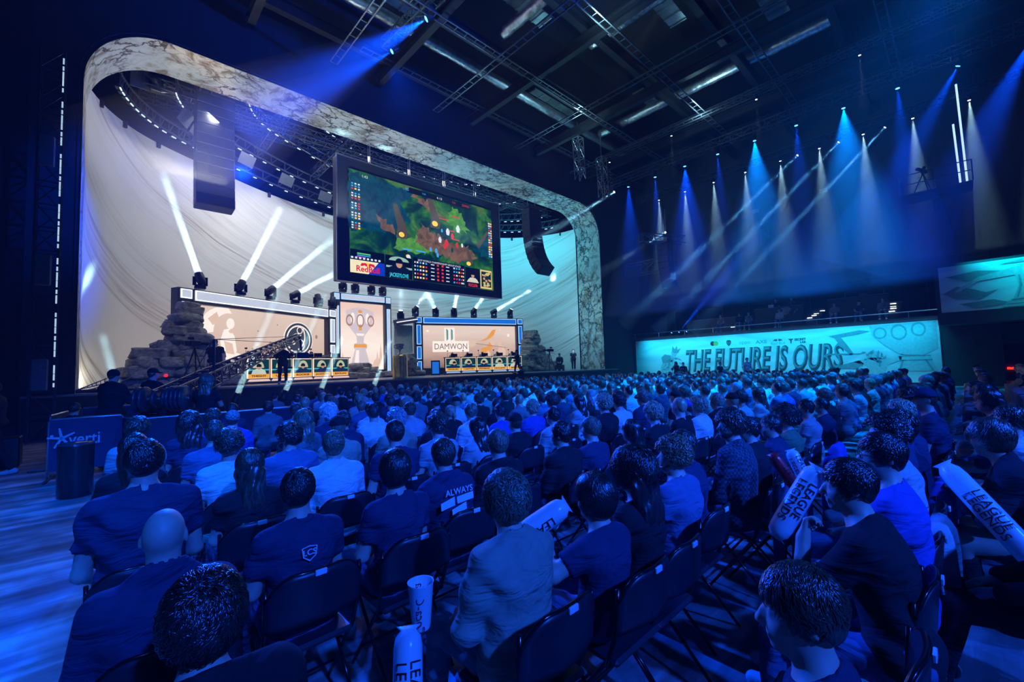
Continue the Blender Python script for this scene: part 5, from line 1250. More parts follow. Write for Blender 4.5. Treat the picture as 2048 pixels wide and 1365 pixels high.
# strong blue lamps over the front of the stage
lamp((8.95,13.4,15.75), (3.2,17.6,10.5), 'strong blue lamp high over the hall aimed at the left speaker array', 'strong blue lamps under the roof', 'blue', hang=True, beam=(BLUE, 30000, 24, .9, 12.5, .045), scale=1.1)
lamp((8.8,15.9,15.75), (3.6,18.2,10.8), 'strong blue lamp under the roof, lower of the two', 'strong blue lamps under the roof', 'blue', hang=True, beam=(BLUE, 14000, 18, .9, 7, .04), scale=1.0)
# side beams
lamp((27.2,13.22,10.16), (19,16,5.5), 'white lamp by the right speaker array aimed at the stage', 'side lamps', 'warm', beam=((.25,.7,1.0), 12000, 5, .6, 9, .08), scale=.7)
lamp((24.5,15.3,13.4), (14,19,6), 'white lamp near the ladder trusses aimed at the stage', 'side lamps', 'warm', hang=True, beam=((.25,.7,1.0), 12000, 5, .6, 9, .08), scale=.7)
for k, (yy, zz) in enumerate(((14.6,3.73),(15.2,3.73),(15.8,3.73))):
    lamp((32.3,yy,zz), (31.0,yy-9,12.5), 'small blue lamp on the balcony edge, %s of the three' % ordn(k+1), 'three blue balcony lamps', 'blue', beam=(BLUE, 16000, 8, .6, 9, .06) if k == 1 else None, scale=.5)
for k, t in enumerate(((22,17.6,1.0),(25.5,17.2,.5),(28,16,.2))):
    lamp((31.1,6.3-2.07*k,14.56), t, 'white lamp on the wall truss throwing a long faint beam, %s of three' % ordn(k+1), 'faint beam lamps on the wall truss', 'warm', hang=True, beam=((.1,.5,1.0), 14000, 3.5, .6, 15, .06), scale=.6)
# two very bright flood lamps inside the portal, upper left
for k, (x, y, z) in enumerate(((1.35,22.3,14.4),(1.37,22.3,13.5))):
    lamp((x,y,z), (6,29,6), 'very bright flood lamp inside the portal, %s' % ('upper' if k == 0 else 'lower'), 'flood lamps inside the portal', 'white', beam=(WARM, 120, 60, .8, 1, 0), scale=1.2)
    MB_g = MB().box((x-.5,y+.1,z+.4), (.6,.04,.8), bev=.01).build('lamp_flag', mat('flag_grey', (.05,.06,.08), .5)); tag(MB_g, 'pale flag beside the %s flood lamp' % ('upper' if k == 0 else 'lower'), 'flag')
# ---------------------------------------------------------------- right wall: banners, gallery, desks
m, t, b = nt('banner_print'); co = coord(t, (1,1,1)); n1 = noise(t, .5, 5, .6, coord(t, (1,.5,2.2)), .8); n2 = noise(t, 2.2, 6, .7, co, .6)
base = ramp(t, n1.outputs[0], [(.35, (.50,.56,.55)), (.5, (.66,.70,.68)), (.65, (.78,.80,.78))])
t.links.new(base, b.inputs['Base Color']); b.inputs['Roughness'].default_value = .8; BANM = m
ban = MB().box((0,0,0), (.06,17.85,3.30)).build('banner', BANM, loc=(WX-.05,9.78,1.82)); tag(ban, 'long pale banner reading THE FUTURE IS OURS on the balcony front', 'banner')
BX = WX-.085
def MW(y, z, x=BX): return Matrix.Translation((x-WX+.05, y-9.78, z-1.82)) @ plane_M((0,0,0), (0,-1,0))
BD = mat('banner_ink_dark', (.05,.08,.08), .8); BM2 = mat('banner_ink_mid', (.22,.29,.30), .8); BM3 = mat('banner_ink_soft', (.42,.50,.50), .8); BRD = mat('banner_ink_red', (.35,.02,.05), .7); BYL = mat('banner_ink_olive', (.40,.42,.05), .7)
text_mesh('THE FUTURE IS OURS', 2.15, BD, 'slogan_lettering', ban, M=MW(9.85,1.62), shear=.25, bold=.085, width=9.6)
text_mesh('THE FUTURE IS OURS', 2.15, BM2, 'slogan_highlight', ban, M=MW(9.90,1.67,BX-.012), shear=.25, bold=-.02, width=9.45)
def bl_(name, polys, m_, y, z, dx=0):
    mb = MB()
    for p in polys:
        if callable(p): p(mb)
        else: flat(mb, p)
    o = mb.build(name, m_, ban); o.matrix_local = MW(y, z, BX-dx); return o
bl_('circles_mark_red', [circ(-.10,0,.17)], BRD, 12.4, 2.92); bl_('circles_mark_olive', [circ(.12,0,.17)], BYL, 12.4, 2.92, .004)
bl_('alien_head_mark', [[(-.17,.10),(-.10,.22),(.10,.22),(.17,.10),(.13,-.06),(.0,-.22),(-.13,-.06)]], BD, 11.4, 2.88); bl_('alien_head_eyes', [[(-.12,.06),(-.03,-.02),(-.05,.05)], [(.12,.06),(.03,-.02),(.05,.05)]], BM3, 11.4, 2.88, .004)
text_mesh('oppo', .34, BM2, 'sponsor_lettering', ban, M=MW(10.37,2.88), width=.72); text_mesh('AXE', .30, BM2, 'sponsor_lettering', ban, M=MW(9.33,2.84), width=.7, bold=.01)
text_mesh('Red Bull', .24, BM2, 'sponsor_lettering', ban, M=MW(8.36,2.68), width=.8); bl_('bulls_mark', [[(-.28,0),(-.22,.12),(-.05,.16),(-.02,.06),(-.10,.0),(-.2,.05)], [(.28,0),(.22,.12),(.05,.16),(.02,.06),(.10,.0),(.2,.05)]], BD, 8.36, 2.82)
text_mesh('SECRET', .20, BD, 'sponsor_lettering', ban, M=MW(7.12,2.86), width=.62, bold=.01); text_mesh('LAB', .16, BD, 'sponsor_lettering', ban, M=MW(6.98,2.68), width=.3, bold=.01); bl_('sword_mark', [[(-.16,.14),(.16,.14),(.05,.02),(.03,-.16),(-.03,-.16),(-.05,.02)]], BD, 7.62, 2.80)
# printed drawings: a plain archer-like sketch, bent branches, an oversized cup
rg = random.Random(9)
def sketch(name, y, z, w_, h_, n, m_, sd, dx):
    r_ = random.Random(sd); P = []
    for i in range(n):
        cx, cyy = r_.uniform(-w_, w_)*.5, r_.uniform(-h_, h_)*.5; a = r_.uniform(0, 3.14); L = r_.uniform(.1, .4)*w_; th = r_.uniform(.02, .07)
        P.append([(cx-L/2*math.cos(a), cyy-L/2*math.sin(a)), (cx+th*math.sin(a), cyy-th*math.cos(a)), (cx+L/2*math.cos(a), cyy+L/2*math.sin(a)), (cx-th*math.sin(a), cyy+th*math.cos(a))])
    return bl_(name, P, m_, y, z, dx)
bl_('figure_print', [circ(0,.35,.42,.30,18), [(-.5,.1),(.45,.25),(.6,-.2),(.5,-1.0),(-.6,-1.0),(-.7,-.4)], [(.5,.1),(1.5,-.85),(1.75,-1.0),(1.5,-1.05),(.4,-.2)], circ(.45,.75,.22,.26,12)], BM3, 15.9, 1.6, .004)
bl_('figure_hair_print', [[(.3,.9),(.35,1.35),(.55,1.1),(.7,1.4),(.75,1.05),(1.0,1.15),(.8,.85),(.5,.8)], [(-.6,.5),(-.3,.75),(.2,.6),(.1,.1),(-.5,.05)]], BM2, 15.9, 1.55, .006)
sketch('figure_line_print', 15.6, 1.4, 1.4, 1.4, 26, BM2, 4, .009)
bl_('branch_print', [[(-.9,1.0),(.6,1.25),(1.1,1.15),(.5,1.0),(-.3,.9),(.0,.4),(.25,-.1),(.1,-.2),(-.3,.3),(-.6,.85)], [(-1.1,-.05),(.6,-.10),(.6,-.16),(-1.1,-.15)], [(-.5,-.8),(.5,-.5),(.7,-.7),(.3,-1.0),(-.5,-.95)]], BM2, 4.75, 1.95, .004)
bl_('rider_print', [circ(0,.15,.38,.28,18), [(-1.0,-.2),(-.2,.05),(.8,-.05),(1.2,.25),(1.1,-.15),(.5,-.4),(-.4,-.4)], [(-.4,-.4),(.5,-.4),(.4,-.9),(-.4,-.9)]], BM3, 3.55, 1.55, .004); sketch('rider_line_print', 3.6, 1.5, 1.2, .8, 22, BM2, 6, .008)
bl_('cup_print', [[(-1.6,1.3),(1.15,1.35),(1.15,-.1),(.6,-.45),(-.35,-.4),(-1.0,.15),(-1.5,.75)], [(-.45,-.45),(.85,-.45),(.9,-.7),(-.4,-.7)], [(-.35,-.7),(.85,-.7),(1.1,-1.3),(-.5,-1.3)]], BM3, 2.1, 2.1, .004)
bl_('cup_print_lines', [lambda mb: ringp(mb, -.35,.85,.26,.34,sy=1.3), lambda mb: ringp(mb, .45,.95,.22,.30,sy=1.3), lambda mb: ringp(mb, -1.15,.85,.22,.30,sy=1.1), [(-.45,-.45),(.85,-.45),(.85,-.50),(-.45,-.50)], [(-.4,-.68),(.9,-.68),(.9,-.74),(-.4,-.74)], [(-.3,-.7),(-.22,-.7),(-.4,-1.3),(-.5,-1.3)], [(.6,-.7),(.68,-.7),(.95,-1.3),(.85,-1.3)]], BM2, 2.1, 2.1, .008)
# upper banner further right
ub = MB().box((0,0,0), (.06,7.0,2.2)).build('banner', BANM, loc=(29.5,-2.85,4.76)); tag(ub, 'upper teal-lit banner with a drawn draped figure, right edge', 'banner')
def ubl(name, polys, m_, dx=.04):
    mb = MB()
    for p in polys: flat(mb, p)
    o = mb.build(name, m_, ub); o.matrix_local = Matrix.Translation((-dx,0,0)) @ plane_M((0,0,0), (0,-1,0)); return o
ubl('wave_print', [[(-3.4,-.2),(-2.9,.1),(-2.4,-.1),(-2.0,-.3),(-1.6,-.2),(-2.2,-.6),(-3.0,-.5)], [(-3.3,.6),(-2.2,.75),(-1.4,.6),(-1.8,.35),(-2.6,.3)], [(-2.9,-.75),(-1.8,-.65),(-1.2,-.9),(-2.4,-1.0)]], BM2)
ubl('torso_print', [[(-1.35,.65),(-.9,.8),(-.2,.7),(.2,.55),(.15,-.1),(.3,-.7),(-1.2,-.7),(-1.0,-.1),(-1.1,.35),(-2.2,.25),(-2.9,-.2),(-3.0,-.12),(-2.2,.45)], [(-1.3,-.75),(.4,-.75),(.8,-1.05),(-1.6,-1.05)]], BM3, .045)
ubl('torso_print_lines', [[(-1.0,.35),(-.95,.35),(-.9,-.1),(-1.05,-.65),(-1.1,-.65),(-.98,-.1)], [(-1.25,-.72),(.35,-.72),(.35,-.78),(-1.25,-.78)], [(-1.4,-.9),(.6,-.9),(.6,-.94),(-1.4,-.94)], [(-.7,.75),(-.3,1.05),(.3,1.05),(.0,.75)], [(-1.6,.9),(-.8,1.05),(-.7,.9)]], BM2, .05)
struct(MB().box((30.2,-5.2,3.35), (1.8,12.0,.55)).build('trim_3', mat('dark_fascia', (.04,.045,.05), .7)))
struct(MB().box((31.2,-5.2,4.8), (3.2,12.0,2.4)).build('wall_rear_box', WALLM)); struct(MB().box((33,-5.6,2.6), (.3,11,1.0)).build('trim_4', mat('green_grey_band', (.07,.09,.085), .8)))
scm = concrete('dim_screen_print', (.03,.035,.04), (.16,.16,.15), .7, (.9,.9,.9), .1)
ss = MB().box((0,0,0), (.1,1.85,2.3)).build('crest_board', scm, loc=(38,.2,1.2)); tag(ss, 'dim board with a pale shield crest in the far corner', 'board')
CR = mat('crest_white', (.55,.56,.55), .7)
mb = MB(); pts_ = [(-.55,.55),(-.35,.42),(-.2,.62),(0,.48),(.2,.62),(.35,.42),(.55,.55),(.45,-.05),(.15,-.35),(0,-.42),(-.15,-.35),(-.45,-.05)]
q_ = [(a*.86, b_*.86) for a, b_ in pts_]; mb.add([(*p, 0) for p in pts_]+[(*p, 0) for p in q_], [(i, (i+1) % 12, 12+(i+1) % 12, 12+i) for i in range(12)])
ringp(mb, 0, .05, .13, .18); ringp(mb, -.16, -.30, .20, .25, sy=.8); ringp(mb, .16, -.30, .20, .25, sy=.8)
o = mb.build('crest_lines', CR, ss); o.matrix_local = Matrix.Translation((-.06,-.05,.2)) @ plane_M((0,0,0), (0,-1,0))
ex = MB().box((0,0,0), (.08,.30,.12)).build('exit_lamp', glow('exit_red', scr(255,40,20), 4), loc=(38.07,-1.78,.72)); tag(ex, 'small glowing red lamp in the dark far right', 'lamp')
# balcony rail, steps, desks, spectators
rl = MB(); rl.tube([(WX+.1,18.9,4.05),(WX+.1,-1,4.05)], .03, 6)
rlo = rl.build('balcony_rail', STEEL); tag(rlo, 'thin metal rail along the balcony edge', 'rail')
for i in range(10): MB().tube([(WX+.1,18.8-i*2.1,3.73),(WX+.1,18.8-i*2.1,4.05)], .02, 6).build('post', STEEL, rlo)
STEPL = glow('step_light', scr(225,245,235), 3)
for k, (y, z, x) in enumerate(((6.75,4.25,33.0),(6.60,4.42,33.5),(6.55,4.55,33.9),(6.3,4.75,34.4),(2.75,4.22,33.0),(2.72,4.42,33.5),(2.75,4.55,33.9),(2.78,4.78,34.4),(11.3,4.05,32.6))):
    o = MB().box((0,0,0), (.06,.26,.045)).build('step_lamp', STEPL, loc=(x,y,z)); tag(o, 'small glowing step lamp on the balcony, %s in the run from the stage side' % ordn(k+1), 'lamp', 'step lamps on the balcony')
for k, (y0, y1, z, x) in enumerate(((15.5,11.3,4.95,34.6),(10.4,7.4,5.3,34.6),(6.0,3.0,5.45,34.6))):
    o = MB().box((0,0,0), (.12,abs(y1-y0),1.5)).build('control_desk', FR, loc=(x,(y0+y1)/2,z-.75)); tag(o, 'dark boxed control desk on the balcony, %s from the stage' % ordn(k+1), 'desk', 'control desks on the balcony')
    MB().box((-.02,0,.76), (.2,abs(y1-y0)+.06,.04)).build('desk_rim', mat('desk_rim', (.15,.16,.18), .5), o)
BAL = {}
def bal_person(x, y, z, label, **p):
    q = dict(h=.02, hh=.016, lw=.005, locks=200, seed=y, arms='lap'); q.update(p); pr, _ = make_person('spectator', q)
    return place(pr, label, (x,y,z), math.pi/2, 'spectators on the balcony')
bal_person(35.3, 9.2, 4.7, 'person at a laptop behind the middle control desk', hair='short', hcol='black', top='tee', col='navy')
bal_person(35.3, 8.2, 4.7, 'person in a tracksuit top behind the middle control desk, head resting on hands', hair='short', hcol='black', top='jacket', col='grey', arms='clap')
lp = thing('laptop', 'pale open laptop on the middle control desk', 'laptop', (34.75,9.35,5.33), 0)
MB().box((0,0,.01), (.25,.34,.02)).build('keyboard', STEEL, lp); MB().box((-.13,0,.12), (.02,.34,.22)).build('lid', WHITE, lp)
for k, (y, hr, tp, cl_) in enumerate(((12.2,'short','tee','grey'),(10.9,'long','jacket','black'),(10.3,'short','tee','denim'),(8.4,'short','tee','lightgrey'),(5.4,'short','jacket','grey'),(4.2,'cap','tee','navy'),(3.1,'messy','jacket','grey'))):
    bal_person(32.9, y, 3.72, 'spectator seated by the balcony rail, %s from the stage end' % ordn(k+1), hair=hr, hcol='brown', capcol='black', top=tp, col=cl_)
o = MB(); o.grid(lambda u, v: ((0.05*math.sin(9*u), (u-.5)*1.2+.1*math.sin(7*v), .55*v*(1-.5*abs(u-.4))+.03*math.sin(20*u))), 14, 8); o = o.build('draped_coat', CL['lightgrey'], smooth=True, loc=(34.52,8.4,4.75)); tag(o, 'pale crumpled coat hung over the front of the middle control desk', 'coat')
for k, (y, z) in enumerate(((10.0,6.3),(4.6,6.3),(9.55,12.2),(5.6,12.4))):
    o = MB().box((0,0,0), (.06,.42,.28), bev=.01).build('wall_notice', mat('notice_grey', (.25,.27,.3), .6), loc=((WX+6.1 if z < 7 else WX+1.4),y,z if z > 7 else 5.9)); tag(o, 'small pale rectangular notice on the right wall, %s' % ['lower left','lower right','upper left','upper right'][k], 'notice')
struct(MB().box((38.35,-2.2,1.3), (.5,3.0,2.6)).build('wall_corner', WALLM))
for y_ in (6.6, 2.75):
    s_ = MB()
    for q_, (x0, z1) in enumerate(((33.06,4.34),(33.56,4.52),(33.96,4.70),(34.46,4.9))): s_.box((x0+.25, y_, (3.72+z1)/2), (.5,.8,z1-3.72))
    struct(s_.build('trim_5', mat('balcony_step', (.05,.05,.055), .7)))
# camera platform and light tubes high on the wall
pf = thing('camera_platform', 'small railed camera platform high on the right wall', 'platform', (30.6,.5,9.9))
MB().box((0,0,-.06), (1.6,2.6,.12)).build('deck', FR, pf); MB().box((1.8,0,-.12), (2.3,.3,.2)).build('bracket', FR, pf)
for z in (.5, 1.0):
    MB().tube([(-.8,-1.3,z),(-.8,1.3,z),(.8,1.3,z)], .025, 6).build('rail', DARKM, pf)
for y in (-1.3, 0, 1.3): MB().tube([(-.8,y,0),(-.8,y,1.0)], .025, 6).build('post', DARKM, pf)
for k, (x, dy) in enumerate(((30.4,0),(30.8,.22))):
    o = MB().tube([(x,-.55+dy,15.0-k*1.8),(x+.1,-.62+dy,9.9)], .04, 8).build('light_tube', glow('tube_glow', scr(170,205,250), 1.6 if k == 0 else .8)); tag(o, 'tall thin light tube by the camera platform, %s' % ('longer' if k == 0 else 'shorter'), 'light tube')
truss('wall_platform', 'dark grid platform hanging on the wall right of the portal', (31.0,18.6,9.2), (31.0,15.6,9.2), .9, DARKM, 'platform')
def tripod_camera(loc, rz, label, h=1.45, s=1.0):
    e = thing('broadcast_camera', label, 'camera', loc, rz); e.scale = (s,)*3
    b_ = MB(); b_.box((0,0,h+.16), (.14,.34,.20), bev=.02).build('camera_body', BLKM, e); MB().lathe([(.06,0),(.065,.20),(.085,.22),(.085,.30)], 14, Matrix.Translation((0,.16,h+.16)) @ Matrix.Rotation(-math.pi/2, 4, 'X')).build('lens', BLKM, e, True)
    MB().box((-.02,-.12,h+.34), (.10,.18,.10), bev=.015).build('viewfinder', BLKM, e); MB().box((0,-.25,h+.15), (.12,.16,.18), bev=.01).build('battery', BLKM, e)
    MB().lathe([(.05,0),(.06,.04),(.05,.08)], 12, Matrix.Translation((0,0,h-.02))).build('pan_head', BLKM, e); MB().tube([(.02,-.05,h),(.12,-.55,h-.12)], .012, 6).build('pan_bar', BLKM, e)
    for k in range(3):
        a = k*2.094+.5; MB().tube([(0,0,h),(.45*math.cos(a),.45*math.sin(a),0)], [.028,.018], 6).build('leg', BLKM, e)
    return e
tripod_camera((30.5,.9,9.9), 1.2, 'broadcast camera on the high wall platform', 1.1)
tripod_camera((2.38,19.0,SZ), -1.3, 'broadcast camera on a tripod beside the large operator, stage left', 1.45)
tripod_camera((23.3,20.6,SZ), 1.2, 'broadcast camera on a tripod at the right of the stage', 1.35)
# ---------------------------------------------------------------- crew on and before the stage
def crew(label, X, Y, z0, height, rz, **p):
    q = dict(stand=True, h=.016, hh=.012, locks=500, lw=.004, seed=X); q.update(p); q['s'] = (height-.29)/(1.43) if q.get('stand', True) else (height-.825)/.5
    pr, J = make_person('crew', q); return place(pr, label, (X,Y,z0), rz, 'crew working around the stage')
crew('large man in dark clothes standing with arms at his sides, stage left', 2.98, 18.95, SZ, 1.78, 2.6, hair='short', hcol='black', top='tee', col='black', w=1.3, legcol='black', arms='side')
crew('camera operator in black standing before the left desk with a handheld rig', 5.35, 19.3, SZ, 1.66, -.25, hair='short', hcol='black', top='jacket', col='black', w=.92, legcol='black', arms='camera')
rig = thing('handheld_rig', 'stabilised camera rig held by the operator before the left desk', 'camera', (5.75,19.75,SZ+1.05)); MB().box((0,0,.18), (.30,.16,.14), bev=.02).build('camera_body', BLKM, rig); MB().tube([(0,0,.1),(0,0,-.35)], .015, 6).build('post', BLKM, rig); MB().box((0,0,-.38), (.2,.1,.08), bev=.01).build('counterweight', BLKM, rig); MB().box((.22,0,.30), (.12,.02,.08)).build('monitor', LWH, rig)
crew('crew member in black walking past the right desk with a cable bag', 18.8, 19.3, SZ, 1.48, 1.0, hair='short', hcol='black', top='jacket', col='black', w=.95, legcol='black', arms='camera', step=.6)
crew('dark figure crouched at the front edge of the stage, right of centre', 17.9, 18.1, .75, 1.0, 0, stand=False, hair='short', hcol='black', top='tee', col='black', legcol='black')
crew('seated camera operator in a cap by the tripod at stage right', 24.4, 20.6, SZ, 1.28, 2.2, stand=False, hair='cap', capcol='black', top='jacket', col='black', legcol='black')
crew('crew member walking at the far right of the stage', 25.9, 20.5, SZ, 1.60, 2.4, hair='short', hcol='black', top='tee', col='black', legcol='black', arms='side', step=.7)
o = MB().box((0,0,.22), (.5,.5,.44), bev=.02).build('flight_case', BLKM, loc=(24.4,20.6,SZ)); tag(o, 'black case the seated camera operator sits on', 'case')
o = MB().box((0,0,.37), (.7,.6,.74), bev=.02).build('flight_case', BLKM, loc=(17.9,18.1,0)); tag(o, 'black case under the crouched figure before the stage', 'case')
crew('broad crew member with headphones standing in the pit, far left', .12, 11.5, 0, 1.92, -.9, hair='beanie', capcol='black', top='jacket', col='black', w=1.3, legcol='black', arms='clap')
crew('crew member in a cap standing in the pit, hand to mouth', .72, 11.6, 0, 1.93, -1.0, hair='cap', capcol='black', top='tee', col='black', w=1.15, legcol='black', arm_l='cross', arm_r=dict(el=(.26,.22,1.25), wr=(.08,.28,1.48), hd=(-.3,-.1,1)))
crew('crane operator with big curly hair, back to the camera', 1.50, 10.5, 0, 1.74, -.5, hair='bighair', hcol='light', top='tee', col='black', legcol='black', arms='clap', locks=2600, h=.012, hh=.01)
crew('person half hidden behind the barrier at the far left', -.42, 12.4, 0, 1.27, -.4, stand=False, hair='short', hcol='black', top='tee', col='black', legcol='black')
for k, (x, y, tp, cl_, hh_) in enumerate(((29.6,14.2,'jacket','black',1.62),(29.4,13.6,'jacket','black',1.55),(28.8,9.3,'tee','striped',1.72),(29,11.0,'tee','black',1.5))):
    crew(['person in black standing near the banner, left of a pair','person in black standing near the banner, right of a pair','person in a black and white striped top before the banner','short person in black before the banner'][k], x, y, 0, hh_+.1, 1.3+k*.5, hair='short' if k else 'long', hcol='black', top=tp, col=cl_, legcol='black', arms='side' if k > 1 else 'camera')
# ---------------------------------------------------------------- camera crane
CRB = mat('crane_black', (.05,.055,.07), .28, .5)
jt = thing('camera_crane', 'long camera crane with stacked disc counterweights reaching over the stage', 'camera crane', (1.86,12.0,0))
Po = Vector((1.86,12.0,0)); T0 = Vector((.80,10.2,1.33))-Po; P1_ = Vector((1.86,12.0,1.72))-Po; T1 = Vector((5.28,17.0,3.10))-Po
def tparts(a, b, w0, w1, seg, name):
    d = b-a; L = d.length; z = d/L; x = Vector((0,0,1)).cross(z).normalized(); y = z.cross(x); mb = MB(); P = []
    for i in range(seg+1):
        w_ = (w0+(w1-w0)*i/seg)/2; c = a+d*(i/seg); P.append([c+x*w_+y*w_, c-x*w_+y*w_, c-x*w_-y*w_, c+x*w_-y*w_])
    for i in range(seg):
        for k in range(4): mb.bar(P[i][k], P[i+1][k], .035); mb.bar(P[i][k], P[i+1][(k+1) % 4], .018); mb.bar(P[i][k], P[i][(k+1) % 4], .02)
    return mb.build(name, CRB, jt)
tparts(P1_, T1, .34, .16, 16, 'front_arm'); tparts(T0, P1_, .30, .34, 6, 'rear_arm')
MB().tube([P1_+Vector((0,0,-.1)), P1_+Vector((0,0,.85))], .03, 8).build('mast', CRB, jt)
mt_ = P1_+Vector((0,0,.85))
for k, e_ in enumerate((T1, P1_+(T1-P1_)*.75, T0, P1_+(T0-P1_)*.6)): MB().tube([mt_, e_], .008, 5).build('stay_cable', CRB, jt)
for k in range(3):
    a = k*2.094+.4; MB().tube([P1_*1.0+Vector((0,0,-.15)), Vector((.62*math.cos(a),.62*math.sin(a),.05))], .035, 6).build('leg', CRB, jt)
MB().tube([Vector((0,0,.1)), P1_+Vector((0,0,-.1))], .07, 10).build('column', CRB, jt)
ax = (P1_-T0).cross(Vector((0,0,1))).normalized()
q = ax.to_track_quat('Z', 'Y').to_matrix().to_4x4()
MB().tube([T0-ax*.42, T0+ax*.42], .025, 8).build('weight_bar', STEEL, jt)
for k, (off, r_) in enumerate(((-.36,.23),(-.27,.23),(-.10,.17),(.08,.20),(.15,.23),(.22,.23),(.29,.23),(.36,.23))):
    o = MB().lathe([(.04,-.028),(r_*.92,-.03),(r_,-.015),(r_,.015),(r_*.92,.03),(.04,.028)], 28, Matrix.Translation(T0+ax*off) @ q).build('weight_disc', mat('disc_rubber', (.03,.035,.05), .3), jt, True)
MB().bar(T1, T1+Vector((.05,0,-.55)), .08).build('head_arm', CRB, jt); MB().box(T1+Vector((.12,.05,-.72)), (.42,.18,.22), bev=.03).build('camera_body', CRB, jt); MB().lathe([(.06,0),(.07,.2)], 12, Matrix.Translation(T1+Vector((.30,.05,-.72))) @ Matrix.Rotation(math.pi/2, 4, 'Y')).build('lens', CRB, jt)
MB().box(T0*.6+Vector((.05,.1,.55)), (.30,.22,.20), bev=.02).build('control_monitor', CRB, jt)
MB().tube([Vector((-.9,-.4,1.72)), Vector((-.1,0,1.70))], .015, 6).build('handle_bar', CRB, jt); MB().lathe([(.0,-.04),(.035,-.02),(.035,.02),(.0,.04)], 12, Matrix.Translation((-.9,-.4,1.76))).build('red_knob', glow('red_tally', scr(230,40,50), 1.2), jt)
ped = thing('equipment_rack', 'small equipment stand with coloured lights under the crane', 'equipment', (1.15,10.6,0))
MB().box((0,0,.55), (.5,.4,1.1), bev=.02).build('rack', BLKM, ped)
for k, (dx, dz, c_) in enumerate(((-.15,.85,(255,60,60)),(.1,.95,(240,230,90)),(.1,.85,(240,230,90)),(-.05,.7,(255,80,200)))): MB().box((dx,-.21,dz), (.025,.02,.025)).build('indicator', glow('ind%d' % k, scr(*c_), 2), ped)
# low equipment on the left corner of the stage
for k, (x, y) in enumerate(((-.25,19.6),(.1,19.9),(.35,19.5))):
    e = thing('stage_wedge', 'low slatted floor fixture on the left corner of the stage, %s' % ordn(k+1), 'fixture', (x,y,SZ), .3*k)
    MB().box((0,0,.06), (.8,.5,.10), bev=.02).build('base', BLKM, e)
    fr_ = MB(); fr_.bar((-.35,0,.1), (.35,-.1,.45), .03); fr_.bar((-.35,.2,.1), (.35,.2,.30), .03)
    for q_ in range(7): fr_.bar((-.3+.1*q_,-.0-.012*q_,.12+.05*q_), (-.3+.1*q_,.2,.11+.028*q_), .02)
    fr_.build('slatted_flap', DARKM, e)
# ---------------------------------------------------------------- barriers, bin
def barrier(name, a, b, z, label, m_, skirt=True):
    a = Vector(a); b = Vector(b); d = b-a; L = d.length; x = d.normalized(); e = thing(name, label, 'barrier', (a.x,a.y,0), math.atan2(d.y, d.x))
    MB().tube([(0,0,.06),(0,0,z-.04),(.04,0,z),(L-.04,0,z),(L,0,z-.04),(L,0,.06)], .022, 8).build('rail', STEEL, e, True)
    MB().tube([(0,-.28,.03),(0,.28,.03)], .02, 6).build('foot', DARKM, e); MB().tube([(L,-.28,.03),(L,.28,.03)], .02, 6).build('foot', DARKM, e)
    mb = MB(); mb.grid(lambda u, v: (.01+u*(L-.02)*(1), -.03+.018*math.sin(u*L*11+v)*(.3+v), z-.015-v*(z-.17)), max(8, int(L*18)), 8); s_ = mb.build('cloth_skirt', m_, e, True)
    return e, L
SK = mat('barrier_cloth', (.02,.025,.06), .8, var=.1)
bb, L = barrier('crowd_barrier', (-.66,10.95), (.29,10.85), 1.05, 'cloth-covered barrier with a pale star-figure mark behind the bin', mat('barrier_print', (.03,.045,.11), .8, var=.08))
VT = mat('print_pale', (.5,.6,.66), .7, var=.05)
text_mesh('verti', .30, VT, 'logo_lettering', bb, M=Matrix.Translation((.46,-.07,.68)) @ plane_M((0,0,0), (1,0,0)), width=.40, bold=.004)
mb = MB()
for a in (0.5, 1.75, 3.0, 4.2, 5.4):
    L_ = .18; c_, s_ = math.cos(a), math.sin(a); flat(mb, [(-s_*.022, c_*.022), (s_*.022, -c_*.022), (c_*L_+s_*.012, s_*L_-c_*.012), (c_*L_-s_*.012, s_*L_+c_*.012)])
flat(mb, circ(-.12, .05, .022)); o = mb.build('star_figure_mark', VT, bb); o.matrix_local = Matrix.Translation((.17,-.07,.72)) @ plane_M((0,0,0), (1,0,0))
barrier('crowd_barrier', (.50,9.85), (3.0,9.75), 1.02, 'long dark-skirted barrier right of the star-marked one', SK)
barrier('crowd_barrier', (-.72,12.2), (-.37,14.6), 1.05, 'barrier running away towards the stage at the far left', SK)
barrier('crowd_barrier', (-.35,14.6), (1.6,14.4), 1.05, 'rear barrier closing the pit below the stage', SK)
barrier('crowd_barrier', (.30,10.82), (.45,9.9), 1.0, 'short folded-back barrier corner between the star-marked and long ones', SK)
tb = thing('trash_bin', 'round black bin standing before the star-marked barrier', 'bin', (-.27,9.25,0))
MB().lathe([(.19,0),(.20,.02),(.20,.74),(.205,.76)], 32).build('drum', mat('bin_black', (.015,.016,.022), .15), tb, True); MB().lathe([(.205,.76),(.20,.785),(.12,.80),(.0,.80)], 32, cap=False).build('lid', mat('bin_lid', (.05,.05,.06), .12), tb, True)
# cable ramp and case far left, a passer-by cut by the dark
o = MB().box((0,0,.3), (1.4,.5,.6), bev=.02).build('flight_case', BLKM, loc=(-1.9,13.6,0)); tag(o, 'long dark case in the shadows at the far left', 'case')
crew('person in dark clothes and pale shoes walking at the far left edge', -1.45, 12.6, 0, 1.75, 1.3, hair='short', hcol='black', top='jacket', col='black', legcol='black', step=.9, arms='side')
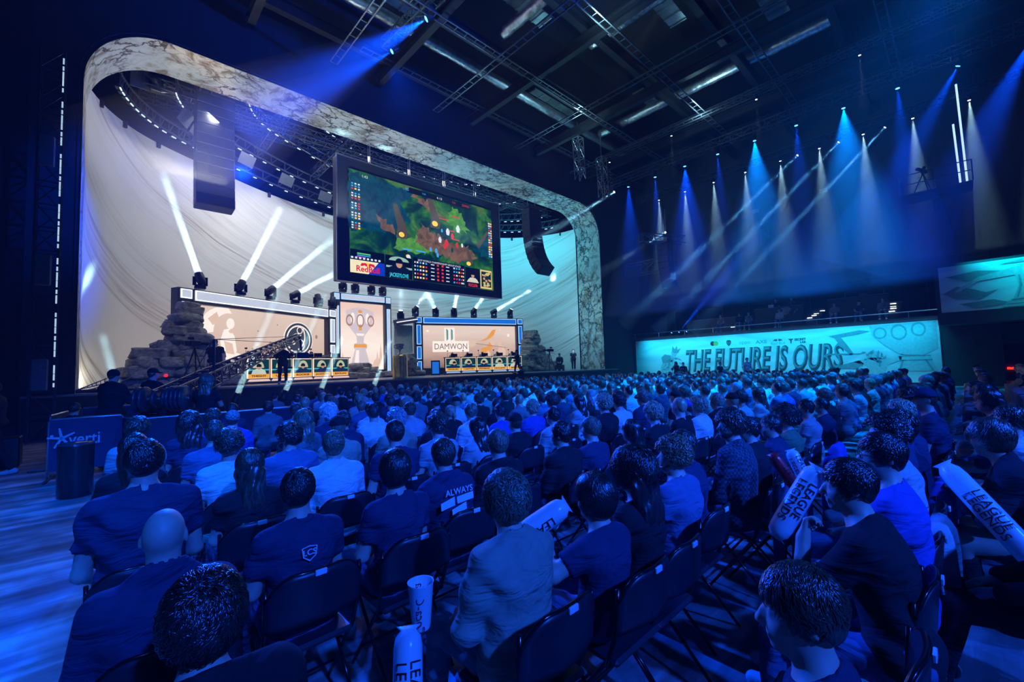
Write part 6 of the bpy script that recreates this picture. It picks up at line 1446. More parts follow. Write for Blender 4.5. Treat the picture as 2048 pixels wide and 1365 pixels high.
# ---------------------------------------------------------------- folding chairs
def chair_parts():
    L = []
    # curved backrest shell with rounded top
    mb = MB(); nu, nv = 16, 8
    def shell(y0):
        def fn(u, v):
            x = (u-.5)*.45; zt = .845-.10*max(0, (abs(x)-.10)/.125)**2.2; z = .60+(zt-.60)*v
            return (x, -.275+y0+1.0*x*x-.10*(z-.6), z)
        return fn
    mb.grid(shell(0), nu, nv); b = len(mb.v); mb.grid(shell(.024), nu, nv)
    n1 = nu+1; N = n1*(nv+1)
    ring = [i for i in range(n1)]+[j*n1+nu for j in range(1, nv+1)]+[nv*n1+i for i in range(nu-1, -1, -1)]+[j*n1 for j in range(nv-1, 0, -1)]
    mb.f = [f if max(f) >= b else f[::-1] for f in mb.f]
    for k in range(len(ring)):
        a, c = ring[k], ring[(k+1) % len(ring)]; mb.f.append((a, c, c+N, a+N)); mb.m.append(0)
    L.append(('backrest', mb.mesh('chair_backrest', CHP, True), None))
    rim = MB(); rim.tube([shell(.012)(u, 1) for u in np.linspace(0, 1, 15)], .0105, 6)
    L.append(('rim', rim.mesh('chair_rim', CHB, True), 'backrest'))
    pl = MB(); pl.box((0, -.305, .838), (.055, .012, .028), bev=.003)
    L.append(('number_plate', pl.mesh('chair_plate', PLATE), 'backrest'))
    st = MB(); st.box((0, .005, .445), (.41, .40, .035), bev=.014); L.append(('seat', st.mesh('chair_seat', CHP, False), None))
    fr = MB(); fr.tube([(-.222,-.225,.80),(-.222,-.215,.62),(-.215,-.14,.43),(-.20,-.13,.42),(.20,-.13,.42),(.215,-.14,.43),(.222,-.215,.62),(.222,-.225,.80)], .011, 6)
    L.append(('stretcher', MB().tube([(-.205,.085,.15),(.205,.085,.15)], .008, 6).mesh('chair_stretcher', CHB, True), None))
    L.append(('frame', fr.mesh('chair_frame', CHB, True), None))
    for sx in (-1, 1):
        L.append(('leg', MB().tube([(sx*.215,-.14,.44),(sx*.215,.20,.0)], .011, 6).mesh('chair_front_leg', CHB, True), None))
        L.append(('leg', MB().tube([(sx*.200,.13,.43),(sx*.200,-.27,.0)], .010, 6).mesh('chair_rear_leg', CHB, True), None))
    return L
CHAIR = chair_parts(); FS = 1.26; PSC = .93     # spacing of the rows and stature of the seated audience
def far(x, y, z=None): return (x*FS, y*FS) if z is None else (x*FS, y*FS, CAMH+(z-CAMH)*FS)
nchair = 0
def chair(x, y, rz, label, plate=True, raw=False):
    global nchair; nchair += 1
    if not raw: x, y = x*FS, y*FS
    e = thing('folding_chair', label, 'chair', (x, y, 0), rz, 'black folding chairs in the hall'); e.scale = (.96,.96,.95)
    d = {}
    for nm, me, par in CHAIR:
        if nm == 'number_plate' and not plate: continue
        o = bpy.data.objects.new(nm, me); link(o, d.get(par, e)); d[nm] = o
    return e
# ---------------------------------------------------------------- front-row people, one by one
def hero(label, X, Y, z, chair_label=None, rz=0, chairx=None, chair_y=None, **p):
    X, Y, z = far(X, Y, z); q = dict(locks=2600, lw=.0020); q.update(p); dist = math.hypot(X, Y)*.9
    q['bh'] = 1.0 if dist < 2.25 else 1.25; q['h'] = .0105 if dist < 2.25 else .0135 if dist < 3.6 else .017
    q['hh'] = .006 if dist < 2.25 else .009 if dist < 3.6 else .012
    kk = 1 if dist < 1.6 else .75 if dist < 2.6 else .4 if dist < 4 else .22
    q['locks'] = int(q['locks']*kk); q['lw'] = q['lw']*(1 if kk == 1 else 1.15 if kk > .5 else 1.5 if kk > .3 else 2.0)
    q['s'] = max(.74, min(1.3, (z/PSC-.825)/(.5*math.cos(q.get('lean', .04)))))
    pr, J = make_person('figure', q)
    off = rotz(rz) @ np.array([J['head'][0], J['head'][1], 0])*PSC
    loc = (X-off[0], Y-off[1], 0)
    e = place(pr, label, loc, rz, 'audience seated in the hall', scale=PSC)
    if chair_label: chair(loc[0], loc[1]+(chair_y or 0), rz, chair_label, raw=True)
    HEADS.append((loc[0], loc[1])); return e, J, loc
HEADS = []
def back_print(e, J, txt, size, z_up, mt, name='print', xoff=0, bold=0):
    """lettering printed across the back of the top"""
    M = Matrix.Translation(Vector(J['neck']-J['t']*z_up*1.0-J['Y']*(.118+.048)+J['X']*xoff)) @ plane_M((0,0,0), J['X'], J['t'])
    return text_mesh(txt, size, mt, name, e, M=M, bold=bold)
PRW = mat('print_white', (.75,.78,.8), .5, var=.03)
Rr = math.radians
hero('bald man in a dark polo, second row, near left end', .15, 1.78, 1.31, 'folding chair of the bald man in a dark polo', hair='bald', top='polo', col='navy', yaw=Rr(-12), w=1.12, seed=1, head=1.02)
hero('person with thick dark hair and a puffy jacket, nearest bottom left', .17, 1.18, 1.275, 'folding chair of the dark-haired person in the puffy jacket', hair='messy', hcol='black', top='puffy', col='black', yaw=Rr(-18), w=1.05, seed=2, locks=5200, hh=.005)
e, J, l_ = hero('short-haired man in a dark tee with a small shield crest on the back', .60, 1.95, 1.32, 'folding chair of the man with the shield crest', hair='short', hcol='black', top='tee', col='navy', yaw=Rr(-20), seed=3, locks=4200)
back_print(e, J, 'LCS', .042, .13, PRW, 'crest_letters', bold=.001)
sh = MB(); q = [(-.04,.028),(.0,.036),(.04,.028),(.034,-.02),(0,-.045),(-.034,-.02)]; qi = [(a*.86, b*.84) for a, b in q]
sh.add([(*a, 0) for a in q]+[(*a, 0) for a in qi], [(i, (i+1) % 6, 6+(i+1) % 6, 6+i) for i in range(6)])
o = sh.build('crest_outline', PRW, e); o.matrix_local = Matrix.Translation(Vector(J['neck']-J['t']*.13-J['Y']*.166)) @ plane_M((0,0,0), J['X'], J['t'])
hero('person with glossy black hair in a dark tee, left of the ALWAYS hoodie', 1.04, 1.95, 1.32, 'folding chair of the glossy black-haired person in dark tee', hair='bob', hcol='black', top='tee', col='navy', yaw=Rr(-15), w=.95, seed=4, locks=4200)
e, J, l_ = hero('man in a dark hoodie with ALWAYS printed across the back', 1.41, 2.08, 1.32, 'folding chair of the man in the ALWAYS hoodie', hair='short', hcol='brown', top='hoodie', col='navy', yaw=Rr(-5), lean=.12, seed=5, locks=3600)
back_print(e, J, 'ALWAYS', .062, .095, PRW, 'back_lettering', bold=.001)
pm = MB()
for (x0, y0, x1, y1, w0, w1) in [(-.17,-.04,-.05,-.02,.05,.06),(-.03,-.02,.12,-.01,.05,.05),(-.08,-.10,.05,-.07,.05,.05),(-.12,-.19,.10,-.17,.05,.05),(-.05,-.14,.11,-.12,.03,.04)]:
    pm.add([(x0,y0-w0/2,0),(x1,y1-w1/2,0),(x1,y1+w1/2,0),(x0,y0+w0/2,0)], [(0,1,2,3)])
o = pm.build('back_graphic', PRW, e); o.matrix_local = Matrix.Translation(Vector(J['neck']-J['t']*.135-J['Y']*.168)) @ plane_M((0,0,0), J['X'], J['t'])
hero('light-haired man in a dark hoodie, right of the ALWAYS hoodie', 1.86, 2.12, 1.315, 'folding chair of the light-haired man in a dark hoodie', hair='short', hcol='light', top='hoodie', col='black', yaw=Rr(-8), seed=6, locks=3400, w=1.05)
hero('dark-haired man in a black jacket over a pale tee, second row', 2.41, 2.05, 1.31, 'folding chair of the dark-haired man in the black jacket', hair='short', hcol='black', top='jacket', col='black', yaw=Rr(12), seed=7, locks=3000)
hero('sandy-haired man in a black raglan top, second row', 2.81, 2.08, 1.30, 'folding chair of the sandy-haired man in the raglan top', hair='short', hcol='light', top='tee', col='navy', yaw=Rr(10), seed=8, locks=2600)
hero('woman with straight dark hair in a dark top, second row right', 3.22, 1.97, 1.22, 'folding chair of the woman with straight dark hair, second row', hair='long', hcol='black', top='tee', col='black', yaw=Rr(10), w=.85, seed=9, locks=1800)
# first full row in front of the camera
e, J, lg = hero('person with wavy brown hair in a grey-green jacket, front centre', 1.04, 1.15, 1.335, 'folding chair of the person in the grey-green jacket', hair='messy', hcol='light', top='jacket', col='khaki', yaw=Rr(-10), lean=.10, seed=10, locks=5200, w=1.05, arms='lap', legcol='grey', hh=.005)
hero('woman with pinned-up dark hair in a dark top, front centre right', 1.44, 1.06, 1.27, 'folding chair of the woman with pinned-up dark hair', hair='bob', hcol='black', top='tee', col='navy', yaw=Rr(2), w=.9, seed=11, locks=4600, arm_l=dict(el=(-.30,.10,.80), wr=(-.14,.30,.92), hd=(.6,.6,-.1)), hh=.005)
hero('woman with very long straight black hair, right of the pinned-up hair', 1.73, 1.06, 1.32, 'folding chair of the woman with very long black hair', hair='bighair', hcol='black', top='tee', col='black', yaw=Rr(5), w=.88, seed=12, locks=4200)
hero('curly ginger-blond man in a blue tee, side on', 2.23, 1.12, 1.30, 'folding chair of the curly ginger-blond man', hair='curly', hcol='ginger', top='tee', col='denim', yaw=Rr(28), w=1.1, seed=13, locks=3600, beard=True)
hero('person with straight brown hair beside the curly ginger-blond man', 2.56, 1.22, 1.30, None, hair='short', hcol='brown', top='tee', col='navy', yaw=Rr(10), seed=14, locks=2400)
hero('bearded man in a dark plaid shirt looking left', 2.85, 1.04, 1.40, 'folding chair of the bearded man in plaid', hair='messy', hcol='brown', top='jacket', col='plaid', yaw=Rr(48), seed=15, beard=True, locks=3000)
hero('dark-haired person in a dark jacket behind the plaid shirt', 3.40, 1.12, 1.30, 'folding chair of the person behind the plaid shirt', hair='short', hcol='black', top='jacket', col='black', yaw=Rr(30), seed=16, locks=1800)
hero('man with dark hair in a navy top with white collar trim', 3.85, 1.10, 1.27, 'folding chair of the man with white collar trim', hair='short', hcol='black', top='polo', col='navy', yaw=Rr(35), seed=17, locks=1800, glasses=True)
hero('person with big dark curly hair in an olive top', 4.45, 1.15, 1.27, 'folding chair of the person with big dark curls', hair='afro', hcol='black', top='tee', col='green', yaw=Rr(15), seed=18, locks=2600)
hero('dark-haired person in a pale grey tee, right of the dark curls', 5.4, 1.2, 1.27, None, hair='short', hcol='black', top='tee', col='lightgrey', yaw=Rr(20), seed=19, locks=1200)
hero('dark-haired person in a navy tee, left shoulder behind the grey tee', 6.1, 1.2, 1.24, None, hair='short', hcol='black', top='tee', col='navy', yaw=Rr(20), seed=20, locks=1200)
# the row beside the camera, seen from the side
hero('boy with short wavy dark hair, nearest figure at lower right', 1.06, .27, 1.285, None, chairx=.98, hair='short', hcol='brown', top='tee', col='navy', yaw=Rr(22), nod=.12, w=.78, seed=21, head=1.0, locks=6000, lw=.0018, hh=.005, arms='lap', legcol='denim')
hero('young man in a black polo with his fist at his chin', 1.89, .31, 1.36, None, hair='short', hcol='black', top='tee', col='black', yaw=Rr(20), lean=.22, seed=22, locks=4600, legcol='denim', hh=.005,
     arm_l=dict(el=(-.22,.33,.72), wr=(-.10,.33,.98), hd=(.35,-.15,.9)), arm_r=dict(el=(.24,.22,.68), wr=(-.02,.44,.66), hd=(-.8,.5,0)), curl=.95, palm=(0,-1,0))
hero('man in glasses and a blue sports jersey beside the black polo', 2.27, .26, 1.405, None, hair='short', hcol='black', top='tee', col='blue', yaw=Rr(25), seed=23, glasses=True, locks=3600, legcol='denim', w=1.05)
hero('person with dark curly hair behind the blue jersey', 2.85, .30, 1.41, None, hair='curly', hcol='black', top='tee', col='lightgrey', yaw=Rr(20), seed=24, locks=2600, legcol='denim')
hero('dark-haired person leaning back in a navy jacket, fifth along the camera row', 3.3, .30, 1.39, None, hair='messy', hcol='black', top='jacket', col='navy', yaw=Rr(20), seed=25, locks=2000, legcol='grey')
hero('person with pale blond hair in the camera row', 3.95, .33, 1.41, None, hair='short', hcol='blond', top='tee', col='navy', yaw=Rr(20), seed=26, locks=2000)
hero('man in a dark cap and glasses, tall in the camera row', 4.79, .25, 1.50, None, hair='cap', capcol='navy', top='tee', col='navy', yaw=Rr(20), seed=27, glasses=True)
for x, lb in ((.98,'boy with wavy hair'),(1.48,'empty place beside the boy'),(1.98,'young man in black polo'),(2.42,'man in the blue jersey'),(2.9,'person with dark curls in the camera row'),(3.4,'dark navy jacket in the camera row'),(3.95,'pale blond person'),(4.55,'empty place by the capped man'),(5.05,'man in cap and glasses')):
    chair(x, .33, 0, 'folding chair of the '+lb if 'empty' not in lb else 'empty folding chair, '+lb)
# third row and on
hero('broad man with cropped hair in a dark tee, tall, left end', .14, 2.5, 1.45, 'folding chair of the broad man with cropped hair', hair='short', hcol='black', top='tee', col='navy', yaw=Rr(-14), w=1.22, seed=28, head=1.06, locks=3000)
hero('woman with long brown hair in a dark tee, left of the shield crest', .59, 2.72, 1.31, 'folding chair of the woman with long brown hair', hair='long', hcol='brown', top='tee', col='black', yaw=Rr(-12), w=.9, seed=29, locks=2800)
hero('person with curly dark hair in a white tee, third row left', .60, 3.3, 1.36, 'folding chair of the curly-haired person in white tee', hair='curly', hcol='brown', top='tee', col='white', yaw=Rr(-12), seed=30, locks=1800)
hero('bearded man in a ribbed blue sweater turned left', .98, 3.4, 1.35, 'folding chair of the bearded man in ribbed sweater', hair='messy', hcol='black', top='jacket', col='denim', yaw=Rr(38), seed=31, beard=True, locks=2400, w=1.1)
hero('man with tousled light hair in a white collared shirt', 1.07, 2.8, 1.345, 'folding chair of the man in the white collared shirt', hair='short', hcol='light', top='polo', col='white', yaw=Rr(-8), seed=32, locks=3000, w=1.05)
hero('man with short dark hair in a navy tee, third row centre', 1.54, 2.88, 1.355, 'folding chair of the dark-haired man in navy, third row', hair='short', hcol='black', top='tee', col='navy', yaw=Rr(-6), seed=33, locks=2400, w=1.05)
hero('man with curly top and shaved sides in a pale tee', 1.97, 2.98, 1.35, 'folding chair of the man with the curly top', hair='curly', hcol='brown', top='tee', col='lightgrey', yaw=0, seed=34, locks=2000)
hero('woman with long black hair in a pale top, third row', 2.4, 3.0, 1.28, 'folding chair of the woman in the pale top', hair='long', hcol='black', top='tee', col='lightgrey', yaw=0, seed=35, w=.88, locks=1600)
hero('man in a black cap and dark hoodie, third row', 2.84, 2.98, 1.28, 'folding chair of the man in black cap and hoodie', hair='cap', capcol='black', top='hoodie', col='black', yaw=Rr(-4), seed=36)
hero('dark-haired man in a pale blue hoodie, third row', 3.35, 2.95, 1.29, 'folding chair of the man in pale hoodie', hair='short', hcol='black', top='hoodie', col='lightgrey', yaw=Rr(6), seed=37, locks=1600)
hero('person in a bright blue cap with a red scarf', 5.2, 2.4, 1.20, None, hair='cap', capcol='blue', top='jacket', col='black', yaw=Rr(10), seed=38)
hero('short-haired man in a blue tee, fourth row left', .62, 3.95, 1.38, 'folding chair of the short-haired man in blue, fourth row', hair='short', hcol='brown', top='tee', col='denim', yaw=Rr(-14), seed=39, locks=1400, w=1.1)
hero('person in a chequered flat cap', .97, 5.2, 1.36, None, hair='beanie', capcol='checked', top='jacket', col='blue', yaw=Rr(-14), seed=40)
hero('person with wind-tousled hair in a pale tee, far left end', .21, 4.6, 1.40, 'folding chair of the tousled person at the left end', hair='messy', hcol='brown', top='tee', col='lightgrey', yaw=Rr(-18), seed=41, locks=1800)
hero('woman with long black hair over her shoulders, left end', .56, 4.75, 1.39, 'folding chair of the long-haired woman, left end', hair='bighair', hcol='black', top='tee', col='navy', yaw=Rr(-14), seed=42, w=.9, locks=1800)
hero('person with a fluffy pale mohawk in a navy hoodie', 1.88, 5.05, 1.33, None, hair='afro', hcol='white', top='hoodie', col='navy', yaw=Rr(-6), seed=43, locks=1800)
hero('dark short-haired person in a navy sweatshirt, right of the white shirt', 1.62, 4.0, 1.36, None, hair='short', hcol='black', top='hoodie', col='navy', yaw=Rr(-6), seed=44, locks=1400)
hero('woman with very long wavy blond hair', 3.02, 5.3, 1.33, None, hair='bighair', hcol='blond', top='tee', col='denim', yaw=0, seed=45, w=.9, locks=2400)
hero('woman with a blond ponytail in dark clothes', 3.28, 4.65, 1.24, None, hair='pony', hcol='blond', top='jacket', col='black', yaw=0, seed=46, w=.88, locks=1400)
hero('woman with long light hair down her back, fifth row left', 1.45, 4.55, 1.33, None, hair='bighair', hcol='light', top='tee', col='grey', yaw=Rr(-8), seed=47, w=.88, locks=1800)
# row behind the camera line, knees towards the gap
hero('person in black leaning forward with hands clasped, right edge', 3.30, -.06, 1.37, None, hair='bob', hcol='brown', top='jacket', col='black', yaw=Rr(8), lean=.42, seed=50, arms='clap', legcol='black', locks=2400, foot=.42)
hero('woman with long hair and a bag strap, right edge', 5.1, -.10, 1.42, None, hair='long', hcol='black', top='jacket', col='navy', yaw=Rr(10), lean=.25, seed=51, crossleg='l', legcol='navy', locks=1200)
hero('man in dark looking down at his phone, right side', 6.15, -.10, 1.47, None, hair='short', hcol='black', top='jacket', col='black', yaw=Rr(5), nod=.4, lean=.3, seed=52, arms='phone', legcol='denim', crossleg='r', locks=900)
hero('man with arms stretched over his knees, right side', 7.6, -.05, 1.50, None, hair='short', hcol='brown', top='tee', col='black', lean=.5, yaw=Rr(10), seed=53, arms='knee', legcol='khaki', locks=900)
hero('person in dark trousers and white trainers, lower right corner', 2.50, -.24, 1.40, None, hair='short', hcol='black', top='jacket', col='black', yaw=Rr(5), lean=.0, seed=54, legcol='black', foot=.56, knees=.10, arms='lap')
hero('person in shorts with a white shirt over the lap, right side', 4.1, -.16, 1.38, None, hair='short', hcol='brown', top='tee', col='white', yaw=Rr(5), lean=.1, seed=55, shorts=True, legcol='navy', shoe='black')
for i, x in enumerate((1.95, 2.5, 3.3, 4.1, 5.05, 6.1, 7.4)):
    chair(x, -.31, 0, 'folding chair behind the gap, %s from the lower right corner' % ['first','second','third','fourth','fifth','sixth','seventh'][i])
# ---------------------------------------------------------------- the rest of the audience
STY = [dict(hair='short', hcol='brown', top='tee'), dict(hair='short', hcol='black', top='hoodie'), dict(hair='messy', hcol='brown', top='tee'), dict(hair='long', hcol='brown', top='tee', w=.88), dict(hair='curly', hcol='black', top='jacket'), dict(hair='cap', capcol='black', top='tee'), dict(hair='short', hcol='light', top='polo', w=1.06), dict(hair='bun', hcol='brown', top='jacket', w=.88), dict(hair='bob', hcol='black', top='hoodie', w=.9), dict(hair='buzz', hcol='brown', top='tee', w=1.1)]
HN = dict(short='short-haired', messy='tousle-haired', long='long-haired', curly='curly-haired', cap='capped', bun='bun-haired', bob='bobbed', buzz='close-cropped')
VAR = {}
def variant(k, yb, lean, coarse):
    key = (k, yb, lean, coarse)
    if key not in VAR:
        p = dict(STY[k]); p.update(yaw=Rr(yb), lean=lean, seed=k+1+yb*.1, bh=1.3, h=.018 if not coarse else .040, hh=.013 if not coarse else .024, locks=0 if coarse else 420, lw=.005, arms='lap')
        if coarse: p['nolegs'] = True
        VAR[key] = make_person('audience', p)[0]
    return VAR[key]
seats = []
rc = random.Random(11)
XL = [5.6,7.0,3.8,3.9,2.1,.0,.1,.9,1.0,1.1,2.0,2.2,2.4,2.6]
for r in range(14):
    Y = .42+1.01*r; n = 0
    x = (.16 if r < 6 else .9 if r < 8 else 1.6 if r < 9 else 3.3)+(.28 if r % 2 else 0)
    xe = 19.5+.4*min(r, 6)+(0 if r < 8 else -.7*(r-8))
    if r == 12: xe = 17
    if r == 13: x = 6.5; xe = 15.5
    while x < xe:
        n += 1; X = x+rc.uniform(-.05, .05); Yp = Y+rc.uniform(-.04, .04)
        if not (r == 0 and X < 6.6) and rc.random() > .04 and min([math.hypot(X-a, (Yp-b)*.9) for a, b in HEADS] or [9]) > .47: seats.append((math.hypot(X, Yp), X, Yp, r+1, n))
        x += .56
for r in range(1, 4):    # rows behind the gap further right
    x = 10.5+r*2.4; n = 7
    while x < 24:
        n += 1
        if rc.random() > .15: seats.append((math.hypot(x, .55+1.0*(r-1))+1, x, -.40-1.0*(r-1), -r, n))
        x += .62
seats.sort()
NIND = 300-len(HEADS)-16
COLW = [('navy',7,'navy'),('black',7,'black'),('white',5,'white'),('lightgrey',4,'pale grey'),('denim',4,'faded blue'),('grey',3,'grey'),('blue',2,'bright blue'),('khaki',1,'khaki')]
cols = [c for c in COLW for _ in range(c[1])]
crowd_v = []; crowd_f = []; crowd_m = []; cmats = []; vb = 0
for i, (d, X, Y, r, n) in enumerate(seats):
    want = math.degrees(math.atan2(13-X, 21-Y))*.55+rc.uniform(-10, 10); yb = -min((-30, -10, 10, 30), key=lambda a: abs(a-want))
    k = rc.choice((0,0,1,2,2,3,4,5,6,7,8,9)); c = rc.choice(cols); sc_ = rc.uniform(.90, .975)
    hcn = rc.choice(('black','brown','brown','light','blond' if rc.random() < .5 else 'brown','grey' if rc.random() < .3 else 'black'))
    coarse = i >= NIND; lean = (0.0, .18)[(i*7) % 2] if not coarse else .05
    if r < 0: lean = .25
    pr = variant(k, yb, lean, coarse)
    rz = rc.uniform(-.08, .08)
    if not coarse:
        hn = HN[STY[k]['hair']]; tn = {'tee':'tee','hoodie':'hoodie','jacket':'jacket','polo':'polo shirt'}[STY[k]['top']]
        if r > 0: where = '%s row, %s seat from left' % (ordn(r), ordn(n))
        else: where = '%s row behind the gap, %s seat' % (ordn(-r), ordn(n))
        mm = {'hair': HAIR[hcn], {'tee':'shirt','polo':'shirt','hoodie':'hoodie','jacket':'jacket'}[STY[k]['top']]: CL[c[0]], 'trousers': CL[rc.choice(('denim','black','navy','grey'))]}
        pp = pr if d < 8 else [q for q in pr if q[0] != 'shoe']
        place(pp, '%s person in %s %s, %s' % (hn, c[2], tn, where), (X, Y, 0), rz, 'audience seated in the hall', scale=sc_, mats=mm)
        if d < 7.2: chair(X, Y, 0, 'folding chair of the %s person in %s, %s' % (hn, c[2], where), raw=True)
    else:
        for nm, me in pr:
            nv_ = len(me.vertices); a = np.empty(nv_*3, np.float32); me.vertices.foreach_get('co', a); a = a.reshape(-1, 3)*sc_
            f = np.empty(len(me.loops), np.int32); me.loops.foreach_get('vertex_index', f); f = f.reshape(-1, 4)
            crowd_v.append(a+np.array([X, Y, 0], np.float32)); crowd_f.append(f+vb); vb += nv_
            mt = SKIN[0] if nm == 'body' else HAIR[hcn] if nm in ('hair','beard') else CL[c[0]] if nm in ('shirt','hoodie','jacket') else CL['navy']
            if mt not in cmats: cmats.append(mt)
            crowd_m.append(np.full(len(f), cmats.index(mt), np.int32))
if crowd_v:
    me = np_mesh('distant_audience', np.concatenate(crowd_v), np.concatenate(crowd_f), cmats)
    mi = np.concatenate(crowd_m)
    if len(me.polygons) == len(mi): me.polygons.foreach_set('material_index', mi)
    o = link(bpy.data.objects.new('audience', me)); tag(o, 'distant rows of seated audience too far off to count', 'crowd', kind='stuff')
print('POLYS', sum(len(m_.polygons) for m_ in bpy.data.meshes)); print('SEATS', len(seats), 'HEROES', len(HEADS), 'CHAIRS', nchair)
# ---------------------------------------------------------------- things the audience holds or has left about
def stick(a, b, r, m, label, txt=None, tcol=None):
    a = Vector(far(*a)); b = Vector(far(*b)); r = r*1.15; L = (b-a).length
    prof = [(-.5,.12),(-.47,.55),(-.42,.9),(-.35,1),(0,1.02),(.35,1),(.43,.9),(.48,.55),(.5,.12)]
    mb = MB(); n = 14; vs = []; fs = []
    for (u, k) in prof:
        fl = 1 if k > .5 else .45
        for i in range(n):
            an = 2*math.pi*i/n; vs.append((r*math.cos(an)*(k if k > .5 else .9), r*math.sin(an)*k*fl, u*L))
    for j in range(len(prof)-1):
        for i in range(n):
            i2 = (i+1) % n; fs.append((j*n+i, j*n+i2, (j+1)*n+i2, (j+1)*n+i))
    fs.append(tuple(range(n))[::-1]); fs.append(tuple((len(prof)-1)*n+i for i in range(n)))
    mb.add(vs, fs); o = mb.build('inflatable_stick', m, smooth=True)
    z = (b-a).normalized(); tocam = (Vector((0,0,CAMH))-(a+b)/2); y = (tocam-z*tocam.dot(z)).normalized(); x = y.cross(z)
    o.matrix_world = Matrix(((x.x,y.x,z.x,0),(x.y,y.y,z.y,0),(x.z,y.z,z.z,0),(0,0,0,1))); o.location = (a+b)/2
    tag(o, label, 'inflatable stick')
    if txt:
        for k, (tx, off, dz) in enumerate(txt):
            # lettering wraps on the tube
            t_ = text_mesh(tx, r*1.05, tcol, 'lettering', o, M=Matrix())
            for v in t_.data.vertices:
                s_ = v.co.y+off; v.co = (r*1.09*math.sin(s_/r), r*1.09*math.cos(s_/r), v.co.x+dz)
    return o
SW = mat('inflated_white', (.70,.72,.75), .25, var=.03); SR = mat('inflated_red', (.75,.02,.03), .25, var=.05); INK = mat('print_black', (.01,.01,.015), .4)
LG = [('LEAGUE', .026, -.02), ('LEGENDS', -.026, 0)]
stick((2.31,.48,1.235), (2.16,.63,.93), .050, SW, 'white inflatable stick held upright by the row beside the camera', LG, INK)
stick((2.62,.755,1.21), (2.66,.62,.98), .034, SR, 'red inflatable stick leaning on the draped chair', [('LEAGUE', .02, 0)], INK)
stick((2.76,.70,1.215), (2.72,.60,1.0), .036, SW, 'white inflatable stick behind the red one on the draped chair', LG, INK)
stick((3.17,.12,1.15), (2.93,-.20,.74), .056, SW, 'long white inflatable stick held at the right edge', LG, INK)
stick((1.27,1.06,1.20), (1.02,1.22,1.04), .045, SW, 'white inflatable stick held by the woman with pinned-up hair', LG[:1], INK)
stick((.70,1.24,.93), (.62,1.12,.60), .047, SW, 'white inflatable stick leaning beside the grey-green jacket', LG, INK)
stick((1.32,1.12,1.16), (1.06,1.30,1.00), .035, SR, 'red inflatable stick behind the white one, front centre')
stick((5.35,2.0,1.0), (5.1,1.9,.75), .05, SW, 'white inflatable stick in front of the bright blue cap', LG, INK)
# paper cup with red script on the jacket wearer's knee
cup = thing('paper_cup', 'tall white cola cup standing on a knee, front centre', 'cup', far(.80,1.33,.845)); cup.scale = (1.2,)*3
c_ = MB(); c_.lathe([(.030,0),(.033,.01),(.045,.155),(.047,.16),(.044,.157),(.032,.012)], 24, cap=False); c_.build('cup_wall', SW, cup, True)
MB().lathe([(.001,.012),(.032,.012)], 24).build('cup_base', SW, cup)
t_ = text_mesh('Coca-Cola', .042, SR, 'script_lettering', cup, M=Matrix(), shear=.3)
for v in t_.data.vertices:
    a_ = math.radians(-128)+v.co.y/.04; v.co = (.0415*math.cos(a_), .0415*math.sin(a_), .08+v.co.x)
# jacket draped over an empty chair
chair(3.42, 1.12-.18, 0, 'folding chair hidden under the draped denim jacket') if False else None
dr = MB()
def drape(u, v):
    x = (u-.5)*.52; s_ = v*1.0; top = .86
    if s_ < .12: y, z = -.27-.0+.05*(s_-.06)/.06, top
    elif s_ < .56: y, z = -.22+.01, top-(s_-.12)
    else: y, z = -.33, top-(s_-.56)
    return (x*(1+.15*(top-z)), y+1.0*x*x+.018*math.sin(u*19+v*5), z+.008*math.sin(u*13))
def drape2(u, v):
    s_ = (v-.5)*1.05; x = (u-.5)*.50*(1+.25*abs(s_)); z = .865-max(0, abs(s_)-.03)*1.0; y = -.285+(.045 if s_ > 0 else -.045)*min(1, abs(s_)/.06)
    return (x, y+.9*x*x+.020*math.sin(u*21+s_*6)*min(1, abs(s_)*6), z-.10*max(0, (abs(x)-.1)/.12)**2)
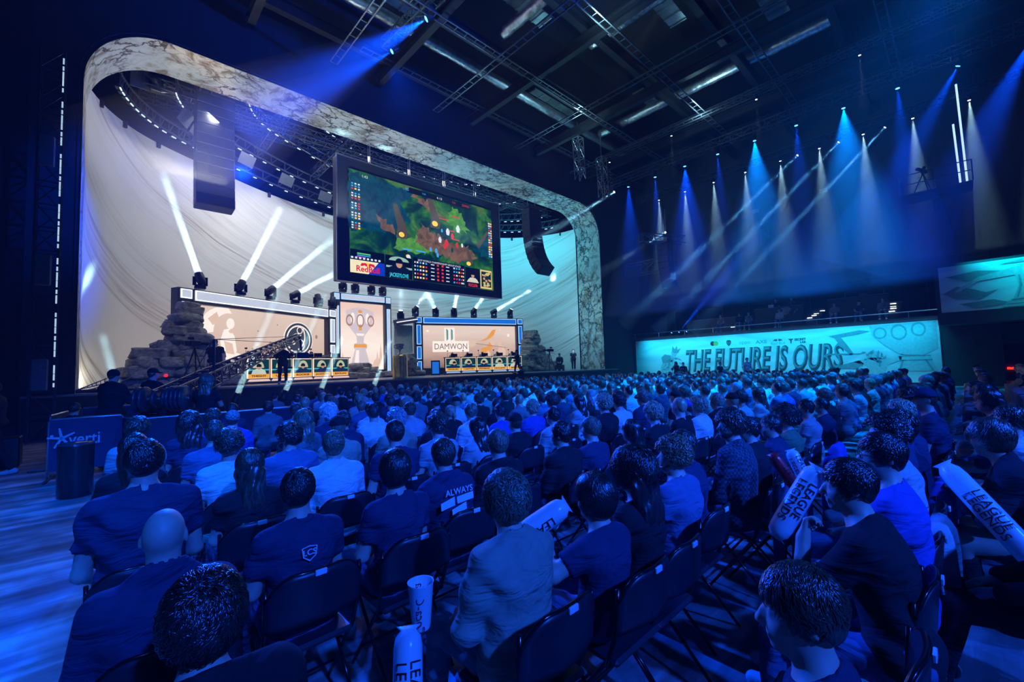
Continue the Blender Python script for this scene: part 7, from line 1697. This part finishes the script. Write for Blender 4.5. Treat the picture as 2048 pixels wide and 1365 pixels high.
for (x, y, col, lb) in ((3.05,.96,'denim','faded denim jacket draped over a chair back behind the red stick'),(4.35,.98,'blue','blue jacket hung over a chair back beyond the denim one'),(5.2,1.9,'lightgrey','pale grey jacket hung on a chair back, middle of the hall'),(6.6,3.4,'white','white hooded jacket hung on a chair back, mid crowd'),(2.6,.34,'lightgrey','pale shirt hung over a chair in the camera row'),(3.4,.36,'blue','blue puffer jacket over a chair in the camera row')):
    d_ = MB(); d_.grid(drape2, 22, 26); o = d_.build('draped_jacket', CL[col], smooth=True, loc=(x*FS, y*FS, -.03)); tag(o, lb, 'jacket')
    md = o.modifiers.new('s', 'SOLIDIFY'); md.thickness = .012
chair(3.05, .96, 0, 'folding chair under the draped denim jacket'); chair(4.35, .98, 0, 'folding chair under the blue hung jacket')
# white bag at the left end, papers on the floor
bg = Field((-.25,-.2,-.2), (.25,.2,.25), .012); bg.ell((0,0,0), (.13,.09,.16), None, 0); bg.f += (.012*np.sin(bg.grids()[0]*40+bg.grids()[2]*26)*np.sin(bg.grids()[2]*33+bg.grids()[1]*20)).astype(np.float32)
o = link(bpy.data.objects.new('tote_bag', bg.mesh('tote_bag', [CL['white']]))); o.location = (-.34,2.2,.66); tag(o, 'crumpled white tote bag beside the bald man', 'bag')
for i, (x, y, a) in enumerate(((.95,1.62,.3),(1.02,1.75,.9),(1.9,.62,-.3),(1.5,1.5,.2))):
    o = MB().box((0,0,.004), (.21,.30,.002)).build('paper_sheet', PLATE, loc=(x, y, 0), rot=(0,0,a)); tag(o, ['white paper sheet on the floor under the front chairs, nearest the cup','white paper sheet beside the one nearest the cup','white paper sheet by the camera row feet','white paper sheet on the floor near the ALWAYS hoodie'][i], 'paper')
# ---------------------------------------------------------------- haze in the hall
m = bpy.data.materials.new('thin_haze'); m.use_nodes = True; t = m.node_tree
t.nodes.remove(t.nodes['Principled BSDF']); vsn = t.nodes.new('ShaderNodeVolumeScatter')
vsn.inputs['Density'].default_value = HAZE; vsn.inputs['Anisotropy'].default_value = .2
vsn.inputs['Color'].default_value = (.9,.95,1,1)
t.links.new(vsn.outputs[0], t.nodes['Material Output'].inputs['Volume'])
hz = MB().box((17.2, 3.3, 10.9), (51.0, 30.0, 21.6)).build('haze', m); tag(hz, 'thin stage haze hanging in the whole hall', 'haze', kind='stuff')
